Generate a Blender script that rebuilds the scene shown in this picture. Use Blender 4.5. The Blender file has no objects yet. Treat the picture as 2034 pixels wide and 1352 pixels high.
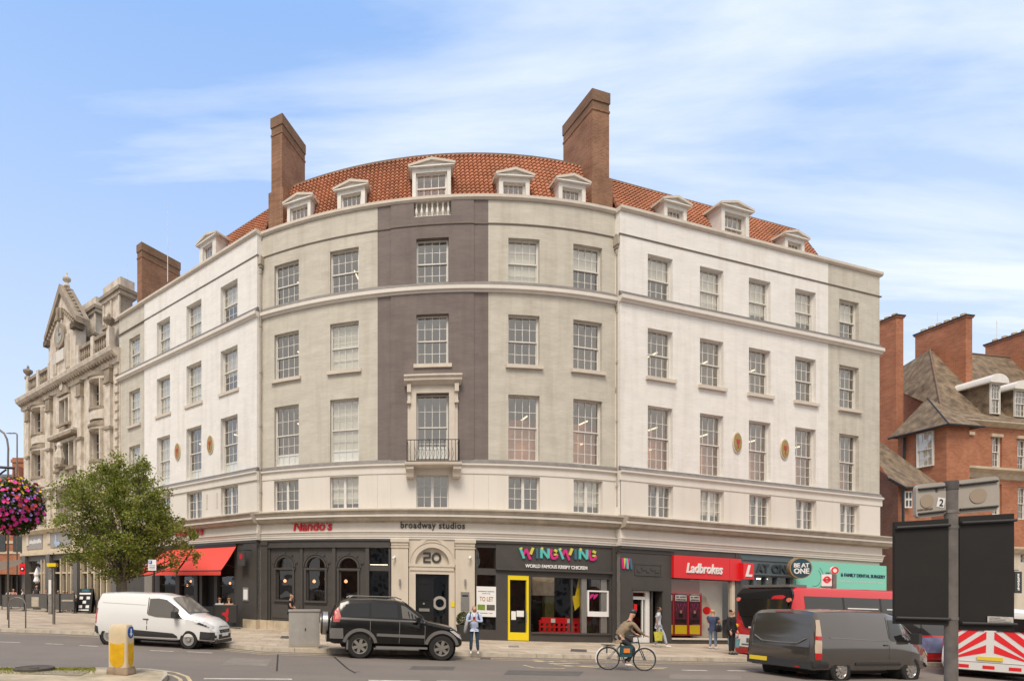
import bpy, bmesh, math, random
from math import sin, cos, pi, radians, atan2, hypot, sqrt
from mathutils import Vector, Matrix, noise
random.seed(7)
sc = bpy.context.scene
COL = sc.collection

# ------------------------------------------------------------------ camera
F, CX, H0, S, ZC = 1100.0, 650.0, 1180.6, 0.03017, 2.0   # focal length, principal column and horizon of the 2034 px photo; fall of the street; eye height
cd = bpy.data.cameras.new('camera'); cam = bpy.data.objects.new('camera', cd); COL.objects.link(cam)
cd.sensor_fit = 'HORIZONTAL'; cd.sensor_width = 36; cd.lens = 36 * F / 2034
cd.shift_x = (1017 - CX) / 2034; cd.shift_y = (H0 - 676) / 2034
cd.clip_end = 3000; cd.clip_start = .1
cam.location = (0, 0, ZC); cam.rotation_euler = (pi / 2, 0, 0)
sc.camera = cam

# ------------------------------------------------------------------ sky and sun
SUN_EL, SUN_AZ = radians(56), radians(203)     # azimuth clockwise from +Y (behind the camera, to its left)
w = bpy.data.worlds.new("World"); sc.world = w; w.use_nodes = True
nt = w.node_tree; nt.nodes.clear(); N = nt.nodes.new; LK = nt.links.new
out = N('ShaderNodeOutputWorld'); bg = N('ShaderNodeBackground'); bg.inputs[1].default_value = 0.15
sky = N('ShaderNodeTexSky'); sky.sky_type = 'NISHITA'; sky.sun_disc = False
sky.sun_elevation = SUN_EL; sky.sun_rotation = SUN_AZ; sky.air_density = 1.0; sky.dust_density = 1.2; sky.ozone_density = 1.0
tc = N('ShaderNodeTexCoord'); sep = N('ShaderNodeSeparateXYZ'); LK(tc.outputs['Generated'], sep.inputs[0])
# clouds lie on a flat layer: project the view direction on it
add = N('ShaderNodeMath'); add.operation = 'ADD'; add.inputs[1].default_value = .12; LK(sep.outputs[2], add.inputs[0])
dx = N('ShaderNodeMath'); dx.operation = 'DIVIDE'; LK(sep.outputs[0], dx.inputs[0]); LK(add.outputs[0], dx.inputs[1])
dy = N('ShaderNodeMath'); dy.operation = 'DIVIDE'; LK(sep.outputs[1], dy.inputs[0]); LK(add.outputs[0], dy.inputs[1])
cmb = N('ShaderNodeCombineXYZ'); LK(dx.outputs[0], cmb.inputs[0]); LK(dy.outputs[0], cmb.inputs[1])
mp = N('ShaderNodeMapping'); mp.inputs['Rotation'].default_value = (0, 0, radians(13)); mp.inputs['Scale'].default_value = (.55, 2.3, 1); mp.inputs['Location'].default_value = (3.3, 1.7, 0)
LK(cmb.outputs[0], mp.inputs[0])
nz = N('ShaderNodeTexNoise'); nz.inputs['Scale'].default_value = 1.15; nz.inputs['Detail'].default_value = 9; nz.inputs['Roughness'].default_value = .56; nz.inputs['Distortion'].default_value = .5
LK(mp.outputs[0], nz.inputs['Vector'])
cr = N('ShaderNodeValToRGB'); cr.color_ramp.elements[0].position = .50; cr.color_ramp.elements[0].color = (0, 0, 0, 1); cr.color_ramp.elements[1].position = .76; cr.color_ramp.elements[1].color = (.9, .9, .9, 1)
bias = N('ShaderNodeMath'); bias.operation = 'MULTIPLY_ADD'; bias.inputs[1].default_value = .10; LK(dx.outputs[0], bias.inputs[0]); LK(nz.outputs[0], bias.inputs[2]); LK(bias.outputs[0], cr.inputs[0])   # more cirrus towards the right
bk = N('ShaderNodeMapRange'); bk.inputs[1].default_value = .2; bk.inputs[2].default_value = -.2; bk.inputs[3].default_value = 0; bk.inputs[4].default_value = .88; LK(sep.outputs[1], bk.inputs[0])   # unseen cloud added behind the camera for neutral reflections and warmer walls
# more veil towards the horizon
hz = N('ShaderNodeMapRange'); hz.inputs[1].default_value = .02; hz.inputs[2].default_value = .72; hz.inputs[3].default_value = .80; hz.inputs[4].default_value = .0; LK(sep.outputs[2], hz.inputs[0])
mxm = N('ShaderNodeMath'); mxm.operation = 'MAXIMUM'; LK(cr.outputs[0], mxm.inputs[0]); LK(hz.outputs[0], mxm.inputs[1])
veil = N('ShaderNodeMixRGB'); veil.inputs[0].default_value = .72; veil.inputs[2].default_value = (2.6, 4.3, 7.6, 1); LK(sky.outputs[0], veil.inputs[1])   # thin high veil
mix = N('ShaderNodeMixRGB'); mix.inputs[2].default_value = (6.4, 6.8, 7.3, 1)
mb_ = N('ShaderNodeMixRGB'); mb_.inputs[2].default_value = (5.9, 5.65, 5.35, 1); LK(bk.outputs[0], mb_.inputs[0]); LK(mix.outputs[0], mb_.inputs[1])
LK(mxm.outputs[0], mix.inputs[0]); LK(veil.outputs[0], mix.inputs[1]); LK(mb_.outputs[0], bg.inputs[0]); LK(bg.outputs[0], out.inputs[0])
sd = bpy.data.lights.new('sun', 'SUN'); sd.energy = 3.0; sd.angle = radians(22); sd.color = (1, .90, .77)
so = bpy.data.objects.new('sun', sd); COL.objects.link(so)
sdir = Vector((sin(SUN_AZ) * cos(SUN_EL), cos(SUN_AZ) * cos(SUN_EL), sin(SUN_EL)))
so.rotation_euler = sdir.to_track_quat('Z', 'Y').to_euler()
sc.view_settings.view_transform = 'Standard'; sc.view_settings.look = 'None'; sc.view_settings.gamma = 1; sc.view_settings.exposure = 0.06
sc.cycles.max_bounces = 6; sc.cycles.transparent_max_bounces = 12; sc.cycles.sample_clamp_indirect = 4

# ------------------------------------------------------------------ photo measurements to metres
def hy(px): return H0 + S * (px - CX)
def gp(px, py, zg=0.0):                 # a point standing on the street
    Y = F * (ZC - zg) / (py - hy(px)); X = (px - CX) / F * Y
    return Vector((X, Y, zg - S * X))
def gz(x, zg=0.0): return zg - S * x     # height of the falling street
def at(px, py, Y): return Vector(((px - CX) / F * Y, Y, ZC + (H0 - py) * Y / F))
def srgb(*c):
    r = [(v / 255 / 12.92 if v / 255 <= .04045 else ((v / 255 + .055) / 1.055) ** 2.4) for v in c]
    return tuple(r)

# ------------------------------------------------------------------ mesh builder
class MB:
    def __init__(s): s.v = []; s.f = []; s.m = []; s.att = []; s.a = 0.0
    def add(s, vs, fs, m=0):
        b = len(s.v); s.v += [Vector(v) for v in vs]
        for f in fs: s.f.append([b + i for i in f]); s.m.append(m); s.att.append(s.a)
        return s
    def box(s, x0, x1, y0, y1, z0, z1, m=0):
        return s.add([(x0,y0,z0),(x1,y0,z0),(x1,y1,z0),(x0,y1,z0),(x0,y0,z1),(x1,y0,z1),(x1,y1,z1),(x0,y1,z1)],
                     [(0,3,2,1),(4,5,6,7),(0,1,5,4),(1,2,6,5),(2,3,7,6),(3,0,4,7)], m)
    def tube(s, pts, r, n=8, m=0, cap=True):
        pts = [Vector(p) for p in pts]; rs = r if isinstance(r, (list, tuple)) else [r] * len(pts)
        b = len(s.v); up = None
        for i, p in enumerate(pts):
            d = (pts[min(i+1, len(pts)-1)] - pts[max(i-1, 0)])
            if d.length < 1e-9: d = Vector((0,0,1))
            d.normalize()
            if up is None:
                a = Vector((0,0,1)) if abs(d.z) < .9 else Vector((1,0,0)); up = d.cross(a).normalized()
            else: up = (up - d * up.dot(d)).normalized()
            q = d.cross(up)
            for k in range(n):
                t = 2*pi*k/n; s.v.append(p + (up*cos(t) + q*sin(t)) * rs[i])
        for i in range(len(pts)-1):
            for k in range(n):
                k2 = (k+1) % n
                s.f.append([b+i*n+k, b+i*n+k2, b+(i+1)*n+k2, b+(i+1)*n+k]); s.m.append(m); s.att.append(s.a)
        if cap:
            s.f.append([b+k for k in range(n)][::-1]); s.m.append(m); s.att.append(s.a)
            e = b+(len(pts)-1)*n; s.f.append([e+k for k in range(n)]); s.m.append(m); s.att.append(s.a)
        return s
    def lathe(s, c, prof, n=16, m=0, axis='z', squash=(1,1), cap=True):
        # prof: (radius, height) pairs; axis z, or x / y
        vs = []
        for r, h in prof:
            for k in range(n):
                t = 2*pi*k/n; a, b2 = r*cos(t)*squash[0], r*sin(t)*squash[1]
                p = {'z': (a, b2, h), 'y': (a, h, b2), 'x': (h, a, b2)}[axis]
                vs.append((c[0]+p[0], c[1]+p[1], c[2]+p[2]))
        fs = []
        for i in range(len(prof)-1):
            for k in range(n):
                k2 = (k+1) % n; f = (i*n+k, i*n+k2, (i+1)*n+k2, (i+1)*n+k)
                fs.append(f if axis != 'y' else f[::-1])
        e = (len(prof)-1)*n
        a, b2 = [k for k in range(n)][::-1], [e+k for k in range(n)]
        if cap: fs += [a, b2] if axis != 'y' else [a[::-1], b2[::-1]]
        return s.add(vs, fs, m)
    def prism(s, poly, fn, d0, d1, m=0):    # poly: 2D points; fn(a, b, d) -> 3D
        n = len(poly); vs = [fn(a, b, d0) for a, b in poly] + [fn(a, b, d1) for a, b in poly]
        fs = [list(range(n)), list(range(n, 2*n))[::-1]] + [(i, n+i, n+(i+1) % n, (i+1) % n) for i in range(n)]
        return s.add(vs, fs, m)
    def build(s, name, mats, parent=None, smooth=False, fix=True, sharp=None, uv=None):
        me = bpy.data.meshes.new(name); org = wloc(parent) if parent is not None and parent.get('_w', 1) else Vector()
        me.from_pydata([tuple(v - org) for v in s.v], [], s.f)
        if not isinstance(mats, (list, tuple)): mats = [mats]
        for m in mats: me.materials.append(m)
        me.polygons.foreach_set('material_index', s.m)
        if any(s.att):
            at_ = me.attributes.new('tint', 'FLOAT', 'FACE'); at_.data.foreach_set('value', s.att)
        if fix:
            bm = bmesh.new(); bm.from_mesh(me); bmesh.ops.recalc_face_normals(bm, faces=bm.faces); bm.to_mesh(me); bm.free()
        if smooth:
            me.polygons.foreach_set('use_smooth', [True]*len(me.polygons))
            if sharp: me.set_sharp_from_angle(angle=radians(sharp))
        me.update()
        o = bpy.data.objects.new(name, me); COL.objects.link(o)
        if parent is not None:
            o.parent = parent
            if not parent.get('_w', 1): o['_w'] = 0
        return o
def wloc(o):
    v = Vector()
    while o is not None: v += Vector(o.location); o = o.parent
    return v
def thing(name, label, cat, loc=(0,0,0), rot=(0,0,0), group=None, local=False):
    o = bpy.data.objects.new(name, None); COL.objects.link(o); o.location = loc; o.rotation_euler = rot
    o.empty_display_size = .3; o['label'] = label; o['category'] = cat
    if group: o['group'] = group
    if local: o['_w'] = 0                # parts are given in the thing's own axes
    return o
def ftext(s, fac, px0, px1, py_base, cap, mat, o0, o1, bold=0.0, shear=0.0, name='lettering', parent=None, u_rng=None, fn=None, zbase=None, space=1.0):
    # raised lettering laid along a facade; fn(x, y, d) places it instead on any surface
    cu = bpy.data.curves.new('t', 'FONT'); cu.body = s; cu.offset = bold; cu.shear = shear; cu.fill_mode = 'FRONT'; cu.resolution_u = 3; cu.space_character = space
    to = bpy.data.objects.new('t', cu); COL.objects.link(to); dg = bpy.context.evaluated_depsgraph_get(); dg.update()
    me = bpy.data.meshes.new_from_object(to.evaluated_get(dg)); bpy.data.objects.remove(to); bpy.data.curves.remove(cu)
    bm = bmesh.new(); bm.from_mesh(me); bpy.data.meshes.remove(me)
    bmesh.ops.remove_doubles(bm, verts=bm.verts, dist=.0005); bmesh.ops.dissolve_limit(bm, angle_limit=radians(2), verts=bm.verts, edges=bm.edges); bmesh.ops.triangulate(bm, faces=bm.faces)
    xs = [v.co.x for v in bm.verts]; x0, x1 = min(xs), max(xs)
    r = bmesh.ops.extrude_face_region(bm, geom=bm.faces[:]); 
    for g in r['geom']:
        if isinstance(g, bmesh.types.BMVert): g.co.z = 1
    if fn is None:
        u0, u1 = u_rng or (fac.U(px0), fac.U(px1)); zb = zbase if zbase is not None else Zp(fac, (px0+px1)/2, py_base)
        k = cap/.7                     # capital height of the built-in face is about 0.7
        f2 = lambda x, y, d: P(fac, u0+(u1-u0)*(x-x0)/(x1-x0), o0+(o1-o0)*d, zb+y*k)
    else: f2 = lambda x, y, d: fn((x-x0)/(x1-x0), y/.7, d)
    mb = MB(); mb.add([f2(v.co.x, v.co.y, v.co.z) for v in bm.verts], [[v.index for v in f.verts] for f in bm.faces] if not bm.verts.index_update() else [])
    bm.free(); return mb.build(name, mat, parent)
def tag(o, label, cat, group=None, kind=None):
    if label: o['label'] = label
    if cat: o['category'] = cat
    if group: o['group'] = group
    if kind: o['kind'] = kind
    return o
def recenter(o):                          # move a one-mesh thing's origin to its base
    me = o.data; n = len(me.vertices); c = Vector((sum(v.co.x for v in me.vertices)/n, sum(v.co.y for v in me.vertices)/n, min(v.co.z for v in me.vertices)))
    me.transform(Matrix.Translation(-c)); o.location = Vector(o.location) + c; return o

def scribble(name, mat, parent, f, n=14, seed=1, gap=.25):     # small print too blurred to read: uneven strokes along f(u, v), u, v in 0..1
    r = random.Random(seed); m = MB(); u = 0
    while u < 1:
        w_ = r.uniform(.3, .9)/n
        if r.random() > gap*.5: a, b = r.uniform(0,.25), r.uniform(.7,1); m.add([f(u,a), f(min(1,u+w_*.75),a), f(min(1,u+w_*.75),b), f(u,b)], [(0,1,2,3)])
        u += w_
    return m.build(name, mat, parent)
# ------------------------------------------------------------------ materials
def M(name, col, rough=.8, var=.0, vscale=1.0, bump=0.0, bscale=40, metal=0, spec=.5, stretch=None, col2=None, streak=0.0, coat=0, detail=4, fine=0.0):
    m = bpy.data.materials.new(name); m.use_nodes = True; t = m.node_tree; n = t.nodes.new; l = t.links.new
    b = t.nodes['Principled BSDF']; b.inputs['Roughness'].default_value = rough; b.inputs['Metallic'].default_value = metal
    b.inputs['Specular IOR Level'].default_value = spec; b.inputs['Coat Weight'].default_value = coat; b.inputs['Coat Roughness'].default_value = .05
    b.inputs['Base Color'].default_value = (*col, 1)
    if var or bump or streak or fine:
        co = n('ShaderNodeTexCoord'); mpn = n('ShaderNodeMapping'); l(co.outputs['Object'], mpn.inputs[0])
        if stretch: mpn.inputs['Scale'].default_value = stretch
    last = None
    if var:
        nz = n('ShaderNodeTexNoise'); nz.inputs['Scale'].default_value = vscale; nz.inputs['Detail'].default_value = detail; nz.inputs['Roughness'].default_value = .62
        l(mpn.outputs[0], nz.inputs['Vector'])
        r = n('ShaderNodeMapRange'); r.inputs[1].default_value = .3; r.inputs[2].default_value = .7; l(nz.outputs[0], r.inputs[0])
        mx = n('ShaderNodeMixRGB'); c2 = col2 or tuple(c*(1-var) for c in col)
        mx.inputs[1].default_value = (*c2, 1); mx.inputs[2].default_value = (*[min(1, c*(1+(0 if col2 else var*.35))) for c in col], 1)
        l(r.outputs[0], mx.inputs[0]); last = mx.outputs[0]
    if streak:                               # rain streaks and soot: long narrow vertical stains
        m2 = n('ShaderNodeMapping'); m2.inputs['Scale'].default_value = (2.6, 2.6, .22); l(co.outputs['Object'], m2.inputs[0])
        nz2 = n('ShaderNodeTexNoise'); nz2.inputs['Scale'].default_value = 1.0; nz2.inputs['Detail'].default_value = 6; l(m2.outputs[0], nz2.inputs['Vector'])
        r2 = n('ShaderNodeMapRange'); r2.inputs[1].default_value = .47; r2.inputs[2].default_value = .78; r2.inputs[4].default_value = streak; l(nz2.outputs[0], r2.inputs[0])
        mx2 = n('ShaderNodeMixRGB'); mx2.blend_type = 'MULTIPLY'; mx2.inputs[2].default_value = (.62, .56, .47, 1)
        l(r2.outputs[0], mx2.inputs[0])
        if last: l(last, mx2.inputs[1])
        else: mx2.inputs[1].default_value = (*col, 1)
        last = mx2.outputs[0]
    if fine:                                 # courses and small patches of uneven paint
        m3 = n('ShaderNodeMapping'); m3.inputs['Scale'].default_value = (1.6, 1.6, 9); l(co.outputs['Object'], m3.inputs[0])
        nz3 = n('ShaderNodeTexNoise'); nz3.inputs['Scale'].default_value = 1.5; nz3.inputs['Detail'].default_value = 7; nz3.inputs['Roughness'].default_value = .75; l(m3.outputs[0], nz3.inputs['Vector'])
        r3 = n('ShaderNodeMapRange'); r3.inputs[1].default_value = .35; r3.inputs[2].default_value = .65; r3.inputs[3].default_value = 1-fine; r3.inputs[4].default_value = 1+fine*.5; l(nz3.outputs[0], r3.inputs[0])
        mx3 = n('ShaderNodeVectorMath'); mx3.operation = 'SCALE'; l(last, mx3.inputs[0]); l(r3.outputs[0], mx3.inputs['Scale']); last = mx3.outputs[0]
    if last: l(last, b.inputs['Base Color'])
    if bump:
        nb = n('ShaderNodeTexNoise'); nb.inputs['Scale'].default_value = bscale; nb.inputs['Detail'].default_value = 3; l(mpn.outputs[0], nb.inputs['Vector'])
        bp = n('ShaderNodeBump'); bp.inputs['Strength'].default_value = bump; bp.inputs['Distance'].default_value = .02; l(nb.outputs[0], bp.inputs['Height']); l(bp.outputs[0], b.inputs['Normal'])
    return m
def brick(name, c1, c2, mortar, scale=1.0, bump=.3, dark=None, paint=False, rough=.9):
    m = bpy.data.materials.new(name); m.use_nodes = True; t = m.node_tree; n = t.nodes.new; l = t.links.new
    b = t.nodes['Principled BSDF']; b.inputs['Roughness'].default_value = rough; b.inputs['Specular IOR Level'].default_value = .25
    co = n('ShaderNodeTexCoord'); sp = n('ShaderNodeSeparateXYZ'); l(co.outputs['Object'], sp.inputs[0])
    ad = n('ShaderNodeMath'); ad.operation = 'ADD'; l(sp.outputs[0], ad.inputs[0]); l(sp.outputs[1], ad.inputs[1])
    cb = n('ShaderNodeCombineXYZ'); l(ad.outputs[0], cb.inputs[0]); l(sp.outputs[2], cb.inputs[1])
    br = n('ShaderNodeTexBrick'); l(cb.outputs[0], br.inputs['Vector'])
    br.inputs['Color1'].default_value = (*c1, 1); br.inputs['Color2'].default_value = (*c2, 1); br.inputs['Mortar'].default_value = (*mortar, 1)
    br.inputs['Scale'].default_value = 1/scale; br.inputs['Brick Width'].default_value = .225; br.inputs['Row Height'].default_value = .075; br.inputs['Mortar Size'].default_value = .008
    nz = n('ShaderNodeTexNoise'); nz.inputs['Scale'].default_value = .9; nz.inputs['Detail'].default_value = 6; l(co.outputs['Object'], nz.inputs['Vector'])
    r = n('ShaderNodeMapRange'); r.inputs[1].default_value = .35; r.inputs[2].default_value = .7; r.inputs[3].default_value = 0; r.inputs[4].default_value = .55 if dark is None else dark
    l(nz.outputs[0], r.inputs[0])
    mx = n('ShaderNodeMixRGB'); mx.blend_type = 'MULTIPLY'; mx.inputs[2].default_value = (.5, .45, .42, 1); l(r.outputs[0], mx.inputs[0]); l(br.outputs[0], mx.inputs[1]); l(mx.outputs[0], b.inputs['Base Color'])
    bp = n('ShaderNodeBump'); bp.inputs['Strength'].default_value = bump; bp.inputs['Distance'].default_value = .01; bp.invert = True; l(br.outputs['Fac'], bp.inputs['Height']); l(bp.outputs[0], b.inputs['Normal'])
    return m
def glass(name, tint=(.75,.77,.75), ior=1.9, refl=(1,1,1)):
    m = bpy.data.materials.new(name); m.use_nodes = True; t = m.node_tree; t.nodes.clear(); n = t.nodes.new; l = t.links.new
    o = n('ShaderNodeOutputMaterial'); mx = n('ShaderNodeMixShader'); lw = n('ShaderNodeLayerWeight'); lw.inputs[0].default_value = .5
    pw = n('ShaderNodeMath'); pw.operation = 'POWER'; pw.inputs[1].default_value = 4.5; l(lw.outputs['Facing'], pw.inputs[0]); f0 = ((ior-1)/(ior+1))**2
    fr = n('ShaderNodeMath'); fr.operation = 'MULTIPLY_ADD'; fr.inputs[1].default_value = 1-f0; fr.inputs[2].default_value = f0; l(pw.outputs[0], fr.inputs[0])
    tr = n('ShaderNodeBsdfTransparent'); tr.inputs[0].default_value = (*tint, 1); gl = n('ShaderNodeBsdfGlossy'); gl.inputs['Roughness'].default_value = .02; gl.inputs[0].default_value = (*refl, 1)
    co = n('ShaderNodeTexCoord'); nz = n('ShaderNodeTexNoise'); nz.inputs['Scale'].default_value = 1.1; nz.inputs['Detail'].default_value = 1; l(co.outputs['Object'], nz.inputs['Vector'])
    bp = n('ShaderNodeBump'); bp.inputs['Strength'].default_value = .22; bp.inputs['Distance'].default_value = .1; l(nz.outputs[0], bp.inputs['Height']); l(bp.outputs[0], gl.inputs['Normal'])
    l(fr.outputs[0], mx.inputs[0]); l(tr.outputs[0], mx.inputs[1]); l(gl.outputs[0], mx.inputs[2]); l(mx.outputs[0], o.inputs[0])
    return m
def emit(name, col, st):
    m = bpy.data.materials.new(name); m.use_nodes = True; b = m.node_tree.nodes['Principled BSDF']
    b.inputs['Base Color'].default_value = (*col, 1); b.inputs['Emission Color'].default_value = (*col, 1); b.inputs['Emission Strength'].default_value = st; return m
MW = M('white_painted_brick', (.82,.79,.745), .75, .07, .9, .4, 26, stretch=(1,1,3), streak=.3, fine=.06)
MG = M('greige_painted_brick', (.585,.545,.465), .8, .12, .8, .5, 26, stretch=(1,1,3), streak=.4, fine=.09)
MT = M('taupe_painted_brick', (.195,.158,.145), .8, .16, .6, .4, 26, stretch=(1,1,3), streak=.4, fine=.12)
MC = M('cream_stucco', (.72,.67,.605), .75, .05, .4, .08, 12, streak=.16)
MCO = M('weathered_cornice_stucco', (.50,.44,.36), .85, .25, 1.2, .1, 12, streak=.4)
MST = M('stone_trim', (.63,.56,.475), .8, .12, 2, .1, 30)
MLEAD = M('lead_flashing', (.20,.18,.165), .6, .25, 3)
MFR = M('white_window_paint', (.70,.675,.63), .5, .05, 5)
MDR = M('dormer_white_paint', (.72,.69,.64), .6, .1, 3)
GL = glass('window_glass', (.93,.94,.92), ior=3.0, refl=(.97,.94,.89)); GLD = glass('shop_glass', (.8,.8,.78), 1.75)
MROOM = M('office_wall', (.66,.53,.40), .9, .3, .5); MROOMF = M('office_ceiling', (.55,.52,.47), .9)
MWRM = M('warm_brick_room', (.78,.34,.17), .9, .4, 1.2); MFILL = emit('added_shop_fill', (1,.82,.62), 7.0)
MBL = M('blind_and_glare_cloth', (.66,.63,.55), .9, .06, 3); MFROST = M('frosted_film', (.80,.80,.78), .7)
MLT = emit('lit_strip_lamp', (1,.76,.48), 1.7)
CHB = brick('chimney_brick', (.36,.17,.10), (.24,.115,.07), (.30,.24,.17), dark=.6)
MPIPE = M('painted_pipe', (.42,.37,.30), .6, .15, 4); MIRON = M('black_iron', (.02,.02,.022), .5)
MBK = M('charcoal_shop_paint', (.062,.055,.05), .55, .15, 2, .05, 20); MBK2 = M('dark_shop_recess', (.03,.027,.025), .6)
# ------------------------------------------------------------------ facade frames
class Line:
    def __init__(s, k, c, px0, px1):
        s.k, s.c = k, c; m = (px0-CX)/F; Y = c/(1-k*m); s.O = Vector((m*Y, Y)); s.t = Vector((1, k)).normalized(); s.n = Vector((s.t.y, -s.t.x)); s.px0, s.px1 = px0, px1
        s.u0 = 0; s.u1 = s.U(px1); s.curved = False
    def xy(s, u, off=0): p = s.O + s.t*u + s.n*off; return p.x, p.y
    def U(s, px, off=0):
        d = Vector(((px-CX)/F, 1)); o = s.O + s.n*off; den = d.cross(s.t)   # o + t u = d L
        L = o.cross(s.t)/d.cross(s.t); p = d*L; return (p-o).dot(s.t)
class Arc:
    def __init__(s, c, r, px0, px1): s.c = Vector(c); s.r = r; s.u0 = s.U(px0); s.u1 = s.U(px1); s.curved = True
    def xy(s, u, off=0): t = u/s.r; return s.c.x + sin(t)*(s.r+off), s.c.y - cos(t)*(s.r+off)
    def U(s, px, off=0):
        d = Vector(((px-CX)/F, 1)); r = s.r+off; a = d.dot(d); b = d.dot(s.c); L = (b - sqrt(b*b - a*(s.c.dot(s.c)-r*r)))/a; p = d*L - s.c
        return atan2(p.x, -p.y)*s.r
def P(fac, u, off, z): x, y = fac.xy(u, off); return Vector((x, y, z - S*x))
def Zp(fac, px, py, off=0.0):
    u = fac.U(px, off); x, y = fac.xy(u, off); return ZC + (hy(px)-py)*y/F
def segs(fac, u0, u1, step=.45):
    if not fac.curved: return [u0, u1]
    n = max(1, int(math.ceil((u1-u0)/step))); return [u0+(u1-u0)*i/n for i in range(n+1)]
def fbox(mb, fac, u0, u1, o0, o1, z0, z1, m=0, z0b=None, z1b=None, step=.45):   # o0 inner, o1 outer
    us = segs(fac, u0, u1, step); n = len(us); vs = []
    for u in us: vs += [P(fac,u,o0,z0 if z0b is None else z0b), P(fac,u,o1,z0), P(fac,u,o1,z1), P(fac,u,o0,z1 if z1b is None else z1b)]
    fs = [(0,1,2,3), tuple(4*(n-1)+i for i in (3,2,1,0))]
    for i in range(n-1):
        for k in range(4): a, b = 4*i+k, 4*i+(k+1) % 4; fs.append((a, a+4, b+4, b))
    mb.add(vs, fs, m)
def fprof(mb, fac, u0, u1, prof, m=0, step=.45):     # prof: closed (off, z) polygon swept along the facade
    us = segs(fac, u0, u1, step); k = len(prof); vs = [P(fac,u,o,z) for u in us for o, z in prof]
    fs = [tuple(range(k)), tuple((len(us)-1)*k+i for i in reversed(range(k)))]
    for i in range(len(us)-1):
        for j in range(k): a, b = i*k+j, i*k+(j+1) % k; fs.append((a, a+k, b+k, b))
    mb.add(vs, fs, m)
def fpoly(mb, fac, poly, o0, o1, m=0): mb.prism(poly, lambda a, b, d: P(fac, a, d, b), o0, o1, m)
def wall(mb, fac, u0, u1, z0, z1, ops, off=0, m=0, rev=.2, mrev=None):
    us = set([round(u0,4), round(u1,4)]); zs = set([round(z0,4), round(z1,4)])
    ops = [tuple(round(v,4) for v in o) for o in ops if o[0] > u0-.01 and o[1] < u1+.01 and o[3] > z0 and o[2] < z1]
    ops = [(a, b, max(c, round(z0,4)), min(d, round(z1,4))) for a, b, c, d in ops]
    for o in ops: us |= {o[0], o[1]}; zs |= {o[2], o[3]}
    if fac.curved:
        b = sorted(us)
        for i in range(len(b)-1):
            for q in segs(fac, b[i], b[i+1])[1:-1]: us.add(round(q,4))
    us = sorted(us); zs = sorted(zs)
    for i in range(len(us)-1):
        for j in range(len(zs)-1):
            cu, cz = (us[i]+us[i+1])/2, (zs[j]+zs[j+1])/2
            if any(o[0] < cu < o[1] and o[2] < cz < o[3] for o in ops): continue
            mb.add([P(fac,us[i],off,zs[j]), P(fac,us[i+1],off,zs[j]), P(fac,us[i+1],off,zs[j+1]), P(fac,us[i],off,zs[j+1])], [(0,1,2,3)], m)
    for a, b, c, d in ops:
        mr = m if mrev is None else mrev
        mb.add([P(fac,a,off,c), P(fac,a,-rev,c), P(fac,a,-rev,d), P(fac,a,off,d)], [(0,1,2,3)], mr)
        mb.add([P(fac,b,off,c), P(fac,b,-rev,c), P(fac,b,-rev,d), P(fac,b,off,d)], [(3,2,1,0)], mr)
        mb.add([P(fac,a,off,d), P(fac,b,off,d), P(fac,b,-rev,d), P(fac,a,-rev,d)], [(3,2,1,0)], mr)
        mb.add([P(fac,a,off,c), P(fac,b,off,c), P(fac,b,-rev,c), P(fac,a,-rev,c)], [(0,1,2,3)], mr)

LW = Line(-.89022, 25.453, 237, 512); RW = Line(.27210, 22.358, 1232, 1747); CW = Arc((8.059, 47.831), 22.145, 512, 1232)
b0 = P(CW, CW.U(860), 0, .13)
B = thing('corner_building', 'large pale five storey building with a curved front, red tiled roof and shops below', 'building', b0)
Z_PT, Z_PB, Z_GR = 20.73, 20.57, 19.44
Z4T, Z4B, ZB1T, ZB1B = 18.80, 16.64, 16.50, 16.25
Z3T, Z3B, Z2T, Z2B = 15.25, 12.92, 11.54, 8.50
ZB2T, ZB2B, ZMT, ZMB = 8.27, 7.82, 7.76, 6.22
colsL = [(256.3,278.2),(312.9,339.1),(371.7,401.5),(439.6,473.3)]
colsC = [(545,593.5),(655.6,712.6),(827,891.2),(1009.7,1072),(1138.8,1196.2)]
colsR = [(1286.7,1336.2),(1390.3,1437),(1487.5,1530.8),(1579.6,1620.6),(1667.2,1706)]
def us_of(fac, cols): return [(fac.U(a), fac.U(b)) for a, b in cols]
UL, UC, UR = us_of(LW, colsL), us_of(CW, colsC), us_of(RW, colsR)
levels = [(Z4B, Z4T), (Z3B, Z3T), (Z2B, Z2T), (ZMB, ZMT)]
ops = {LW: [(a,b,c,d) for a,b in UL for c,d in levels], CW: [(a,b,c,d) for a,b in UC for c,d in levels], RW: [(a,b,c,d) for a,b in UR for c,d in levels]}
g0, g1 = LW.U(288), RW.U(1645)
t0, t1, t2, t3 = CW.U(750), CW.U(776.5), CW.U(941), CW.U(970)
Z_SH = 4.74
zones = [(LW, 0, g0, MG, 0, 'left end bay of greige painted brick'), (LW, g0, LW.u1, MW, .05, 'left wing wall of white painted brick'), (CW, CW.u0-.5, t0, MG, 0, 'curved wall of greige painted brick left of the dark bay'),
         (CW, t3, CW.u1+.5, MG, 0, 'curved wall of greige painted brick right of the dark bay'), (RW, 0, g1, MW, 0, 'right wing wall of white painted brick'), (RW, g1, RW.u1, MG, 0, 'right end bay of greige painted brick')]
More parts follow.
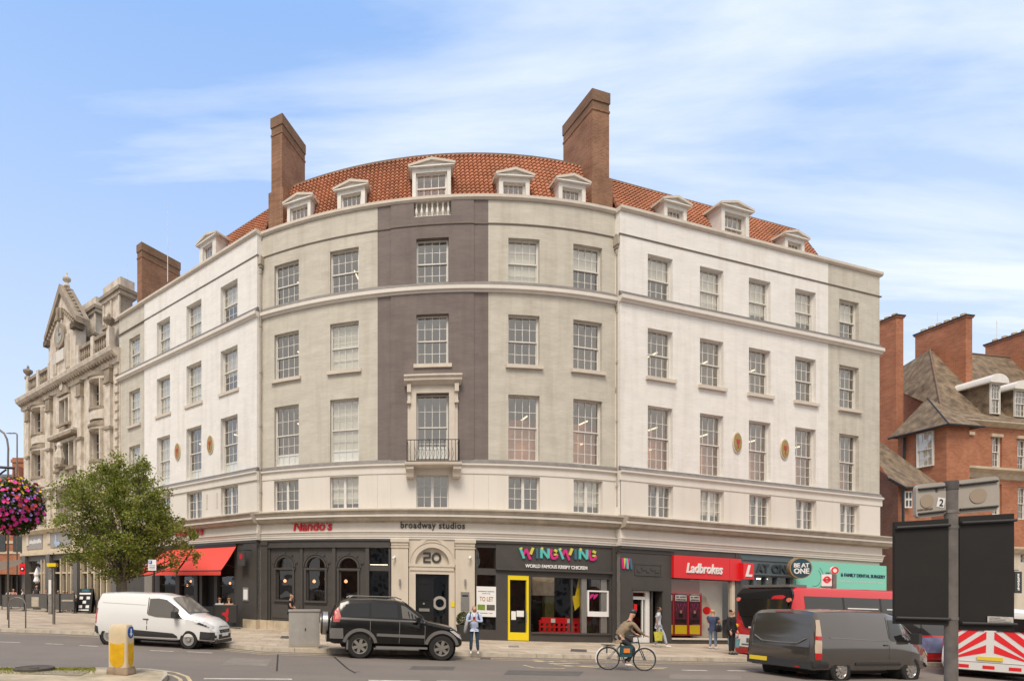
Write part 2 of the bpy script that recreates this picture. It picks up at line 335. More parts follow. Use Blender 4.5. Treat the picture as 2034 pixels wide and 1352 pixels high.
for fac, u0, u1, mat, off, lab in zones:
    mb = MB(); wall(mb, fac, u0, u1, ZB2T-.2, Z_PB, ops[fac], off)
    if off: mb.add([P(fac,u0,0,ZB2T), P(fac,u0,off,ZB2T), P(fac,u0,off,Z_PB), P(fac,u0,0,Z_PB)], [(0,1,2,3)])
    if fac is LW and u1 == LW.u1: mb.add([P(fac,u1,-.8,0), P(fac,u1,off,0), P(fac,u1,off,Z_PB), P(fac,u1,-.8,Z_PB)], [(0,1,2,3)])
    if fac is RW and u0 == 0: mb.add([P(fac,0,-.8,0), P(fac,0,off,0), P(fac,0,off,Z_PB), P(fac,0,-.8,Z_PB)], [(0,1,2,3)])
    if fac is RW and u1 == RW.u1: mb.add([P(fac,u1,-14,0), P(fac,u1,off,0), P(fac,u1,off,Z_PB), P(fac,u1,-14,Z_PB)], [(0,1,2,3)])
    o = mb.build('wall', mat, B); o['label'] = lab
# the dark bay in three strips, the middle one 4 cm proud, with its balustrade recess
bal = (CW.U(822), CW.U(896), Zp(CW,860,430), Zp(CW,860,400))
mb = MB(); wall(mb, CW, t0, t1, ZB2T-.2, Z_PB, []); wall(mb, CW, t2, t3, ZB2T-.2, Z_PB, [])
wall(mb, CW, t1, t2, ZB2T-.2, Z_PB, ops[CW]+[bal], .05)
for u in (t1, t2): mb.add([P(CW,u,0,8), P(CW,u,.05,8), P(CW,u,.05,Z_PB), P(CW,u,0,Z_PB)], [(0,1,2,3)])
o = mb.build('wall', MT, B); o['label'] = 'dark taupe painted brick bay in the middle of the curved front'
# mezzanine walls, cream stucco
for fac, u0, u1 in ((LW,0,LW.u1),(CW,CW.u0-.5,CW.u1+.5),(RW,0,RW.u1)):
    mb = MB(); wall(mb, fac, u0, u1, 5.0, ZB2T-.2, [(a,b,c,d) for a,b,c,d in ops[fac] if d < 8], .03)
    if fac is CW:
        for px in (750, 776.5, 941, 970): u = fac.U(px); fbox(mb, fac, u-.012, u+.012, .028, .034, 6.2, 8.0, 1)
    if fac is LW:
        for px in (412, 432): u = fac.U(px); fbox(mb, fac, u-.07, u+.07, .028, .05, 6.65, 7.5, 1)
    o = mb.build('wall', [MC, MST], B); o['label'] = 'cream stucco band of wall with the low mezzanine windows'
# string courses
for fac, u0, u1, e in ((LW,-.05,LW.u1+.05,.05),(CW,CW.u0,CW.u1,.0),(RW,-.05,RW.u1+.12,.0)):
    mb = MB()
    fprof(mb, fac, u0, u1, [(-.3,Z_PB-.05),(.06+e,Z_PB-.05),(.13+e,Z_PB+.03),(.13+e,Z_PT),(-.3,Z_PT+.03)]); mb.build('parapet_coping', MST, B)
    mb = MB(); fprof(mb, fac, u0, u1, [(-.05,Z_GR-.04),(.035+e,Z_GR-.04),(.05+e,Z_GR),(.015+e,Z_GR+.03),(-.05,Z_GR+.03)]); mb.build('string_course', M('dark_line',(.25,.21,.17),.9) if 'dark_line' not in bpy.data.materials else bpy.data.materials['dark_line'], B)  # dark band along the string course
    if fac is CW: mb = MB(); fprof(mb, CW, t1, t2, [(-.05,Z_GR-.041),(.085,Z_GR-.041),(.10,Z_GR+.001),(.065,Z_GR+.031),(-.05,Z_GR+.031)]); mb.build('string_course', bpy.data.materials['dark_line'], B)
    mb = MB(); fprof(mb, fac, u0, u1, [(-.05,ZB1B-.02),(.07+e,ZB1B-.02),(.10+e,ZB1B+.05),(.19+e,ZB1B+.09),(.19+e,ZB1T),(-.05,ZB1T)])
    fprof(mb, fac, u0, u1, [(-.05,ZB1T+.002),(.17+e,ZB1T+.002),(.03+e+(.05 if fac is CW else 0),ZB1T+.16),(.012+e,ZB1T+.25),(-.05,ZB1T+.25)], 1); mb.build('belt_course', [MC, MLEAD], B)
    mb = MB(); fprof(mb, fac, u0, u1, [(-.05,ZB2B),(.06+e,ZB2B),(.06+e,ZB2T-.14),(.10+e,ZB2T-.1),(.15+e,ZB2T-.07),(.15+e,ZB2T),(-.05,ZB2T)])
    fprof(mb, fac, u0, u1, [(-.05,ZB2T+.002),(.13+e,ZB2T+.002),(.03+e+(.05 if fac is CW else 0),ZB2T+.14),(.012+e,ZB2T+.22),(-.05,ZB2T+.22)], 1); mb.build('belt_course', [MC, MLEAD], B)
    # main cornice over the shops
    ua, ub = (u0, u1) if fac is not RW else (u0, RW.u1+.62)
    mb = MB(); fprof(mb, fac, ua, ub, [(-.05,5.5),(.06,5.5),(.10,5.56),(.34,5.6),(.40,5.72),(.46,5.74),(.46,5.85),(.50,5.88),(.52,5.96),(.60,6.02),(.60,6.08),(0,6.2),(-.05,6.2)], 0)
    u = ua+.1
    while u < ub-.1: fbox(mb, fac, u, u+.07, .07, .2, 5.535, 5.60, 0, step=9); u += .16
    fprof(mb, fac, ua, ub, [(.40,5.745),(.475,5.745),(.475,5.845),(.40,5.845)], 1)
    o = mb.build('cornice', [MCO, MC], B)
    mb = MB(); fprof(mb, fac, u0, u1, [(-.1,5.1),(.05,5.1),(.05,5.5),(-.1,5.5)]); mb.build('frieze', MCF if 'MCF' in globals() else MC, B)
    mb = MB(); fprof(mb, fac, u0, u1, [(-.1,Z_SH),(.07,Z_SH),(.07,4.83),(.10,4.84),(.10,4.93),(.13,4.95),(.13,5.03),(.19,5.06),(.19,5.10),(-.1,5.10)]); mb.build('architrave', MC, B)

# ------------------------------------------------------------------ sash windows
def sash(fac, u0, u1, z0, z1, rt=2, rb=2, cols=4, sill=True, blind_and_glare=0, frost=0, rec=.17, parent=None, casement=False, off=0.0, mat=None, name='window'):
    parent = parent or B; mat = mat or MFR; mb = MB(); fw = .055; r = -rec+off
    fbox(mb, fac, u0, u0+fw, r-.12, r, z0, z1, step=9); fbox(mb, fac, u1-fw, u1, r-.12, r, z0, z1, step=9)
    fbox(mb, fac, u0+fw, u1-fw, r-.12, r-.002, z1-fw, z1, step=9); fbox(mb, fac, u0+fw, u1-fw, r-.12, r+.03, z0, z0+fw*.9, step=9)
    a, b, c, d = u0+fw, u1-fw, z0+fw*.9, z1-fw
    bw = .026
    if casement:
        mid = (a+b)/2
        fbox(mb, fac, mid-.065, mid+.065, r-.1, r-.005, c, d, step=9)
        for s0, s1 in ((a, mid-.065), (mid+.065, b)):
            mm = (s0+s1)/2; fbox(mb, fac, mm-bw/2, mm+bw/2, r-.07, r-.03, c, d, step=9)
            for k in (1,2): z = c+(d-c)*k/3; fbox(mb, fac, s0, s1, r-.069, r-.031, z-bw/2, z+bw/2, step=9)
        planes = [(a, b, c, d, r-.055)]
    else:
        zm = c + (d-c)*(.5 if rb == rt else .52)
        fbox(mb, fac, a, b, r-.11, r-.025, zm-.025, zm+.03, step=9)
        for (q0, q1, rows, rr) in ((zm+.03, d, rt, r-.03), (c, zm-.025, rb, r-.075)):
            fbox(mb, fac, a, a+.03, rr-.035, rr, q0, q1, step=9); fbox(mb, fac, b-.03, b, rr-.035, rr, q0, q1, step=9)
            if rr < r-.05: fbox(mb, fac, a+.03, b-.03, rr-.036, rr-.001, q0, q0+.05, step=9)
            for k in range(1, cols): u = a+(b-a)*k/cols; fbox(mb, fac, u-bw/2, u+bw/2, rr-.03, rr-.004, q0, q1, step=9)
            for k in range(1, rows): z = q0+(q1-q0)*k/rows; fbox(mb, fac, a+.03, b-.03, rr-.029, rr-.005, z-bw/2, z+bw/2, step=9)
        planes = [(a, b, zm, d, r-.05), (a, b, c, zm, r-.095)]
    o = mb.build(name, mat, parent)
    g = MB()
    for p in planes: g.add([P(fac,p[0],p[4],p[2]), P(fac,p[1],p[4],p[2]), P(fac,p[1],p[4],p[3]), P(fac,p[0],p[4],p[3])], [(0,1,2,3)])
    g.build('pane', GL, o, fix=False)
    if sill: s = MB(); fbox(s, fac, u0-.13, u1+.13, -.15, .13+off, z0-.17, z0-.005, 0, z1b=z0+.03); s.build('sill', MST, o)
    if blind_and_glare:
        s = MB(); zt = d-.0; zb = d-(d-c)*blind_and_glare; n = 5; vs = []
        fbox(s, fac, a+.02, b-.02, r-.16, r-.145, zb, zt, step=9)
        nn = max(2, int((zt-zb)/.42))
        for k in range(1, nn+1): zz = zt-(zt-zb)*k/nn; fbox(s, fac, a+.02, b-.02, r-.145, r-.130, zz, zz+.03, step=9)
        s.build('blind_and_glare', MBL, o)
    if frost:
        s = MB(); fbox(s, fac, a+.01, b-.01, r-.125, r-.115, c, c+(d-c)*frost, step=9); s.build('privacy_screen', MFROST, o)
    return o
w4bl = {0: [.97,.99,.98,.55], 1: [0,0,0,.99,.5], 2: [.52,.97,.8,.72,.5]}  # left wing row: pale blinds added to imitate bright reflections in the panes
for fi, (fac, UU) in enumerate(((LW,UL),(CW,UC),(RW,UR))):
    for i, (a, b) in enumerate(UU):
        mid = fi == 1 and i == 2
        of = .05 if (mid or (fi == 0 and i > 0)) else 0
        sash(fac, a, b, Z4B, Z4T, sill=False, blind_and_glare=w4bl[fi][i], off=0)
        sash(fac, a, b, Z3B, Z3T, sill=True, off=0, blind_and_glare=[.98,.99,.97,.6][i] if fi == 0 else ([0,.99,0,0,0][i] if fi == 1 else 0))  # left wing and one curved bay: added sheets stand in for reflected brightness
        if not mid: sash(fac, a, b, Z2B, Z2T, 2, 3, sill=False, frost=.2 if (fi == 0 or (fi == 1 and i < 2)) else 0, off=0, blind_and_glare=[.99,.8,0,0][i] if fi == 0 else (.8 if fi == 1 and i == 1 else 0))  # reflected brightness put into added blinds here too
        else: sash(fac, a, b, Z2B, Z2T, 2, 2, sill=False, off=0, frost=.2)
        sash(fac, a, b, ZMB, ZMT, casement=True, sill=False, rec=.15, frost=0, blind_and_glare=[0,.85,0,0,.8,0,.0][i] if fi == 1 else (.8 if fi == 2 and i in (1,) else 0))
# interiors: floors, party walls and back wall; strip lamps
mb = MB()
for fac in (LW, CW, RW):
    a, b = (fac.u0, fac.u1)
    fbox(mb, fac, a, b, -3.3, -3.1, .2+5, 19.4, 0)
    for z in (4.9, 8.0, 12.0, 15.9, 19.3): fbox(mb, fac, a, b, -3.1, -.22, z, z+.28, 1)
    UU = {LW: UL, CW: UC, RW: UR}[fac]
    for i in range(len(UU)-1): u = (UU[i][1]+UU[i+1][0])/2; fbox(mb, fac, u-.06, u+.06, -3.1, -.23, 5.2, 19.2, 0, step=9)
for fac, UU, sel in ((CW,UC,(3,4)), (RW,UR,(0,1,2,3,4))):
    for i in sel: a_, b_ = UU[i]; fbox(mb, fac, a_-.3, b_+.8, -1.1, -1.0, 8.3, 10.7, 2, step=9)
o = mb.build('interior', [MROOM, MROOMF, MWRM], B)
def lamp(fac, u, o0, o1, z, tilt=0): m = MB(); m.tube([P(fac, u, o0, z), P(fac, u+tilt, o1, z)], .035, 6); m.build('strip_lamp', MLT, B)
for fac, UU, sel in ((LW,UL,((1,2,1),(2,2,0),(3,3,0),(3,2,0),(1,3,0))), (CW,UC,((0,3,0),(0,2,0),(3,2,0),(4,2,1),(0,4,0),(1,4,0))), (RW,UR,((0,3,0),(0,2,1),(1,3,1),(1,2,0),(2,3,0),(2,2,0),(3,2,0)))):
    for i, lv, two in sel:
        a, b = UU[i]; z = {2: 11.5, 3: 15.2, 4: 18.75}[lv]; t = .2 if fac is not LW else -.2
        k_ = .75 if fac is not LW else .3
        lamp(fac, a+(b-a)*k_, -.55, -1.9, z-.75)
        if two: lamp(fac, a+(b-a)*k_, -.9, -2.2, z-1.75)

# ------------------------------------------------------------------ the windowed aedicule and balcony in the dark bay
a, b = UC[2]
mb = MB(); D = MST
zt = Zp(CW,860,742,.45)
fbox(mb, CW, a-.02-.24, a, .04, .16, ZB2T+.1, Z2T); fbox(mb, CW, b, b+.26, .04, .16, ZB2T+.1, Z2T); fbox(mb, CW, a-.26, b+.26, .04, .161, Z2T, Z2T+.26)
fbox(mb, CW, a-.40, a-.26, .04, .10, ZB2T+.1, zt-.5); fbox(mb, CW, b+.26, b+.40, .04, .10, ZB2T+.1, zt-.5)
fbox(mb, CW, a-.4, b+.4, .04, .12, Z2T+.26, zt-.25)
fprof(mb, CW, a-.55, b+.55, [(.03,zt-.4),(.15,zt-.4),(.3,zt-.3),(.42,zt-.25),(.42,zt-.12),(.5,zt-.08),(.5,zt),(.03,zt+.06)])
for u in (a-.42, b+.24):                       # scrolled brackets
    fbox(mb, CW, u, u+.18, .1, .32, zt-.75, zt-.38); fbox(mb, CW, u+.02, u+.16, .1, .22, zt-1.15, zt-.75); fbox(mb, CW, u, u+.18, .1, .26, zt-1.25, zt-1.15)
mb.build('window_surround', D, B)
bz = Zp(CW, 860, 917, .6)
mb = MB(); ua, ub = a-.50, b+.50
fprof(mb, CW, ua, ub, [(.0,bz-.16),(.66,bz-.16),(.70,bz-.12),(.72,bz),(0,bz+.02)])
for u in (a-.45, b+.14):
    fprof(mb, CW, u, u+.34, [(.02,bz-.16),(.62,bz-.16),(.62,bz-.3),(.48,bz-.42),(.42,bz-.62),(.3,bz-.66),(.02,bz-.66)])
bal_o = mb.build('balcony', D, B)
mb = MB(); hr = 1.02; c = [(ua+.1,.05),(ua+.1,.62),(ub-.1,.62),(ub-.1,.05)]
for z in (bz+.05, bz+hr): mb.tube([P(CW,u,o,z) for u,o in c[:2]], .018, 6); mb.tube([P(CW,u,o,z) for u,o in c[2:]], .018, 6); mb.tube([P(CW,u,.62,z) for u in segs(CW,ua+.1,ub-.1)], .02, 6)
n = 14
for i in range(n+1):
    u = ua+.1+(ub-ua-.2)*i/n; mb.tube([P(CW,u,.62,bz), P(CW,u,.62,bz+hr)], .012 if 0 < i < n else .022, 5)
    if 1 < i < n-1: mb.tube([P(CW,u,.62,bz+.1), P(CW,u+.08,.62,bz+.4), P(CW,u,.62,bz+.7)], .008, 4)
for k in (0, 1):
    for i in range(1, 4): mb.tube([P(CW,[ua+.1,ub-.1][k],.05+.57*i/4,bz), P(CW,[ua+.1,ub-.1][k],.05+.57*i/4,bz+hr)], .01, 4)
mb.build('railing', MIRON, bal_o)
# parapet balustrade
mb = MB(); fbox(mb, CW, bal[0], bal[1], -.32, -.22, bal[2], bal[3]); o = mb.build('balustrade_recess', MST, B)
mb = MB(); n = 7
for i in range(n):
    u = bal[0]+.12+(bal[1]-bal[0]-.24)*i/(n-1); c = P(CW,u,-.08,bal[2])
    mb.lathe(c, [(.05,0),(.05,.06),(.035,.1),(.07,.25),(.05,.42),(.03,.5),(.05,.6),(.05,.7)], 8)
fbox(mb, CW, bal[0], bal[1], -.16, .0, bal[2]-.02, bal[2]+.05); mb.build('balustrade', MFR, B)
# downpipes at both corners of the curve
for px, zlo in ((517.5, 6.3), (1226.5, 6.6)):
    u = CW.U(px, .1); mb = MB(); zh = Z_GR-.05
    mb.tube([P(CW,u,.12,zlo), P(CW,u,.12,zh-.8)], .065, 10)
    for z in (zlo+.9, ZB2T+.1, 10.6, 13.4, 15.8, zh-.85):
        if z < zh: mb.lathe(P(CW,u,.12,z), [(.09,0),(.09,.12)], 10)
    fbox(mb, CW, u-.17, u+.17, .01, .3, zh-.42, zh, step=9); fbox(mb, CW, u-.12, u+.12, .02, .24, zh-.55, zh-.42, step=9); mb.lathe(P(CW,u,.12,zh-.8), [(.08,0),(.12,.12),(.08,.25)], 10)
    mb.build('downpipe', MPIPE, B, smooth=True, sharp=40)
# oval medallions
MMED = M('yellow_medallion', (.42,.30,.10), .6, .5, 14, col2=(.25,.17,.06)); MREDP = M('medallion_red', (.45,.05,.04), .6)
for fac, px, py in ((LW,355,897),(LW,420,883),(RW,1463,879),(RW,1557,892)):
    u = fac.U(px); z = Zp(fac, px, py); o0 = .06 if fac is LW else .01; mb = MB()
    mb.prism([(u+.30*cos(t*pi/12), z+.53*sin(t*pi/12)) for t in range(24)], lambda a_,b_,d_: P(fac,a_,d_,b_), o0-.02, o0+.05, 1)
    mb.prism([(u+.25*cos(t*pi/12), z+.47*sin(t*pi/12)) for t in range(24)], lambda a_,b_,d_: P(fac,a_,d_,b_), o0+.05, o0+.07, 0)
    fpoly(mb, fac, [(u-.10,z+.16),(u+.10,z+.16),(u+.08,z-.02),(u,z-.10),(u-.08,z-.02)], o0+.07, o0+.09, 2)
    fpoly(mb, fac, [(u-.02,z-.08),(u+.02,z-.08),(u+.02,z-.24),(u+.07,z-.28),(u-.07,z-.28),(u-.02,z-.24)], o0+.07, o0+.085, 2)
    mb.build('medallion', [MMED, MST, MREDP], B)

# ------------------------------------------------------------------ roof of pantiles
def tile_mat():
    m = bpy.data.materials.new('clay_pantile'); m.use_nodes = True; t = m.node_tree; n = t.nodes.new; l = t.links.new; b = t.nodes['Principled BSDF']; b.inputs['Roughness'].default_value = .8
    a = n('ShaderNodeAttribute'); a.attribute_name = 'tint'
    r = n('ShaderNodeValToRGB'); e = r.color_ramp.elements; e[0].position = 0; e[0].color = (.30,.11,.055,1); e[1].position = 1; e[1].color = (.50,.225,.125,1)
    x = e.new(.5); x.color = (.43,.165,.085,1)
    l(a.outputs['Fac'], r.inputs[0])
    co = n('ShaderNodeTexCoord'); nz = n('ShaderNodeTexNoise'); nz.inputs['Scale'].default_value = .7; nz.inputs['Detail'].default_value = 5; l(co.outputs['Object'], nz.inputs[0])
    mr = n('ShaderNodeMapRange'); mr.inputs[1].default_value = .45; mr.inputs[2].default_value = .75; mr.inputs[4].default_value = .6; l(nz.outputs[0], mr.inputs[0])
    mx = n('ShaderNodeMixRGB'); mx.inputs[2].default_value = (.16,.08,.045,1); l(mr.outputs[0], mx.inputs[0]); l(r.outputs[0], mx.inputs[1]); l(mx.outputs[0], b.inputs['Base Color'])
    return m
MTILE = tile_mat(); MRIDGE = M('ridge_tile', (.20,.13,.09), .85, .3, 3)
def roof(fac, ua, ub, zr, hipa=0, hipb=0, o_b=-.5, o_t=-1.75, zb=20.45):
    mb = MB(); tw, rows = .225, 17
    nc = int((ub-ua)/tw); prof = [(0,-.01),(.25,.05),(.48,.07),(.7,.045),(.84,-.02),(.93,-.03)]
    L = hypot(o_t-o_b, zr-zb); nx, nzz = (zr-zb)/L, (o_b-o_t)/L
    for r_ in range(rows):
        f0, f1 = r_/rows, (r_+1)/rows+.008; lift0, lift1 = .06, .0
        for c in range(nc):
            u = ua+(ub-ua)*c/nc; du = (ub-ua)/nc
            lim0 = ua+hipa*(f0+.5/rows); lim1 = ub-hipb*(f0+.5/rows)
            if u+du/2 < lim0 or u+du/2 > lim1: continue
            mb.a = random.uniform(.3, .75); vs = []
            for f, lf in ((f0, lift0), (f1, lift1)):
                for pu, ph in prof+[(1,0)]:
                    o_ = o_b+(o_t-o_b)*f; z_ = zb+(zr-zb)*f; h = ph+lf
                    vs.append(P(fac, u+du*pu, o_+nx*h, z_+nzz*h))
            k = 7; fs = [(i, i+1, k+i+1, k+i) for i in range(6)]
            vs += [P(fac, u+du*pu, o_b+(o_t-o_b)*f0-nx*.02, zb+(zr-zb)*f0-nzz*.02) for pu in (0, 1)]
            fs.append((0,1,2,3,4,5,6,15,14)[::-1]); mb.add(vs, fs)
    o = mb.build('roof', MTILE, B, fix=False)
    mb = MB()
    fprof(mb, fac, ua+hipa, ub-hipb, [(o_t-.16,zr-.05),(o_t+.1,zr-.06),(o_t+.08,zr+.06),(o_t,zr+.11),(o_t-.12,zr+.06)], 0)
    # flat behind the ridge and the hipped ends
    fprof(mb, fac, ua+hipa, ub-hipb, [(o_t,zr-.2),(o_t,zr),(-9,zr+.1),(-9,zr-.2)], 1)
    if hipa:
        mb.add([P(fac,ua,o_b,zb), P(fac,ua+hipa,o_t,zr), P(fac,ua+hipa,-9,zr), P(fac,ua,-9,zb)], [(0,1,2,3)], 1); mb.tube([P(fac,ua,o_b,zb), P(fac,ua+hipa,o_t,zr+.05)], .09, 6)
    if hipb:
        mb.add([P(fac,ub,o_b,zb), P(fac,ub-hipb,o_t,zr), P(fac,ub-hipb,-9,zr), P(fac,ub,-9,zb)], [(3,2,1,0)], 1); mb.tube([P(fac,ub,o_b,zb), P(fac,ub-hipb,o_t,zr+.05)], .09, 6)
    mb.build('ridge', [MRIDGE, MTILE], o, fix=False)
    return o
roof(LW, LW.U(372,-.5), LW.U(517,-.5), 23.15, hipa=.8); roof(CW, CW.U(520), CW.U(1226), 24.0); roof(RW, RW.U(1236,-.5), RW.U(1648,-.5), 23.4, hipb=RW.U(1648,-.5)-RW.U(1584,-1.75))
for fac, u in ((LW, LW.U(517,-.5)-.02), (RW, RW.U(1236,-.5)+.02)):
    mb = MB(); zr = 23.15 if fac is LW else 23.4
    for k in range(11): f = k/11; mb.tube([P(fac,u,-.42-1.25*f,20.5+(zr-20.45)*f), P(fac,u,-.42-1.25*(f+.1),20.5+(zr-20.45)*(f+.1))], [.13,.10], 8)
    mb.build('hip_tiles', MTILE, B)
mb = MB()                                # flat gutter behind the parapet so no sky shows through
for fac, a, b in ((LW,0,LW.u1),(CW,CW.u0,CW.u1),(RW,0,RW.u1)): fprof(mb, fac, a, b, [(-.25,20.3),(-.25,20.42),(-9,20.44),(-9,20.3)])
mb.build('gutter', MLEAD, B)
# ------------------------------------------------------------------ dormers
def dormer(fac, pxc, w_, zt, ww, zb=20.4, of=-.42):
    u = fac.U(pxc, of); mb = MB(); h = zt-.40; ww += .1
    for s in (-1, 1):
        x0, x1 = sorted((u+s*ww/2, u+s*(w_/2-.08)))
        fbox(mb, fac, x0, x1, of-.5, of, zb, h, step=9)
    fbox(mb, fac, u-w_/2+.08, u+w_/2-.08, of-1.8, of-.001, h-.02, h+.22, step=9)
    fpoly(mb, fac, [(u-w_/2-.05,h+.2),(u+w_/2+.05,h+.2),(u+w_/2-.02,h+.30),(u,h+.46),(u-w_/2+.02,h+.30)], of-1.8, of+.05)
    for s in (-1, 1):   # raking cornice and cheeks
        mb.prism([(u+s*(w_/2+.12),h+.22),(u+s*(w_/2+.12),h+.33),(u,h+.58),(u,h+.46)], lambda a_,b_,d_: P(fac,a_,d_,b_), of-1.9, of+.16, 1)
        x0, x1 = sorted((u+s*(w_/2-.08), u+s*(w_/2-.14))); fbox(mb, fac, x0, x1, of-1.8, of-.5, zb, h, step=9)
    fbox(mb, fac, u-w_/2-.1, u+w_/2+.1, of-.1, of+.14, h+.18, h+.24, step=9)
    o = mb.build('dormer', [MDR, MST], B)
    sash(fac, u-ww/2, u+ww/2, h-1.35, h-.02, 1, 1, sill=False, rec=-of+.14, parent=o, name='dormer_window')
    m2 = MB(); fbox(m2, fac, u-ww/2, u+ww/2, of-.9, of-.85, zb, h); m2.build('dark_interior', MROOM, o)
for fac, px, w_, zt, ww in ((LW,412,1.75,Zp(LW,425,462,-.4),.85),(CW,593,1.55,Zp(CW,593,392,-.4),.95),(CW,697,1.6,Zp(CW,697,366,-.4),.95),(CW,857,2.0,Zp(CW,857,323,-.4),1.4),
                         (CW,1022,1.65,Zp(CW,1022,343,-.4),1.0),(CW,1137,1.6,Zp(CW,1137,355,-.4),.95),(RW,1342,1.55,Zp(RW,1342,398,-.4),.9),(RW,1461,2.0,Zp(RW,1461,408,-.4),1.3),(RW,1579,1.55,Zp(RW,1579,465,-.4),.9)):
    dormer(fac, px, w_, zt, ww)
# ------------------------------------------------------------------ chimneys: slabs running back from the front
def chimney(fac, pa, pb, of, zt, length, zb=20.3, zsh=None, wide=.12):
    ua, ub = fac.U(pa, of), fac.U(pb, of); mb = MB()
    fbox(mb, fac, ua, ub, of-length, of, zb, zt-.9, step=9)
    fbox(mb, fac, ua-.03, ub+.03, of-length-.03, of+.03, zt-1.0, zt-.9, 0, step=9)
    fbox(mb, fac, ua+.002, ub-.002, of-length+.002, of-.002, zt-.9, zt-.55, 1, step=9); fbox(mb, fac, ua-.04, ub+.04, of-length-.04, of+.04, zt-.55, zt-.02, 1, step=9)
    if zsh: fbox(mb, fac, ua-wide, ub+wide, of-length-.1, of+.1, zb, zsh, step=9, z1b=None)
    return mb.build('chimney', [CHB, CHB2], B)
CHB2 = brick('sooty_brick', (.30,.175,.11), (.23,.135,.085), (.17,.14,.10), dark=.5)
chimney(CW, 539, 560.5, -.7, 27.2, 2.3, zsh=23.2); chimney(CW, 1176.5, 1210, -.75, 27.05, 2.2, zsh=22.8); chimney(LW, 272.5, 281.5, -.6, 25.45, 3.0)
for px, py0, py1, Y in ((333,405,560,37.4),(253,518,600,41)):
    mb = MB(); a_, b_ = at(px,py1,Y), at(px,py0,Y); mb.tube([a_, a_.lerp(b_,.45), b_], [.03,.025,.008], 6)
    if px == 333: mb.box(b_.x-.12, b_.x+.12, b_.y-.01, b_.y+.01, b_.z-.02, b_.z)
    mb.build('aerial', MFR, B)
# ------------------------------------------------------------------ ground
def sheet(name, pts, zoff, mat, kind='structure', nsub=0):
    mb = MB(); mb.add([(x, y, gz(x, zoff)) for x, y in pts], [tuple(range(len(pts)))]); o = mb.build(name, mat, fix=False)
    if kind: o['kind'] = kind
    return o
def asphalt():
    m = M('asphalt', (.20,.168,.142), .85, .14, .35, .35, 90, detail=8); t = m.node_tree; n = t.nodes.new; l = t.links.new
    b = t.nodes['Principled BSDF']; src = b.inputs['Base Color'].links[0].from_socket
    co = n('ShaderNodeTexCoord'); mp_ = n('ShaderNodeMapping'); mp_.inputs['Scale'].default_value = (.05, .55, 1); l(co.outputs['Object'], mp_.inputs[0])
    nz = n('ShaderNodeTexNoise'); nz.inputs['Scale'].default_value = 1.6; nz.inputs['Detail'].default_value = 5; l(mp_.outputs[0], nz.inputs[0])
    r = n('ShaderNodeMapRange'); r.inputs[1].default_value = .4; r.inputs[2].default_value = .65; r.inputs[4].default_value = .35; l(nz.outputs[0], r.inputs[0])
    mx = n('ShaderNodeMixRGB'); mx.inputs[2].default_value = (.135,.115,.10,1); l(r.outputs[0], mx.inputs[0]); l(src, mx.inputs[1])
    n2 = n('ShaderNodeTexNoise'); n2.inputs['Scale'].default_value = 55; n2.inputs['Detail'].default_value = 2; l(co.outputs['Object'], n2.inputs[0])
    m2 = n('ShaderNodeMixRGB'); m2.blend_type = 'OVERLAY'; m2.inputs[0].default_value = .35; l(mx.outputs[0], m2.inputs[1]); l(n2.outputs[0], m2.inputs[2]); l(m2.outputs[0], b.inputs['Base Color'])
    return m
MASP = asphalt()
def flags(name='paving_flags', c1=(.56,.47,.365), c2=(.44,.365,.285)):
    m = brick(name, c1, c2, (.28,.23,.18), bump=.15, dark=.5, rough=.85)
    t = m.node_tree; br = [x for x in t.nodes if x.type == 'TEX_BRICK'][0]; sp = [x for x in t.nodes if x.type == 'SEPXYZ'][0]; cb = [x for x in t.nodes if x.type == 'COMBXYZ'][0]
    t.links.new(sp.outputs[0], cb.inputs[0]); t.links.new(sp.outputs[1], cb.inputs[1])
    br.inputs['Brick Width'].default_value = .9; br.inputs['Row Height'].default_value = .6; br.inputs['Mortar Size'].default_value = .012; return m
MFLAG = flags()
MKERB = M('granite_kerb', (.50,.43,.34), .85, .3, 3, .1, 40)
sheet('ground', [(-400,-150),(400,-150),(400,500),(-400,500)], -.01, M('far_ground', (.12,.11,.1), .9, .2, .1))
sheet('road', [(-60,-20),(60,-20),(60,60),(-60,60)], 0, MASP)
kerb_px = [(-420,1243),(0,1254),(100,1257),(186,1261),(300,1270),(446,1284.5),(520,1292.5),(650,1296.5),(900,1302),(1280,1310),(1490,1314),(1760,1320),(2034,1327)]
kerb = [gp(a, b) for a, b in kerb_px]
kx = [(p.x, p.y) for p in kerb]; kx = [(-60, kx[0][1]+14)] + kx + [(60, kx[-1][1]+2)]
mb = MB(); n = len(kx)
vs = [(x, y+.30, gz(x,.13)) for x, y in kx] + [(x, 90, gz(x,.13)) for x, y in kx]
mb.add(vs, [(i, i+1, n+i+1, n+i) for i in range(n-1)]); o = mb.build('pavement', MFLAG, fix=False); o['kind'] = 'structure'
mb = MB()
for (x0,y0),(x1,y1) in zip(kx, kx[1:]):
    L = hypot(x1-x0, y1-y0); k = max(1, int(L/.9))
    for i in range(k):
        g = .006/ max(L/k, .1); a, b = (i+g)/k, (i+1-g)/k
        A = (x0+(x1-x0)*a, y0+(y1-y0)*a); Bq = (x0+(x1-x0)*b, y0+(y1-y0)*b)
        mb.add([(A[0],A[1],gz(A[0],-.02)),(Bq[0],Bq[1],gz(Bq[0],-.02)),(Bq[0],Bq[1]+.02,gz(Bq[0],.134)),(A[0],A[1]+.02,gz(A[0],.134)),(A[0],A[1]+.30,gz(A[0],.134)),(Bq[0],Bq[1]+.30,gz(Bq[0],.134))], [(0,1,2,3),(3,2,5,4)])
o = mb.build('kerb', MKERB, fix=False); o['kind'] = 'structure'
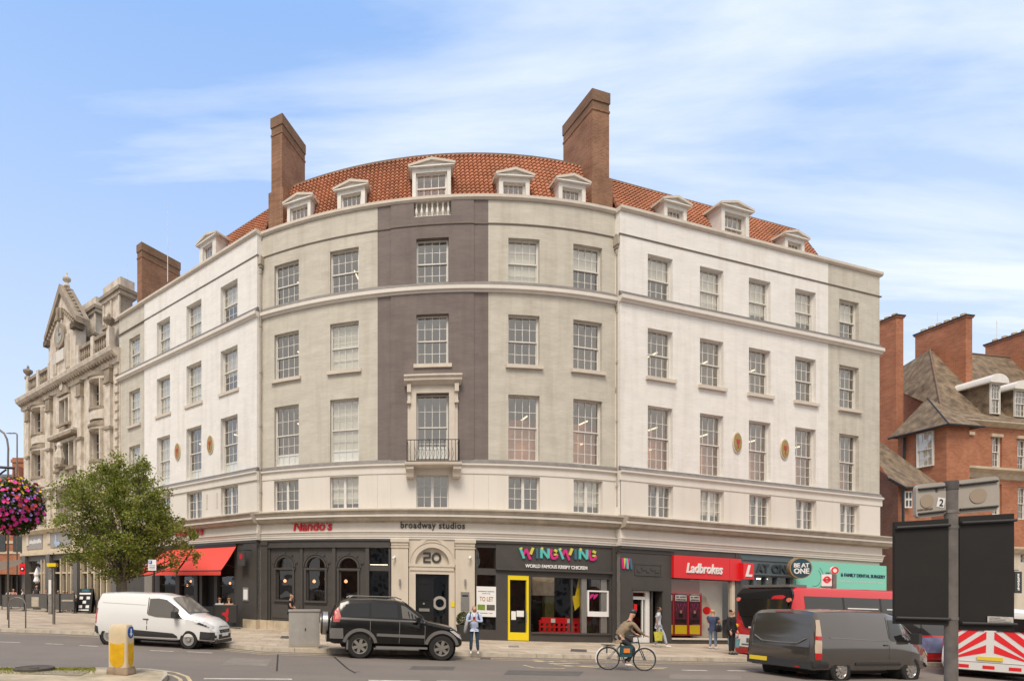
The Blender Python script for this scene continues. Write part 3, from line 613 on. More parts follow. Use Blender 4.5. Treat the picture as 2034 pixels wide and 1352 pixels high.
# markings
MYEL = M('worn_yellow_paint', (.66,.52,.30), .8, .5, 6, col2=(.36,.29,.20)); MWHT = M('worn_white_paint', (.74,.68,.60), .8, .35, 6, col2=(.45,.40,.34)); MTAR = M('tar_seam', (.035,.032,.03), .6)
def mark(pts, wd, mat, name='road_marking', zo=.004):
    q = [gp(a, b) for a, b in pts]; mb = MB()
    for p0, p1 in zip(q, q[1:]):
        d = (p1-p0); nn = Vector((-d.y, d.x, 0)).normalized()*wd/2
        mb.add([(v.x, v.y, gz(v.x, zo)) for v in (p0-nn, p1-nn, p1+nn, p0+nn)], [(0,1,2,3)])
    o = mb.build(name, mat, fix=False); o['kind'] = 'structure'; return o
def off(pts, d): return [(a, b+d) for a, b in pts]
mark(off(kerb_px[1:8], 3.2), .09, MYEL); mark(off(kerb_px[8:], 3.4), .09, MYEL)
mark(off(kerb_px[5:12], 6.2), .07, MYEL)
for a, b in (((0,1274),(40,1275.5)),((90,1277.5),(125,1279)),((158,1281),(195,1283)),((298,1291),(345,1293)),((372,1293.5),(422,1296))): mark([a, b], .1, MWHT)
for a, b in (((405,1347),(580,1348)),((732,1350.5),(835,1352)),((868,1352),(1010,1354)),((1355,1330),(1405,1331)),((1445,1331),(1505,1332)),((-150,1336),(-20,1338))): mark([a, b], .13, MWHT)
mark([(1040,1320),(1062,1325.5),(1122,1327)], .1, MYEL)
for a, b in (((1058,1310),(1100,1314)),((1062,1313),(1125,1312)),((1100,1319),(1190,1325)),((1120,1322),(1200,1322)),((1090,1317),(1150,1316)),((1255,1322),(1325,1325)),((1240,1317),(1300,1319)),((1270,1326),(1320,1327))): mark([a, b], .16, MYEL)
mark([(552,1299),(550,1332)], .05, MTAR, 'tar_seam'); mark([(664,1304),(690,1327),(706,1336)], .06, MTAR, 'tar_seam'); mark([(700,1334),(716,1333)], .03, MTAR, 'tar_seam')
mark([(318,1330),(350,1335),(372,1343),(378,1352)], .09, MYEL); mark([(322,1337),(345,1341),(358,1348),(360,1356)], .09, MYEL)
# traffic island in the near left corner
isl_px = [(-260,1322),(0,1324),(120,1324.5),(230,1325),(300,1327),(331,1331),(333,1338),(322,1350),(300,1368),(230,1400)]
isl = [gp(a, b, .12) for a, b in isl_px]; pts = [(p.x, p.y) for p in isl] + [(isl[-1].x-.6, 5.5), (isl[0].x, 5.5)]
MISL = M('island_slabs', (.58,.47,.33), .9, .35, 1.5, .2, 30, col2=(.27,.23,.15))
mb = MB(); n = len(pts); cxy = (sum(p[0] for p in pts)/n, sum(p[1] for p in pts)/n)
inn = [(cxy[0]+(x-cxy[0])*.965, cxy[1]+(y-cxy[1])*.93) for x, y in pts]
mb.add([(x,y,gz(x,.115)) for x,y in inn], [tuple(range(n))[::-1]], 0)
mb.add([(x,y,gz(x,.12)) for x,y in inn]+[(x,y,gz(x,.12)) for x,y in pts]+[(x,y,gz(x,-.02)) for x,y in pts], [(i,(i+1)%n,n+(i+1)%n,n+i) for i in range(n)]+[(n+i,n+(i+1)%n,2*n+(i+1)%n,2*n+i) for i in range(n)], 1)
o = mb.build('traffic_island', [MISL, MKERB]); o['kind'] = 'structure'
mb = MB(); q = [gp(a, b, .122) for a, b in ((40,1337),(100,1331),(180,1332),(160,1341))]; mb.add([(p.x,p.y,gz(p.x,.124)) for p in q], [(0,1,2,3)]); o = mb.build('island_cover_slab', M('old_slab',(.3,.25,.18),.9,.3,3), fix=False); o['kind'] = 'structure'
# mossy growth along the island edge
mb = MB(); 
for i in range(5200):
    px = random.uniform(-5, 190); py = random.gauss(1327.6, 1.6) if random.random() < .8 else random.uniform(1325, 1337)
    if py < 1325: py = 1325+random.random()
    p = gp(px, py, .12); h = random.uniform(.005,.03); a = random.uniform(0, pi); r = random.uniform(.006,.02)
    p.z = gz(p.x, .118); mb.a = random.random()
    mb.add([p+Vector((cos(a)*r,sin(a)*r,0)), p-Vector((cos(a)*r,sin(a)*r,0)), p+Vector((random.uniform(-.02,.02),random.uniform(-.02,.02),h))], [(0,1,2)])
o = mb.build('moss', M('yellow_green_moss', (.28,.27,.04), .9, .5, 8, col2=(.16,.17,.03)), fix=False); tag(o, 'yellow green moss along the edge of the traffic island', 'moss', kind='stuff')
mb = MB(); p = gp(68, 1329, .12); mb.lathe((p.x,p.y,gz(p.x,.11)), [(.42,0),(.42,.06),(.38,.07),(.36,.05),(.1,.045),(.1,.06),(.001,.06)], 20)
o = mb.build('drain_cover', M('rusty_iron',(.09,.075,.06),.8,.4,6), smooth=True, sharp=30); recenter(o); tag(o, 'dark round iron cover on the mossy traffic island', 'manhole cover')

# patches, gullies and covers in the road and pavement
MPATCH = M('newer_asphalt_patch', (.12,.105,.092), .9, .2, 3, .3, 80); MPATCH2 = M('older_asphalt_patch', (.235,.20,.17), .9, .2, 3, .3, 80)
def patch(q, mat, name='road_patch', zg=0, zo=.003):
    pts = [gp(a, b, zg) for a, b in q]; mb = MB(); mb.add([(p.x,p.y,gz(p.x,zg+zo)) for p in pts], [tuple(range(len(pts)))]); o = mb.build(name, mat, fix=False); o['kind'] = 'structure'
patch([(1010,1330),(1160,1333),(1150,1342),(1000,1339)], MPATCH); patch([(460,1306),(540,1308),(530,1322),(440,1319)], MPATCH2); patch([(1330,1338),(1470,1341),(1475,1349),(1330,1347)], MPATCH2); patch([(820,1322),(905,1323),(900,1330),(812,1329)], MPATCH)
MCOV = M('cast_iron_cover', (.10,.09,.08), .7, .4, 12, .4, 40)
patch([(1134,1288),(1165,1289),(1166,1294),(1133,1293)], MCOV, 'pavement_cover', .13, .006); patch([(560,1262),(592,1263),(590,1268),(556,1267)], MCOV, 'pavement_cover', .13, .006); patch([(955,1305),(975,1305.5),(974,1309),(953,1308.5)], MCOV, 'road_gully', 0, .006); patch([(1010,1281),(1030,1281.5),(1031,1285),(1010,1284.6)], MPATCH2, 'pavement_patch', .13, .006)
mb = MB()
for a, b in ((1395,1401),): pass
# ------------------------------------------------------------------ ground floor
MRED = M('signal_red', (.72,.015,.02), .35); MREDL = M('letter_red', (.50,.012,.02), .45); MBLK = M('black_gloss', (.012,.012,.013), .3); MYELP = M('yellow_door_paint', (.80,.60,.01), .4)
MWP = M('white_plastic', (.78,.77,.75), .5); MSTN = M('plinth_stone', (.52,.43,.31), .85, .25, 2, .1, 30); MCRM = M('cream_stone', (.60,.53,.44), .8, .08, 1, .08, 14, streak=.25)
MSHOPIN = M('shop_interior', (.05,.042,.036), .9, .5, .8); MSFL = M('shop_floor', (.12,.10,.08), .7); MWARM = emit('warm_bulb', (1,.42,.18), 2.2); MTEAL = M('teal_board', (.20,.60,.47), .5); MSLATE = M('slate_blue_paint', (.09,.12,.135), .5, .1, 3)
MALU = M('grey_steel', (.32,.31,.29), .4, .1, 4, metal=.6)
ZS = Z_SH
def zz(px, py, fac=None, off=0): return Zp(fac or (LW if px < 512 else CW if px < 1232 else RW), px, py, off)
SF = {}
def front(label, name='shopfront'):
    o = MB(); return o
# dark shell behind everything at street level
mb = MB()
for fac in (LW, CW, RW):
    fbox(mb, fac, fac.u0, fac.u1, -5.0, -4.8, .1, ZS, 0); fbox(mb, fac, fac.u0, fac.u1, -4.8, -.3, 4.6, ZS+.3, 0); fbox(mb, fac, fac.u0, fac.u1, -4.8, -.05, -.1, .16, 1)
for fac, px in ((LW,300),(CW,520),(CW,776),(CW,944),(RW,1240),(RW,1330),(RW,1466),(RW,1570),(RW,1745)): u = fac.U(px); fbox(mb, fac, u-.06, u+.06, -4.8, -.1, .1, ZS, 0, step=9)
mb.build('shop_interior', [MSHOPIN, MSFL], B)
def fr(mb, fac, pa, pb, o0, o1, za, zb, m=0): fbox(mb, fac, fac.U(pa), fac.U(pb), o0, o1, za, zb, m)
def pane(fac, ua, ub, off, za, zb, parent, mat=None, name='pane'):
    g = MB(); us = segs(fac, ua, ub)
    for a, b in zip(us, us[1:]): g.add([P(fac,a,off,za), P(fac,b,off,za), P(fac,b,off,zb), P(fac,a,off,zb)], [(0,1,2,3)])
    return g.build(name, mat or GLD, parent, fix=False)
def arch(mb, fac, u0, u1, z0, z1, a0, a1, zb, zs, off, dep=.12, m=0, n=14):
    c = (a0+a1)/2; r = (a1-a0)/2; rz = r
    for x0, x1 in ((u0, a0), (a1, u1)):
        us = segs(fac, x0, x1)
        for a, b in zip(us, us[1:]): mb.add([P(fac,a,off,z0), P(fac,b,off,z0), P(fac,b,off,z1), P(fac,a,off,z1)], [(0,1,2,3)], m)
    if zb > z0: mb.add([P(fac,a0,off,z0), P(fac,a1,off,z0), P(fac,a1,off,zb), P(fac,a0,off,zb)], [(0,1,2,3)], m)
    pts = [(c-r*cos(pi*i/n), zs+rz*sin(pi*i/n)) for i in range(n+1)]
    for p, q in zip(pts, pts[1:]):
        mb.add([P(fac,p[0],off,p[1]), P(fac,q[0],off,q[1]), P(fac,q[0],off,z1), P(fac,p[0],off,z1)], [(0,1,2,3)], m)
        mb.add([P(fac,p[0],off,p[1]), P(fac,q[0],off,q[1]), P(fac,q[0],off-dep,q[1]), P(fac,p[0],off-dep,p[1])], [(3,2,1,0)], m)
    for x in (a0, a1): mb.add([P(fac,x,off,zb), P(fac,x,off-dep,zb), P(fac,x,off-dep,zs), P(fac,x,off,zs)], [(0,1,2,3)], m)
    return pts
def archring(mb, fac, c, zs, r0, r1, o0, o1, m=0, n=14):
    for i in range(n):
        a, b = pi*i/n, pi*(i+1)/n
        mb.prism([(c-r0*cos(a),zs+r0*sin(a)),(c-r1*cos(a),zs+r1*sin(a)),(c-r1*cos(b),zs+r1*sin(b)),(c-r0*cos(b),zs+r0*sin(b))], lambda x,y,d: P(fac,x,d,y), o0, o1, m)

for fac, pa, pb, o_ in ((RW,1345,1390,-.9),(RW,1405,1450,-.8),(CW,1060,1130,-1.2),(CW,1150,1200,-1.2),(CW,1015,1045,-1.2),(RW,1480,1560,-1.2),(CW,736,770,-1.5),(LW,360,384,-1.4)):
    m2 = MB(); u0_, u1_ = fac.U(pa, o_), fac.U(pb, o_); fbox(m2, fac, u0_, u1_, o_-.08, o_+.08, 3.55, 3.6, step=9); m2.build('added_fill_light', MFILL, B)  # glowing strips added to brighten the shop interiors
# --- restaurant front on the curve
mb = MB(); A = CW
fr(mb, A, 514, 533, -.3, .09, .62, ZS-.02); fr(mb, A, 512, 534, -.3, .13, ZS-.28, ZS-.01)
fr(mb, A, 533, 776, -.3, .04, zz(600,1087), ZS-.01); fr(mb, A, 533, 776, -.3, .07, zz(600,1087), zz(600,1083)); fr(mb, A, 533, 777, -.1, .10, ZS-.09, ZS-.012)
ztop = zz(600,1087)
for pa, pb, a0, a1 in ((533,598,548.5,579.5),(598,664,608.5,644),(664,727,674,709)):
    zs = zz(620, 1125.5); zb = zz(620, 1192)
    arch(mb, A, A.U(pa), A.U(pb), .6, ztop, A.U(a0), A.U(a1), zb, zs, -.08, .16)
    c = (A.U(a0)+A.U(a1))/2; r = (A.U(a1)-A.U(a0))/2
    archring(mb, A, c, zs, r+.02, r+.1, -.079, -.03); archring(mb, A, c, zs, r+.14, r+.2, -.079, -.02)
    for i in range(5):
        t = pi*(i+.5)/5; x, y = c-(r+.26)*cos(t), zs+(r+.26)*sin(t); mb.prism([(x-.07,y-.04),(x+.07,y-.04),(x+.07,y+.04),(x-.07,y+.04)], lambda p,q,d: P(A,p,d,q), -.08, -.03)
    fr(mb, A, a0-6, a1+6, -.08, .0, zs-.14, zs-.04); fr(mb, A, a0-5, a1+5, -.079, .03, zb-.1, zb)
    for x in (a0-4.5, a1+1): fr(mb, A, x, x+3.5, -.08, .0, zb, zs-.14)
    fr(mb, A, pa-2, pa+3, -.1, .0, .6, ztop); fr(mb, A, pa+6, pb-4, -.079, -.05, .75, zb-.25)
fr(mb, A, 660, 666, -.1, .03, .6, ztop); fr(mb, A, 726, 733, -.3, .03, .6, ztop); fr(mb, A, 772, 776, -.3, .03, .6, ztop)
fr(mb, A, 733, 772, -.25, -.02, zz(750,1133), zz(750,1121)); fr(mb, A, 733, 772, -.25, 0, .6, .9)
fr(mb, A, 512, 776, -.3, .0, .1, .6)
sf = mb.build('shopfront', MBK, B); sf['label'] = 'charcoal painted restaurant front with three arched windows'
mb = MB(); us = [A.U(p) for p in (512,534,546,600,665,776)]
for a, b in zip(us, us[1:]): fbox(mb, A, a+.01, b-.01, -.2, .16, .1, .60)
mb.build('plinth', MSTN, sf)
for pa, pb in ((548.5,579.5),(608.5,644),(674,709)): 
    pane(A, A.U(pa)-.02, A.U(pb)+.02, -.2, zz(620,1192), zz(620,1105), sf)
    m2 = MB(); fr(m2, A, pa, pb, -.2, -.14, zz(620,1133), zz(620,1127)); fr(m2, A, pa, pa+1.6, -.2, -.13, zz(620,1192), zz(620,1127)); m2.build('window_frame', MBK, sf)
pane(A, A.U(733), A.U(772), -.2, .9, ztop, sf)
for px, py, o in ((566,1153,-.9),(624,1154,-.9),(648,1149,-1.1),(687,1154,-.8),(715,1151,-1.5),(590,1153,-2.5)):
    u = A.U(px, o); z = Zp(A, px, py, o); m2 = MB(); m2.lathe(P(A,u,o,z), [(.001,-.09),(.07,-.05),(.09,0),(.07,.05),(.03,.09),(.001,.1)], 8); l_ = m2.build('pendant_lamp', MWARM, sf)
    m2 = MB(); m2.tube([P(A,u,o,z+.1), P(A,u,o,4.6)], .012, 4); m2.build('flex', MBLK, l_)
# --- stone entrance
mb = MB(); zc_ = zz(858,1120); ua, ub = A.U(812), A.U(903); a0, a1 = A.U(825.3), A.U(891.8); zdt = zz(858,1139.5)
arch(mb, A, ua, ub, zc_, ZS, a0, a1, zc_, zc_, .02, .14, n=18)
for x0, x1 in ((ua, a0), (a1, ub)): fbox(mb, A, x0, x1, -.3, .02, .13, zc_, 0); fbox(mb, A, x0+.02, x1+.005, -.1, .06, .13, zdt, 0)
fbox(mb, A, ua, ub, -.3, .03, zdt, zc_-.1, 0); fbox(mb, A, ua-.0, ub+.0, -.1, .10, zc_-.12, zc_, 0); fbox(mb, A, ua+.04, ub-.04, -.1, .07, zc_-.3, zc_-.12, 0)
archring(mb, A, (a0+a1)/2, zc_, (a1-a0)/2+.01, (a1-a0)/2+.25, .02, .07, n=18); archring(mb, A, (a0+a1)/2, zc_, (a1-a0)/2+.25, (a1-a0)/2+.3, .02, .10, n=18)
mb.prism([(a0+(a1-a0)*i/18 if False else (a0+a1)/2-(a1-a0)/2*cos(pi*i/18), zc_+(a1-a0)/2*sin(pi*i/18)) for i in range(19)], lambda x,y,d: P(A,x,d,y), -.16, -.12)
archring(mb, A, (a0+a1)/2, zc_+.55, .62, .78, .02, .05, n=8)
for pa, pb in ((778,811),(904,942)):
    fr(mb, A, pa, pb, -.3, .12, .5, ZS-.0); fr(mb, A, pa-1.5, pb+1.5, -.3, .17, .13, .5); fr(mb, A, pa-1, pb+1, -.1, .16, ZS-.42, ZS-.36); fr(mb, A, pa-1.5, pb+1.5, -.1, .20, ZS-.16, ZS-.004); fr(mb, A, pa-.5, pb+.5, -.1, .15, ZS-.3, ZS-.16)
en = mb.build('entrance', MCRM, B); en['label'] = 'cream stone entrance with pilasters and a round arch over the door'
mb = MB(); mid = (a0+a1)/2
fbox(mb, A, a0, a0+.06, -.22, -.12, .13, zdt); fbox(mb, A, a1-.06, a1, -.22, -.12, .13, zdt); fbox(mb, A, a0, a1, -.22, -.12, zdt-.07, zdt)
fbox(mb, A, a0+.06, mid, -.2, -.15, .15, zdt-.07)
for z0, z1 in ((.3,.85),(1.0,1.25),(1.9,2.55),(2.65,zdt-.15)): fbox(mb, A, a0+.14, mid-.08, -.15, -.13, z0, z1)
fbox(mb, A, mid, mid+.07, -.2, -.14, .15, zdt-.07); fbox(mb, A, a1-.12, a1-.06, -.2, -.14, .15, zdt-.07); fbox(mb, A, mid, a1-.06, -.2, -.14, .13, .25)
dr = mb.build('door', MBLK, en); pane(A, mid+.07, a1-.12, -.17, .25, zdt-.07, dr)
m2 = MB(); c = (mid+a1-.05)/2; zc2 = zz(872,1197); archring(m2, A, c, zc2, .2, .33, -.168, -.16, n=12)
for i in range(12):
    a, b = pi*i/12+pi, pi*(i+1)/12+pi; m2.prism([(c-r0*cos(t), zc2+r0*sin(t)) for r0, t in ((.2,a),(.33,a),(.33,b),(.2,b))], lambda x,y,d: P(A,x,d,y), -.168, -.16)
m2.build('frosted_ring', M('frosted_ring',(.32,.30,.27),.5), dr)
m2 = MB(); fbox(m2, A, a0+.16, mid-.12, -.13, -.11, 1.36, 1.5); m2.build('letter_plate', MALU, dr)
m2 = MB(); m2.lathe(P(A,(a0+mid)/2,-.1,1.72), [(.001,-.03),(.05,-.02),(.05,.02),(.001,.03)], 8, axis='y'); m2.build('door_knob', MALU, dr)
for px in (795, 923): m2 = MB(); m2.tube([P(A,A.U(px),.2,zz(px,1163)), P(A,A.U(px),.2,zz(px,1150))], .045, 8); fbox(m2, A, A.U(px)-.02, A.U(px)+.02, .1, .2, zz(px,1158), zz(px,1155)); m2.build('wall_light', MALU, en)
for px, s in ((785,-1),(933,1)):
    u = A.U(px); m2 = MB(); m2.tube([P(A,u,.12,zz(px,1106)), P(A,u,.24,zz(px,1106)), P(A,u-.1,.34,zz(px,1110))], .045, 8); m2.build('security_camera', MWP, en)
m2 = MB(); fr(m2, A, 914.5, 931, .11, .15, zz(923,1212), zz(923,1175)); ip = m2.build('intercom_panel', MALU, en); m2 = MB(); fr(m2, A, 917, 928.5, .15, .155, zz(923,1184), zz(923,1181)); m2.build('name_strip', MBLK, ip)
m2 = MB(); fr(m2, A, 895.5, 902.5, .06, .08, zz(899,1204.5), zz(899,1194.5)); m2.build('notice', MYELP, en)
# --- window with the letting board, then the chicken shop
mb = MB()
fr(mb, A, 944, 947, -.3, .04, .1, ZS); fr(mb, A, 984.5, 1008, -.3, .04, .1, zz(1000,1137)); fr(mb, A, 947, 985, -.3, .02, zz(965,1141), zz(965,1128)); fr(mb, A, 947, 985, -.3, .03, .1, .6); fr(mb, A, 944, 986, -.3, .03, zz(965,1087), ZS-.01)
fr(mb, A, 984.5, 1213, -.3, .06, zz(1100,1131,A), ZS-.012); fr(mb, A, 944, 1214, -.1, .11, ZS-.12, ZS-.014); fr(mb, A, 984, 1213, -.1, .16, zz(1100,1135,A), zz(1100,1131,A)); fr(mb, A, 984.5, 1213, -.3, .02, zz(1100,1146,A), zz(1100,1135,A))
fr(mb, A, 1050, 1054, -.3, .02, .1, zz(1050,1143)); fr(mb, A, 1054, 1213, -.25, .02, .1, zz(1120,1258)); fr(mb, A, 1054, 1213, -.2, .08, zz(1120,1259), zz(1120,1256))
fr(mb, A, 1137, 1139.5, -.2, -.08, .6, zz(1138,1146)); fr(mb, A, 1210, 1214, -.3, .04, .1, ZS-.02); fr(mb, A, 1213, 1231, -.3, .12, .1, ZS-.01)
sf2 = mb.build('shopfront', MBK, B); sf2['label'] = 'charcoal front with a yellow door right of the stone entrance'
m2 = MB(); fr(m2, A, 1157, 1167, -.2, -.06, zz(1160,1257), zz(1160,1146)); fr(m2, A, 1196, 1208, -.2, -.07, zz(1200,1257), zz(1200,1146)); m2.build('window_post', MALU, sf2)
pane(A, A.U(947), A.U(985), -.15, .6, zz(965,1087), sf2); pane(A, A.U(1054), A.U(1210), -.12, zz(1120,1257), zz(1120,1145), sf2)
m2 = MB(); zd0, zd1 = .16, zz(1029,1142.5)
fr(m2, A, 1008.5, 1012.5, -.1, .03, zd0, zd1); fr(m2, A, 1045.5, 1049.8, -.1, .03, zd0, zd1); fr(m2, A, 1012.5, 1045.5, -.1, .029, zd1-.2, zd1); fr(m2, A, 1012.5, 1045.5, -.1, .029, zd0, zd0+.36)
yd = m2.build('door', MYELP, sf2); yd['label'] = 'bright yellow framed glass door'; pane(A, A.U(1012.5), A.U(1045.5), -.04, zd0+.36, zd1-.2, yd)
m2 = MB(); m2.tube([P(A,A.U(1044),.08,1.0), P(A,A.U(1044),.08,1.5)], .02, 6); m2.build('door_handle', MALU, yd)
m2 = MB(); fr(m2, A, 1016, 1025, -.035, -.02, zz(1020,1230), zz(1020,1213)); fr(m2, A, 1026.5, 1041, -.035, -.02, zz(1030,1224), zz(1030,1212)); m2.build('door_notice', MWP, yd)
# inside the shop window: plastic barrier, hanging flag, framed menu
mb = MB(); o_ = -.75; u0, u1 = A.U(1071,o_), A.U(1157,o_); zb_, zt_ = Zp(A,1110,1256,o_), Zp(A,1110,1226,o_); n = 9
for i in range(n):
    a = u0+(u1-u0)*i/n; b = u0+(u1-u0)*(i+1)/n; w_ = (b-a)
    fbox(mb, A, a, a+w_*.22, o_-.04, o_+.04, zb_, zt_-.12, step=9); fbox(mb, A, b-w_*.22, b, o_-.04, o_+.04, zb_, zt_-.12, step=9)
    for z in (0, .33, .63): fbox(mb, A, a, b, o_-.039, o_+.039, zb_+(zt_-zb_)*z, zb_+(zt_-zb_)*z+.08, step=9)
fbox(mb, A, u0+.1, u1-.1, o_-.05, o_+.05, zt_-.28, zt_, step=9); fbox(mb, A, u0, u1, -1.2, o_-.04, .1, zb_, 1)
for i in (2, 5): a = u0+(u1-u0)*i/8; fbox(mb, A, a, a+.22, o_+.05, o_+.06, zt_-.24, zt_-.05, 2, step=9)
o = mb.build('plastic_barrier', [MRED, MSFL, MWP]); recenter(o); tag(o, 'red plastic street barrier standing behind the glass of the shop window', 'barrier')
mb = MB(); f_ = lambda px, py: (A.U(px,-.3), Zp(A,px,py,-.3)); mb.prism([f_(1150,1148), f_(1154,1149), f_(1154,1200), f_(1142,1212), f_(1137,1184), f_(1143,1182)], lambda x,y,d: P(A,x,d,y), -.33, -.3)
o = mb.build('hanging_flag', M('yellow_cloth',(.85,.62,.01),.8,.3,9)); recenter(o); tag(o, 'yellow cloth flag hanging inside the shop window above the red barrier', 'flag')
mb = MB(); z0, z1 = zz(1190,1224), zz(1190,1172)
fr(mb, A, 1168, 1211, -.10, -.03, z0, z0+.24); fr(mb, A, 1168, 1211, -.10, -.03, z1-.07, z1); fr(mb, A, 1168, 1171, -.10, -.03, z0, z1); fr(mb, A, 1207.5, 1211, -.10, -.03, z0, z1)
mf = mb.build('menu_frame', MWP, sf2); m2 = MB(); [m2.prism([(A.U(1173+k*4),zz(1180,1190-k%2*3)),(A.U(1177+k*4),zz(1180,1186-k%2*4)),(A.U(1178+k*4),zz(1180,1179)),(A.U(1174+k*4),zz(1180,1182-k%2*3))], lambda x,y,d: P(A,x,d,y), -.09, -.07) for k in range(4)]; m2.build('pink_drawing', M('magenta',(.5,.02,.2),.5), mf)
m2 = MB(); fbox(m2, A, A.U(1058,-1.4), A.U(1101,-1.4), -1.6, -1.4, Zp(A,1080,1182,-1.4), Zp(A,1080,1140,-1.4)); m2.build('reflection_panel', M('pale_reflection',(.55,.50,.42),.6,.3,3), sf2); m2 = MB(); fbox(m2, A, A.U(1083,-1.3), A.U(1101,-1.3), -1.6, -1.31, .16, Zp(A,1080,1183,-1.3)); m2.build('green_post', M('olive_panel',(.16,.16,.04),.6,.3,3), sf2)  # pale panel imitates a reflection in the glass; green post below it
# letting board
mb = MB(); z0, z1 = zz(965,1224,A,.05), zz(965,1164,A,.05); fr(mb, A, 946, 984.5, .03, .06, z0, z1); tl = mb.build('letting_board', MWP, B)
MGRY = M('print_grey', (.12,.12,.12), .6)
scribble('small_print', MGRY, tl, lambda u, v: P(A, A.U(949)+(A.U(981)-A.U(949))*u, .063, zz(965,1175)+.055*v), 26, 2); scribble('small_print', MGRY, tl, lambda u, v: P(A, A.U(957)+(A.U(973)-A.U(957))*u, .063, zz(965,1179)+.045*v), 12, 5); ftext('TO LET', A, 952, 979, 1193, .2, M('print_brown',(.40,.20,.10),.6), .06, .066, .015, parent=tl)
m2 = MB(); fr(m2, A, 948, 963, .06, .065, zz(965,1211), zz(965,1200)); m2.build('photo_print', M('print_green',(.2,.3,.03),.6,.4,6), tl); m2 = MB(); fr(m2, A, 966, 982, .06, .065, zz(965,1211), zz(965,1200)); m2.build('photo_print', M('print_taupe',(.12,.10,.09),.6,.4,6), tl)
scribble('small_print', MGRY, tl, lambda u, v: P(A, A.U(951)+(A.U(978)-A.U(951))*u, .063, zz(965,1218)+.05*v), 20, 3)
# --- right wing: door bay, bookmaker, bar, dentist
A = RW; mb = MB(); dz = zz(1285,1173,A)
fr(mb, A, 1232, 1257, -.4, .02, .1, ZS-.3); fr(mb, A, 1315, 1333, -.4, .02, .1, ZS-.3); fr(mb, A, 1257, 1315, -.4, .02, dz, ZS-.3); fr(mb, A, 1230, 1335, -.4, .05, ZS-.3, ZS-.14); fr(mb, A, 1230, 1336, -.4, .12, ZS-.14, ZS-.012)
fr(mb, A, 1260, 1313, .01, .05, zz(1285,1143), zz(1285,1141)); fr(mb, A, 1260, 1313, .01, .04, zz(1285,1121.5), zz(1285,1120)); fr(mb, A, 1260, 1261.5, .01, .04, zz(1285,1143), zz(1285,1120)); fr(mb, A, 1311.5, 1313, .01, .04, zz(1285,1143), zz(1285,1120))
for i in range(5): fr(mb, A, 1265+9*i, 1271+9*i, .01, .05, zz(1285,1136-(i%2)*4), zz(1285,1131-(i%2)*4))
fr(mb, A, 1298, 1300, -.4, -.1, .1, dz); fr(mb, A, 1255, 1317, .0, .06, dz+.02, dz+.1)
sf3 = mb.build('shopfront', MBK, B); sf3['label'] = 'charcoal bay with a white framed door between the yellow door and the red sign'
m2 = MB(); fr(m2, A, 1258, 1261, -.3, -.22, .16, dz); fr(m2, A, 1289, 1297, -.3, -.2, .16, dz); fr(m2, A, 1261, 1289, -.3, -.22, zz(1275,1190), zz(1275,1184)); fr(m2, A, 1261, 1289, -.3, -.221, dz-.08, dz); fr(m2, A, 1261, 1289, -.3, -.22, .16, .4); fr(m2, A, 1283, 1285, -.3, -.22, .4, zz(1275,1190))
d3 = m2.build('door', MWP, sf3); pane(A, A.U(1261), A.U(1289), -.26, .4, dz, d3); m2 = MB(); fr(m2, A, 1267, 1273.5, -.25, -.24, zz(1270,1212), zz(1270,1199)); m2.build('sticker', MRED, d3)
# bookmaker
mb = MB(); zf0 = zz(1400,1149,A); zf1 = zz(1400,1110,A)
fr(mb, A, 1333, 1466, -.3, .02, zf1, ZS-.012); fr(mb, A, 1333, 1466, -.3, .0, .1, zz(1400,1271,A)); fr(mb, A, 1460, 1470, -.3, .04, .1, ZS-.05); fr(mb, A, 1333, 1466, -.3, -.03, zf0-.06, zf0)
sf4 = mb.build('shopfront', MBK, B); sf4['label'] = 'betting shop front under the red sign'
m2 = MB(); fr(m2, A, 1334, 1460, -.2, .05, zz(1400,1270,A), zz(1400,1267,A)); fr(m2, A, 1454, 1460, -.2, .0, .4, zf0); m2.build('window_sill', MCRM, sf4)
pane(A, A.U(1334), A.U(1460), -.1, zz(1400,1268,A), zf0, sf4)
m2 = MB(); za, zb2 = zz(1365,1262,A), zz(1365,1176,A)
for px in (1334,1341.5,1370.5,1396): fr(m2, A, px, px+3.2, -.18, -.14, za, zb2)
fr(m2, A, 1334, 1399, -.18, -.14, zb2-.06, zb2+.02); fr(m2, A, 1334, 1399, -.18, -.14, za, za+.06); fr(m2, A, 1334, 1397, -.30, -.2, zb2, zf0-.1, 1)
pf = m2.build('poster_rack', [M('poster_red',(.45,.02,.03),.5), M('brown_red_valance',(.28,.08,.04),.7)], sf4)
MPU = M('poster_purple', (.16,.015,.06), .5, .8, 7, col2=(.04,.012,.02)); MPY = M('poster_yellow', (.82,.60,.01), .5)
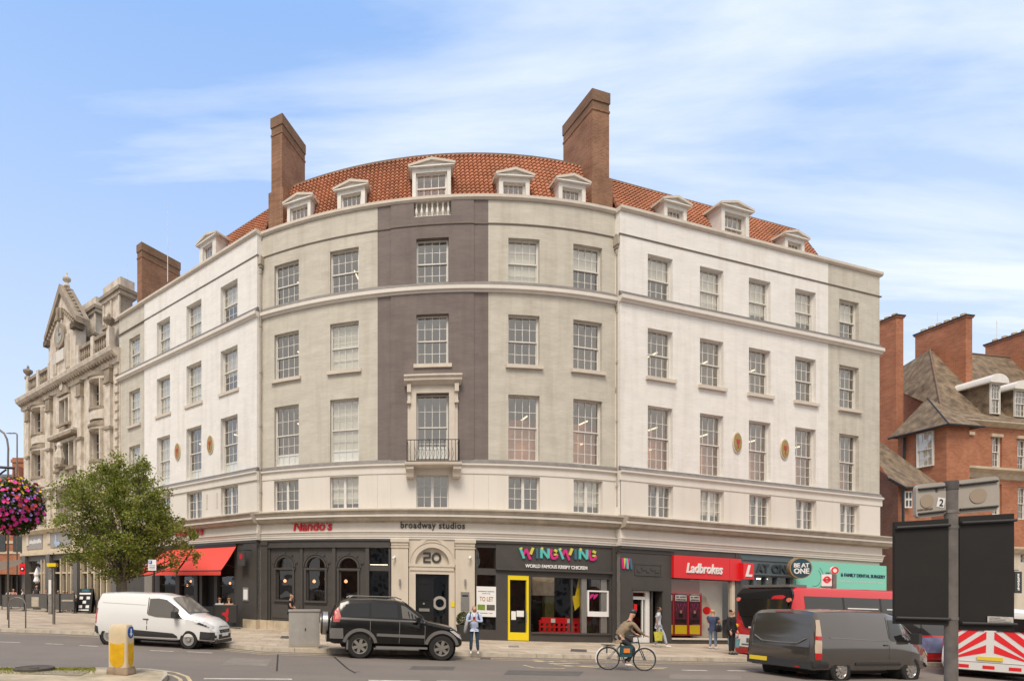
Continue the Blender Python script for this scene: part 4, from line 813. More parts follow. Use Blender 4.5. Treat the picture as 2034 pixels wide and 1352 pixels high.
for a, b in ((1337,1341),(1346,1369.5),(1375,1395.5)):
    m2 = MB(); fr(m2, A, a, b, -.16, -.15, za+.55, zb2-.1); fr(m2, A, a+.5, b-.5, -.15, -.145, zb2-.42, zb2-.14, 1); fr(m2, A, a, b, -.155, -.14, za+.08, za+.52, 2)
    if b-a > 10:
        m_ = (a+b)/2; fr(m2, A, m_-4, m_+4, -.15, -.14, za+.9, za+1.1, 3); fr(m2, A, m_-2, m_+2, -.15, -.14, za+1.1, za+1.25, 4); fr(m2, A, a+1, b-1, -.15, -.145, za+.60, za+.8, 3)
    po = m2.build('poster', [MPU, MWP, MPY, MBLK, M('poster_skin',(.5,.25,.15),.6)], sf4)
    if b-a > 10:
        for q_, (zq, hq) in enumerate(((.27,.1),(.40,.09))): scribble('headline_print', MBLK, po, lambda u, v: P(A, A.U(a+2)+(A.U(b-2)-A.U(a+2))*u, -.141, zb2-zq+hq*v), 9, 7+q_, .1)
        scribble('starburst_print', M('poster_pink',(.55,.04,.22),.5), po, lambda u, v: P(A, A.U(a+2)+(A.U(b-2)-A.U(a+2))*u, -.147, za+1.15+.35*abs(sin(u*9))+.12*v), 7, 3, .6)
m2 = MB(); fbox(m2, A, A.U(1399), A.U(1459), -.75, -.65, .3, zf0); m2.build('partition', M('pale_partition',(.80,.74,.64),.8,.15,1), sf4)
m2 = MB(); m2.lathe(P(A,A.U(1409),-.14,zz(1409,1212,A)), [(.001,-.01),(.2,-.01),(.2,.01),(.001,.01)], 14, axis='y'); m2.build('round_sticker', MRED, sf4)
# bar
mb = MB(); zb0 = zz(1520,1143,A)
fr(mb, A, 1466, 1575, -.3, .0, zz(1520,1112,A), ZS-.012); fr(mb, A, 1466, 1575, -.3, .06, zb0-.04, zb0+.04)
for px in (1470,1497,1500,1521,1543,1570): fr(mb, A, px, px+2.6, -.25, .0, .1, zb0)
fr(mb, A, 1466, 1575, -.25, .0, .1, .7); fr(mb, A, 1470, 1575, -.25, -.02, 2.6, 2.7)
sf5 = mb.build('shopfront', MSLATE, B); sf5['label'] = 'slate blue bar front between the red and the teal signs'; pane(A, A.U(1470), A.U(1570), -.12, .7, zb0, sf5)
mb = MB(); zt0 = zz(1660,1178,A)
fr(mb, A, 1575, 1747, -.3, .0, zt0, ZS-.012); fr(mb, A, 1575, 1747, -.3, 0, .1, .6)
for px in (1575,1618,1660,1702,1743): fr(mb, A, px, px+4, -.25, .01, .1, zt0)
sf6 = mb.build('shopfront', M('cream_shop_paint',(.42,.38,.32),.6), B); sf6['label'] = 'dental surgery front below the teal sign'; pane(A, A.U(1575), A.U(1745), -.12, .6, zt0, sf6)
# --- left wing street front
A = LW; mb = MB()
fr(mb, A, 237, 289, -.3, .0, .1, ZS); fr(mb, A, 305, 512, -.3, .02, zz(400,1095,A), ZS-.01)
for a, b in ((305,318),(349,357),(386,393),(397,402),(426,432),(466,512)): fr(mb, A, a, b, -.3, .03, .1, ZS-.02)
fr(mb, A, 486, 512, -.3, .08, .62, ZS-.02); fr(mb, A, 305, 486, -.3, -.02, .1, .75); fr(mb, A, 305, 512, -.2, .12, ZS-.14, ZS-.012)
for a, b in ((318,349),(357,386),(432,466)): fr(mb, A, a, b, -.25, -.1, 2.3, 2.36)
sf7 = mb.build('shopfront', MBK, B); sf7['label'] = 'charcoal restaurant front under the red awnings'
for a, b in ((318,349),(357,386),(432,466)): pane(A, A.U(a), A.U(b), -.15, .75, 4.3, sf7)
m2 = MB(); fr(m2, A, 402, 426, -.4, -.3, .15, 3.0); m2.build('door', M('dark_door',(.014,.013,.012),.7), sf7)
m2 = MB(); fr(m2, A, 290, 305, -.3, .12, .13, ZS-.02); m2.build('pilaster', M('grey_pilaster',(.22,.20,.18),.7,.1,3), B)
m2 = MB(); us = [A.U(p) for p in (486,499,512.5)]
for a, b in zip(us, us[1:]): fbox(m2, A, a+.01, b-.01, -.2, .14, .1, .60)
m2.build('plinth', MSTN, sf7)
for px, py in ((379,1154),(425.5,1147),(457,1158),(372,1162)):
    o_ = -.6; m2 = MB(); m2.lathe(P(A,A.U(px,o_),o_,Zp(A,px,py,o_)), [(.001,-.07),(.06,-.03),(.07,.02),(.03,.08),(.001,.09)], 8); m2.build('pendant_lamp', MWARM, sf7)
m2 = MB(); fr(m2, A, 486, 497, .08, .13, zz(492,1193,A), zz(492,1166,A), 0); fr(m2, A, 487.5, 495.5, .13, .14, zz(492,1190,A), zz(492,1170,A), 1); m2.build('menu_case', [MALU, MWP], sf7)

# ------------------------------------------------------------------ signs and awnings (things of their own)
def sign(o, label, cat='shop sign'): return tag(o, label, cat)
o = ftext("Nando's", CW, 585, 661, 1053, .46, MREDL, .05, .12, bold=.022, shear=.12, name='sign_lettering'); recenter(o); sign(o, 'red raised script lettering on the cream frieze above the arched restaurant windows')
o = ftext("Nando's", LW, 352, 407, 1063, .42, MREDL, .1, .17, bold=.022, shear=.12, name='sign_lettering'); recenter(o); sign(o, 'red raised script lettering above the red awnings, half hidden by the tree')
MDKL = M('dark_bronze_letters', (.035,.032,.03), .5)
o = ftext("broadway studios", CW, 796, 923, 1049, .30, MDKL, .05, .09, bold=.012, name='sign_lettering', space=1.1); recenter(o); sign(o, 'dark lower case lettering on the cream frieze above the stone entrance')
# the house number is drawn as squared strokes
mb = MB(); c = CW.U(858); z0 = zz(858,1115); z1 = zz(858,1098); h = z1-z0; sw = .085
def stroke(pts, w_, fac, o0, o1):
    for (ax, az), (bx, bz_) in zip(pts, pts[1:]):
        d = Vector((bx-ax, bz_-az)); L = d.length; d /= L; nn = Vector((-d.y, d.x))*w_/2; e = d*w_*.35
        mb.prism([(ax-e.x-nn.x,az-e.y-nn.y),(bx+e.x-nn.x,bz_+e.y-nn.y),(bx+e.x+nn.x,bz_+e.y+nn.y),(ax-e.x+nn.x,az-e.y+nn.y)], lambda x,y,dd: P(fac,x,dd,y), o0, o1)
x = c-.36; stroke([(x,z1),(x+.27,z1),(x+.27,z0+h*.55),(x,z0+h*.5),(x,z0),(x+.28,z0)], sw, CW, -.12, -.07)
x = c+.21; stroke([(x+.18*cos(t*pi/6),z0+h/2+h*.5*sin(t*pi/6)) for t in range(13)], sw, CW, -.12, -.07)
o = mb.build('house_number', MDKL, en)
# chicken shop sign
MC_ = {'t': M('sign_turquoise',(.10,.48,.45),.5), 'p': M('sign_pink',(.62,.02,.20),.5), 'y': M('sign_yellow',(.62,.56,.08),.5), 'b': M('sign_blue',(.05,.14,.20),.5)}
tw_ = thing('shop_sign', 'multicoloured raised capital letters with a white line below on the charcoal fascia', 'shop sign', P(CW, CW.U(1105), .06, zz(1105,1128)))
def bar(pa, ya, pb, yb, wd, mt):
    m_ = MB(); a = (CW.U(pa), zz(pa,ya,CW)); b = (CW.U(pb), zz(pb,yb,CW)); d = Vector((b[0]-a[0], b[1]-a[1])); nn = Vector((-d.y,d.x)).normalized()*wd/2
    m_.prism([(a[0]-nn.x,a[1]-nn.y),(b[0]-nn.x,b[1]-nn.y),(b[0]+nn.x,b[1]+nn.y),(a[0]+nn.x,a[1]+nn.y)], lambda x,y,dd: P(CW,x,dd,y), .06, .13); return m_
def glyph(strokes):
    m_ = MB(); ms = []
    for pa, ya, pb, yb, wd, mt in strokes:
        q = bar(pa, ya, pb, yb, wd, mt); key = list(MC_).index(mt); b = len(m_.v); m_.v += q.v; m_.f += [[b+i for i in f] for f in q.f]; m_.m += [key]*len(q.f); m_.att += q.att
    m_.build('letter', list(MC_.values()), tw_)
def W_(x, y): glyph([(x,y,x+8,y+21,.11,'t'),(x+1,y,x+3,y+3,.12,'y'),(x+12,y+2,x+20,y+23,.11,'p'),(x+7.5,y+13,x+12,y+3,.10,'p'),(x+26,y,x+21,y+13,.11,'y')])
def N_(x, y): glyph([(x,y+1,x,y+20,.11,'t'),(x+1,y+3,x+14,y+20,.11,'t'),(x+14,y+1,x+14,y+20,.11,'t'),(x,y,x+3,y+2,.11,'y')])
def G_(x, y): glyph([(x+3,y+1,x+1,y+10,.11,'p'),(x+1,y+9,x+4,y+19,.11,'p'),(x+3,y+19,x+12,y+19,.12,'p'),(x+13,y+19,x+14,y+12,.11,'p'),(x+14,y+12,x+8,y+12,.10,'y'),(x+9,y+3,x+14,y+6,.12,'y')])
y0 = 1087.5
W_(1031,y0); glyph([(1064.5,y0+1,1065,y0+21,.10,'b')]); N_(1073,y0+.6); G_(1090,y0+1.5); W_(1108,y0+1.5); glyph([(1140,y0+3,1140.5,y0+23,.12,'b')]); N_(1149,y0+2.6); G_(1166,y0+4)
ftext('WORLD FAMOUS KRISPY CHICKEN', CW, 1042, 1164, 1128.5, .155, MWP, .06, .10, bold=.02, parent=tw_)
# small projecting W sign
A = RW; t_ = thing('projecting_sign', 'small multicoloured W sign sticking out from the corner beside the charcoal door bay', 'shop sign', P(RW, .1, .3, zz(1237,1130)))
for i, (a, b, mt) in enumerate(((0,.12,'p'),(.12,.24,'y'),(.24,.34,'t'),(.34,.46,'p'),(.46,.56,'b'))):
    m_ = MB(); z1 = zz(1237,1108); z0 = zz(1237,1129); s_ = .06 if i % 2 == 0 else -.06
    m_.prism([(.05+a,z1),(.05+b,z1),(.05+b+s_,z0),(.05+a+s_,z0)], lambda x,y,d: P(CW,CW.u1-.35+x,.35+d,y), 0, .06); m_.build('letter_stroke', MC_[mt], t_)
m_ = MB(); m_.tube([P(CW,CW.u1-.1,.05,z1-.1), P(CW,CW.u1-.1,.4,z1-.1)], .02, 6); m_.build('bracket', MIRON, t_)
# betting sign
t_ = thing('shop_sign', 'long bright red fascia sign with white italic lettering', 'shop sign', P(RW, RW.U(1400), .1, zf0)); m_ = MB(); fbox(m_, RW, RW.U(1333.5), RW.U(1466), .0, .14, zf0-.02, zf1+.1); fbox(m_, RW, RW.U(1444), RW.U(1446), .14, .15, zf0, zf1+.08)
m_.build('sign_panel', MRED, t_); ftext('Ladbrokes', RW, 1358, 1429, 1138, .47, MWP, .14, .19, bold=.018, shear=.22, parent=t_)
t_ = thing('projecting_sign', 'square red box sign with a white L beside the long red sign', 'shop sign', P(RW, RW.U(1476), .2, zf0)); m_ = MB(); fbox(m_, RW, RW.U(1464.5), RW.U(1485), .15, .32, zz(1476,1150,A), zz(1476,1118,A)); m_.build('sign_box', MRED, t_); ftext('L', RW, 1468, 1481, 1144, .55, MWP, .32, .35, bold=.03, shear=.3, parent=t_)
# bar sign
t_ = thing('shop_sign', 'slate blue fascia board with embossed capital letters', 'shop sign', P(RW, RW.U(1520), .1, zb0)); m_ = MB(); z0, z1 = zz(1520,1142,A), zz(1520,1111,A)
fbox(m_, RW, RW.U(1466), RW.U(1573), .0, .1, z0, z1); 
for a, b, c_, d_ in ((1466,1573,z1-.08,z1),(1466,1573,z0,z0+.08),(1466,1469,z0,z1),(1570,1573,z0,z1)): fbox(m_, RW, RW.U(a), RW.U(b), .1, .14, c_, d_)
m_.build('sign_panel', MSLATE, t_); ftext('BE AT ONE', RW, 1472, 1567, 1136.5, .42, M('embossed_letters',(.03,.04,.045),.5), .1, .16, bold=.03, parent=t_)
m_ = MB(); t_ = thing('round_sign', 'round dark blue bar sign with a gilt rim and white capitals', 'shop sign', P(RW, RW.U(1588), .5, zz(1588,1148,A)))
cc = P(RW, RW.U(1588,.75), .75, Zp(RW,1588,1127.5,.75)); R_ = .54; tt = (RW.t*.94+RW.n*.35).normalized(); nn = Vector((tt.y, -tt.x))
rf = lambda x, y, d: Vector((cc.x+tt.x*x+nn.x*d, cc.y+tt.y*x+nn.y*d, cc.z+y))
circ = [(cos(2*pi*i/32), sin(2*pi*i/32)) for i in range(32)]
m_.prism([(R_*x, R_*y) for x, y in circ], rf, -.1, .1, 0); m_.build('rim', M('gilt_rim',(.35,.24,.13),.5,.2,5), t_); m_ = MB(); m_.prism([(R_*.88*x, R_*.88*y) for x, y in circ], rf, .1, .12, 0); m_.build('disc', M('deep_blue',(.02,.06,.09),.5), t_)
ftext('BE AT', None, 0, 0, 0, 0, MWP, 0, 0, bold=.03, parent=t_, fn=lambda x, y, d: rf(-.36+.72*x, .04+y*.2, .12+.03*d)); ftext('ONE', None, 0, 0, 0, 0, MWP, 0, 0, bold=.03, parent=t_, fn=lambda x, y, d: rf(-.36+.72*x, -.28+y*.26, .12+.03*d))
m_ = MB(); m_.tube([P(RW,RW.U(1588),0,cc.z+S*cc.x), Vector((cc.x,cc.y,cc.z))], .03, 6); m_.build('bracket', MIRON, t_)
# teal sign
t_ = thing('shop_sign', 'long teal fascia sign with dark capitals and faint swirls', 'shop sign', P(RW, RW.U(1670), .1, zt0)); m_ = MB(); za, zb3 = zz(1660,1177,A), zz(1660,1118,A)
fbox(m_, RW, RW.U(1576), RW.U(1747)+.3, .01, .14, za, zb3); m_.build('sign_panel', MTEAL, t_)
scribble('small_print', M('navy_faint',(.03,.06,.12),.5), t_, lambda u, v: P(RW, RW.U(1633)+(RW.U(1652)-RW.U(1633))*u, .145, zz(1643,1140,A)+.12*v), 9, 4)
ftext('& FAMILY DENTAL SURGERY', RW, 1664, 1752, 1146, .17, M('navy_print',(.01,.03,.08),.5), .14, .16, bold=.02, parent=t_)
scribble('pale_small_print', M('pale_pink_print',(.55,.55,.55),.5), t_, lambda u, v: P(RW, RW.U(1662)+(RW.U(1750)-RW.U(1662))*u, .145, zz(1706,1157,A)+.11*v), 30, 6, .5)
m_ = MB(); c_, zc3 = RW.U(1612), zz(1612,1146,A)
for r0, r1 in ((.45,.49),(.62,.66)):
    for i in range(22): a, b = -1.9+i*.13, -1.9+(i+1)*.13; m_.prism([(c_+r0*cos(a),zc3+r0*sin(a)),(c_+r1*cos(a),zc3+r1*sin(a)),(c_+r1*cos(b),zc3+r1*sin(b)),(c_+r0*cos(b),zc3+r0*sin(b))], lambda x,y,d: P(RW,x,d,y), .14, .145)
m_.build('swirl', M('deep_teal',(.06,.28,.24),.5), t_)
# awnings
MAWN = M('red_awning_cloth', (.80,.085,.06), .85, .06, 1.2); A = LW
for k, (ua, ub, lab) in enumerate(((A.U(354,1.15), A.U(438.5,1.15), 'larger red canvas awning over the restaurant door and tables'), (A.U(281,1.15), A.U(350,1.15), 'red canvas awning partly behind the tree, left of the larger one'))):
    zt_, zf_ = zz(472,1083.5,A), Zp(A,439,1132.5,1.15); t_ = thing('awning', lab, 'awning', P(A, (ua+ub)/2, .1, zf_)); m_ = MB(); n = 12
    for i in range(n):
        a, b = ua+(ub-ua)*i/n, ua+(ub-ua)*(i+1)/n
        for j in range(5):
            f0, f1 = j/5, (j+1)/5; q = lambda u, f: P(A, u, .1+1.05*f, zt_+(zf_-zt_)*f-.05*sin(pi*f)); m_.add([q(a,f0), q(b,f0), q(b,f1), q(a,f1)], [(0,1,2,3)])
    m_.build('canopy', MAWN, t_, fix=False, smooth=True)
    m_ = MB(); fbox(m_, A, ua, ub, 1.145, 1.165, zf_-.24, zf_-.03); m_.build('valance', MAWN, t_)
    m_ = MB(); fbox(m_, A, ua, ub, .04, .16, zt_-.02, zt_+.1); m_.tube([P(A,ua,1.15,zf_), P(A,ub,1.15,zf_)], .03, 6)
    for u in (ua+.1, ub-.1): m_.tube([P(A,u,.08,zf_+.2), P(A,u,.7,zf_+.35), P(A,u,1.15,zf_)], .02, 6)
    m_.build('frame', MIRON, t_)
# hanging pub style sign at the corner
t_ = thing('hanging_sign', 'small dark hanging sign board on an iron bracket beside the awning', 'hanging sign', P(LW, LW.U(480), .5, zz(480,1124,LW)))
u = LW.U(484,.45); zs0, zs1 = Zp(LW,480,1123,.45), Zp(LW,480,1095,.45); m_ = MB(); 
fbox(m_, LW, u-.45, u+.1, .42, .48, zs0, zs1, step=9); m_.build('board', MBK, t_); m_ = MB(); m_.tube([P(LW,u-.5,.45,zs1+.08), P(LW,u+.2,.45,zs1+.08), P(LW,u+.2,.0,zs1+.08)], .025, 6); m_.build('bracket', MIRON, t_)
m_ = MB(); m_.prism([(u-.28,zs1-.12),(u-.08,zs1-.12),(u-.04,zs1-.28),(u-.14,zs1-.42),(u-.28,zs1-.36)], lambda x,y,d: P(LW,x,d,y), .48, .49); m_.build('emblem', MREDL, t_)
# ------------------------------------------------------------------ ornate stone pub on the left
MPUB = M('weathered_limestone', (.74,.67,.58), .9, .35, 1.7, .5, 10, col2=(.46,.395,.32), streak=.5, detail=8); MPUBD = M('sooty_limestone', (.36,.295,.225), .9, .4, 1.5, .3, 20, streak=.4); MWIN = M('leaded_dark_glass', (.05,.055,.06), .15, .3, 3)
MPUBP = M('pub_grey_paint', (.13,.12,.11), .6, .15, 2); MPCR = M('pub_cream_paint', (.60,.50,.36), .7, .12, 1, streak=.3); MSLT = M('slate_roof', (.12,.11,.10), .8, .3, 4)
PU = Line(-.89022, 25.40, 47, 238.5); zcor = Zp(PU, 230, 681, .55)
PB = thing('pub_building', 'ornate weathered stone pub with a clock gable, left of the white wing', 'building', P(PU, PU.u1/2, 0, .13))
def pf_(mb, pa, pb, o0, o1, ya, yb, m=0, ref=None):   # ya lower, yb upper, both photo rows at the middle column
    r = ref or (pa+pb)/2; fbox(mb, PU, PU.U(pa), PU.U(pb), o0, o1, Zp(PU,r,ya), Zp(PU,r,yb), m, step=99)
pops = []
def pw(pa, pb, ya, yb): r = (pa+pb)/2; pops.append((PU.U(pa), PU.U(pb), Zp(PU,r,ya), Zp(PU,r,yb)))
pw(185,202.5,808,760); pw(185,202.5,912,858); pw(68.5,86,860,816); pw(68.5,86,946,900); pw(121,139,842,793); pw(113,150,930,879); pw(84,91,1032,993); pw(183,200,1030,968); pw(66,80,1030,990); pw(115,150,1030,972)
mb = MB(); wall(mb, PU, 0, PU.u1, 4.6, zcor-.9, pops, 0, rev=.35)
mb.add([P(PU,0,0,0), P(PU,0,-12,0), P(PU,0,-12,zcor), P(PU,0,0,zcor)], [(0,1,2,3)]); mb.add([P(PU,PU.u1,-.5,0), P(PU,PU.u1,0,0), P(PU,PU.u1,0,zcor), P(PU,PU.u1,-.5,zcor)], [(0,1,2,3)])
mb.build('wall', MPUB, PB)
mb = MB(); fprof(mb, PU, -.3, PU.u1-.05, [(-.3,zcor-.95),(.12,zcor-.95),(.16,zcor-.6),(.3,zcor-.55),(.5,zcor-.38),(.6,zcor-.3),(.66,zcor-.05),(.66,zcor),(-.3,zcor+.05)], 0)
u = 0
while u < PU.u1-.3: fbox(mb, PU, u, u+.2, .1, .42, zcor-.62, zcor-.42, 1, step=99); u += .42
mb.build('cornice', [MPUB, MPUBD], PB)
# giant pilasters with capitals, quoins
mb = MB()
for pa, pb in ((57,61.5),(98,104.5),(159,166),(215,224)):
    fbox(mb, PU, PU.U(pa), PU.U(pb), 0, .22, 5.5, zcor-.95, 0, step=99); r = (pa+pb)/2
    fbox(mb, PU, PU.U(pa)-.1, PU.U(pb)+.1, 0, .36, zcor-1.2, zcor-.96, 1, step=99); fbox(mb, PU, PU.U(pa)-.05, PU.U(pb)+.05, 0, .3, zcor-2.1, zcor-1.2, 1, step=99); fbox(mb, PU, PU.U(pa)-.12, PU.U(pb)+.12, 0, .36, zcor-2.2, zcor-2.1, 1, step=99)
    for z in (9.2, 13.1): fbox(mb, PU, PU.U(pa)-.1, PU.U(pb)+.1, 0, .32, z, z+.2, 1, step=99)
z = 5.6
while z < zcor-1.2: fbox(mb, PU, PU.U(229.5), PU.U(236.5), 0, .14, z, z+.4, 0, step=99); z += .62
mb.build('pilasters', [MPUB, MPUBD], PB)
def bowwin(pa, pb, ya, yb, hood=True):     # bowed window surround with hood and sill
    a, b = PU.U(pa), PU.U(pb); r = (pa+pb)/2; z0, z1 = Zp(PU,r,ya), Zp(PU,r,yb); c = (a+b)/2; w_ = (b-a)/2+.34; mb = MB(); n = 8
    def bow(zb, zt, d, m):
        pts = [(c+w_*(-1+2*i/n), .02+d*sin(pi*i/n)**.7) for i in range(n+1)]
        for (u_0, o0), (u_1, o1) in zip(pts, pts[1:]): mb.add([P(PU,u_0,0,zb),P(PU,u_1,0,zb),P(PU,u_1,o1,zb),P(PU,u_0,o0,zb),P(PU,u_0,0,zt),P(PU,u_1,0,zt),P(PU,u_1,o1,zt),P(PU,u_0,o0,zt)], [(0,1,2,3),(4,5,6,7),(3,2,6,7),(0,3,7,4),(1,2,6,5)], m)
    bow(z0-.3, z0-.12, .52, 1); bow(z0-1.0, z0-.3, .42, 0); bow(z1+.1, z1+.3, .5, 0); bow(z1+.3, z1+.45, .62, 1); bow(z1+.45, z1+.7, .35, 1)
    for s in (a-.22, b+.05): fbox(mb, PU, s, s+.17, 0, .25, z0-.12, z1+.1, 0, step=99)
    if hood: fbox(mb, PU, c-.5, c+.5, 0, .2, z1+1.0, z1+1.5, 1, step=99); fbox(mb, PU, c-.65, c+.65, 0, .3, z1+1.5, z1+1.62, 1, step=99)
    o = mb.build('window_surround', [MPUB, MPUBD], PB)
    m2 = MB(); fbox(m2, PU, a, b, -.34, -.30, z0, z1, 0, step=99); w2 = m2.build('window', MWIN, o); m3 = MB(); fbox(m3, PU, c-.03, c+.03, -.3, -.26, z0, z1, 0, step=99)
    for k in (.33,.66): fbox(m3, PU, a, b, -.3, -.27, z0+(z1-z0)*k-.025, z0+(z1-z0)*k+.025, 0, step=99)
    m3.build('glazing_bars', MPCR, w2)
for t in ((185,202.5,808,760,True),(185,202.5,912,858,False),(68.5,86,860,816,True),(68.5,86,946,900,False)): bowwin(*t)
def flatwin(pa, pb, ya, yb, n=2):
    a, b = PU.U(pa), PU.U(pb); r = (pa+pb)/2; z0, z1 = Zp(PU,r,ya), Zp(PU,r,yb); mb = MB()
    fbox(mb, PU, a-.25, b+.25, 0, .3, z0-.2, z0-.02, 1, step=99); fbox(mb, PU, a-.2, a, 0, .16, z0, z1, 0, step=99); fbox(mb, PU, b, b+.2, 0, .16, z0, z1, 0, step=99); fbox(mb, PU, a-.2, b+.2, 0, .17, z1, z1+.22, 0, step=99)
    for k in range(1, n): u = a+(b-a)*k/n; fbox(mb, PU, u-.07, u+.07, -.3, .05, z0, z1, 0, step=99)
    o = mb.build('window_surround', [MPUB, MPUBD], PB); m2 = MB(); fbox(m2, PU, a, b, -.34, -.30, z0, z1, 0, step=99); m2.build('window', MWIN, o); return a, b, z0, z1
a, b, z0, z1 = flatwin(121,139,842,793)
mb = MB(); c = (a+b)/2
mb.prism([(c-1.0,z1+.3),(c+1.0,z1+.3),(c+.75,z1+.9),(c+.3,z1+1.1),(c+.25,z1+1.6),(c-.25,z1+1.6),(c-.3,z1+1.1),(c-.75,z1+.9)], lambda x,y,d: P(PU,x,d,y), 0, .3, 1); fbox(mb, PU, c-.8, c+.8, 0, .45, z1+1.6, z1+1.75, 0, step=99)
mb.prism([(c+.3*cos(t*pi/6),z1+1.0+.4*sin(t*pi/6)) for t in range(12)], lambda x,y,d: P(PU,x,d,y), .3, .36, 0); fbox(mb, PU, c-.5, c+.5, 0, .3, z0-.9, z0-.3, 1, step=99)
mb.build('pediment', [MPUB, MPUBD], PB)
a, b, z0, z1 = flatwin(113,150,930,879,3); c = (a+b)/2
mb = MB(); fbox(mb, PU, a-.5, b+.5, 0, .55, z1+.35, z1+.6, 1, step=99); fbox(mb, PU, a-.4, b+.4, 0, .4, z1+.6, z1+.8, 0, step=99)
mb.lathe(P(PU,c,.5,z0+.2), [(.32,0),(.45,.5),(.3,1.0),(.18,1.25),(.24,1.5),(.12,1.75)], 8, 0); fbox(mb, PU, c-.6, c+.6, 0, .7, z0, z0+.2, 1, step=99)
mb.prism([(c-1.9,z0-1.6),(c+1.9,z0-1.6),(c+1.6,z0-1.4),(c+.6,z0-.8),(c+.35,z0),(c-.35,z0),(c-.6,z0-.8),(c-1.6,z0-1.4)], lambda x,y,d: P(PU,x,d,y), 0, .3, 0); mb.build('carved_figure', [MPUB, MPUBD], PB)
for t in ((84,91,1032,993,1),(183,200,1030,968,2),(66,80,1030,990,1),(115,150,1030,972,3)): flatwin(*t)
mb = MB()
for px, ya in ((80,976),(135,955),(195,935)): pass
zl = Zp(PU,88,976); fprof(mb, PU, 0, PU.u1, [(0,zl-.25),(.3,zl-.15),(.42,zl),(.42,zl+.12),(0,zl+.2)], 0); zl2 = Zp(PU,95,1053); fprof(mb, PU, -.1, PU.u1, [(0,zl2-.3),(.3,zl2-.25),(.55,zl2),(.55,zl2+.15),(0,zl2+.3)], 2)
mb.build('string_course', [MPUB, MPUBD, MPCR], PB)
# balustrades, gable with clock, finials, chimneys
for pa, pb in ((60,104),(161,222)):
    mb = MB(); ua, ub = PU.U(pa), PU.U(pb); fbox(mb, PU, ua, ub, -.05, .25, zcor+1.3, zcor+1.55, 1, step=99); fbox(mb, PU, ua, ub, -.05, .25, zcor, zcor+.25, 0, step=99); n = int((ub-ua)/.32)
    for i in range(n): mb.lathe(P(PU,ua+.16+(ub-ua)*i/n,.1,zcor+.25), [(.09,0),(.06,.2),(.13,.5),(.06,.85),(.09,1.05)], 6, 1)
    for u in (ua, (ua+ub)/2, ub): fbox(mb, PU, u-.22, u+.22, -.1, .3, zcor, zcor+1.7, 0, step=99)
    px = 58 if pa == 60 else 219; c_ = P(PU,PU.U(px),.1,zcor+1.6); mb.lathe(c_, [(.3,0),(.3,.15),(.12,.3),(.4,.6),(.42,.75),(.1,.9),(.12,1.05),(.01,1.25)], 8, 1); mb.build('balustrade', [MPUB, MPUBD], PB)
ga, gb = PU.U(104), PU.U(158); gc = (ga+gb)/2; zg1 = Zp(PU,130,662); zap = Zp(PU,127,586); mb = MB()
fpoly(mb, PU, [(ga,zcor),(gb,zcor),(gb,zg1),(gc,zap),(ga,zg1)], -.5, .3, 0)
for s in (-1, 1):
    e = ga if s < 0 else gb; mb.prism([(e+s*.45,zg1-.1),(e+s*.45,zg1+.35),(gc,zap+.6),(gc,zap-.1)], lambda x,y,d: P(PU,x,d,y), -.6, .5, 1)
    for k in range(9): f_k = (k+.5)/9; c_k = P(PU, e+(gc-e)*f_k+s*.3*(1-f_k), .0, zg1+.35+(zap+.25-zg1)*f_k); mb.lathe(c_k, [(.05,-.1),(.16,.0),(.20,.12),(.10,.24),(.01,.3)], 6, 1)
    for k in range(7): f_k = (k+.5)/7; u_k = e+(gc-e)*f_k*.8; z_k = zg1+.15+(zap-1.2-zg1)*f_k*.8; fbox(mb, PU, u_k-.12, u_k+.12, .3, .44, z_k-.3, z_k-.05, 1, step=99)
    for k in range(3): fbox(mb, PU, gc+s*(.9+.25*k)-.07, gc+s*(.9+.25*k)+.07, .3, .42, zcor+.4, zg1-.5+.0*k, 0, step=99); fbox(mb, PU, e-.35, e+.35, -.2, .6, zg1-.5, zg1-.1, 1, step=99)
zc4 = Zp(PU,129,672)
mb.prism([(gc+.95*cos(t*pi/10),zc4+.95*sin(t*pi/10)) for t in range(20)], lambda x,y,d: P(PU,x,d,y), .3, .5, 1); fbox(mb, PU, gc-.5, gc-.15, .3, .55, zc4+1.3, zc4+2.3, 1, step=99); fbox(mb, PU, gc+.1, gc+.4, .3, .5, zc4+1.3, zc4+2.1, 1, step=99)
mb.lathe(P(PU,gc,-.1,zap+.3), [(.34,-.3),(.26,.4),(.13,.55),(.13,.65),(.32,.82),(.34,.95),(.12,1.1),(.06,1.25),(.06,1.4),(.01,1.5)], 8, 0)
g_ = mb.build('gable', [MPUB, MPUBD], PB)
mb = MB(); mb.prism([(gc+.55*cos(t*pi/10),zc4+.60*sin(t*pi/10)) for t in range(20)], lambda x,y,d: P(PU,x,d,y), .5, .53, 0); stroke([(gc,zc4),(gc,zc4+.55)], .07, PU, .53, .55); k = MB()
ck = mb.build('clock_face', M('dull_clock_face',(.40,.38,.33),.6,.3,3), g_); mb = MB()
for (dx_, dz_) in ((0,.55),(.35,.1)):
    d = Vector((dx_, dz_)).normalized(); nn = Vector((-d.y, d.x))*.035; mb.prism([(gc-nn.x,zc4-nn.y),(gc+dx_-nn.x,zc4+dz_-nn.y),(gc+dx_+nn.x,zc4+dz_+nn.y),(gc+nn.x,zc4+nn.y)], lambda x,y,d_: P(PU,x,d_,y), .53, .55)
mb.build('clock_hands', MBLK, ck)
mb = MB(); fbox(mb, PU, PU.U(115), PU.U(137), .3, .42, Zp(PU,126,722), Zp(PU,126,700), step=99); mb.build('inscribed_panel', M('pale_panel',(.68,.64,.58),.7,.1,3), g_)
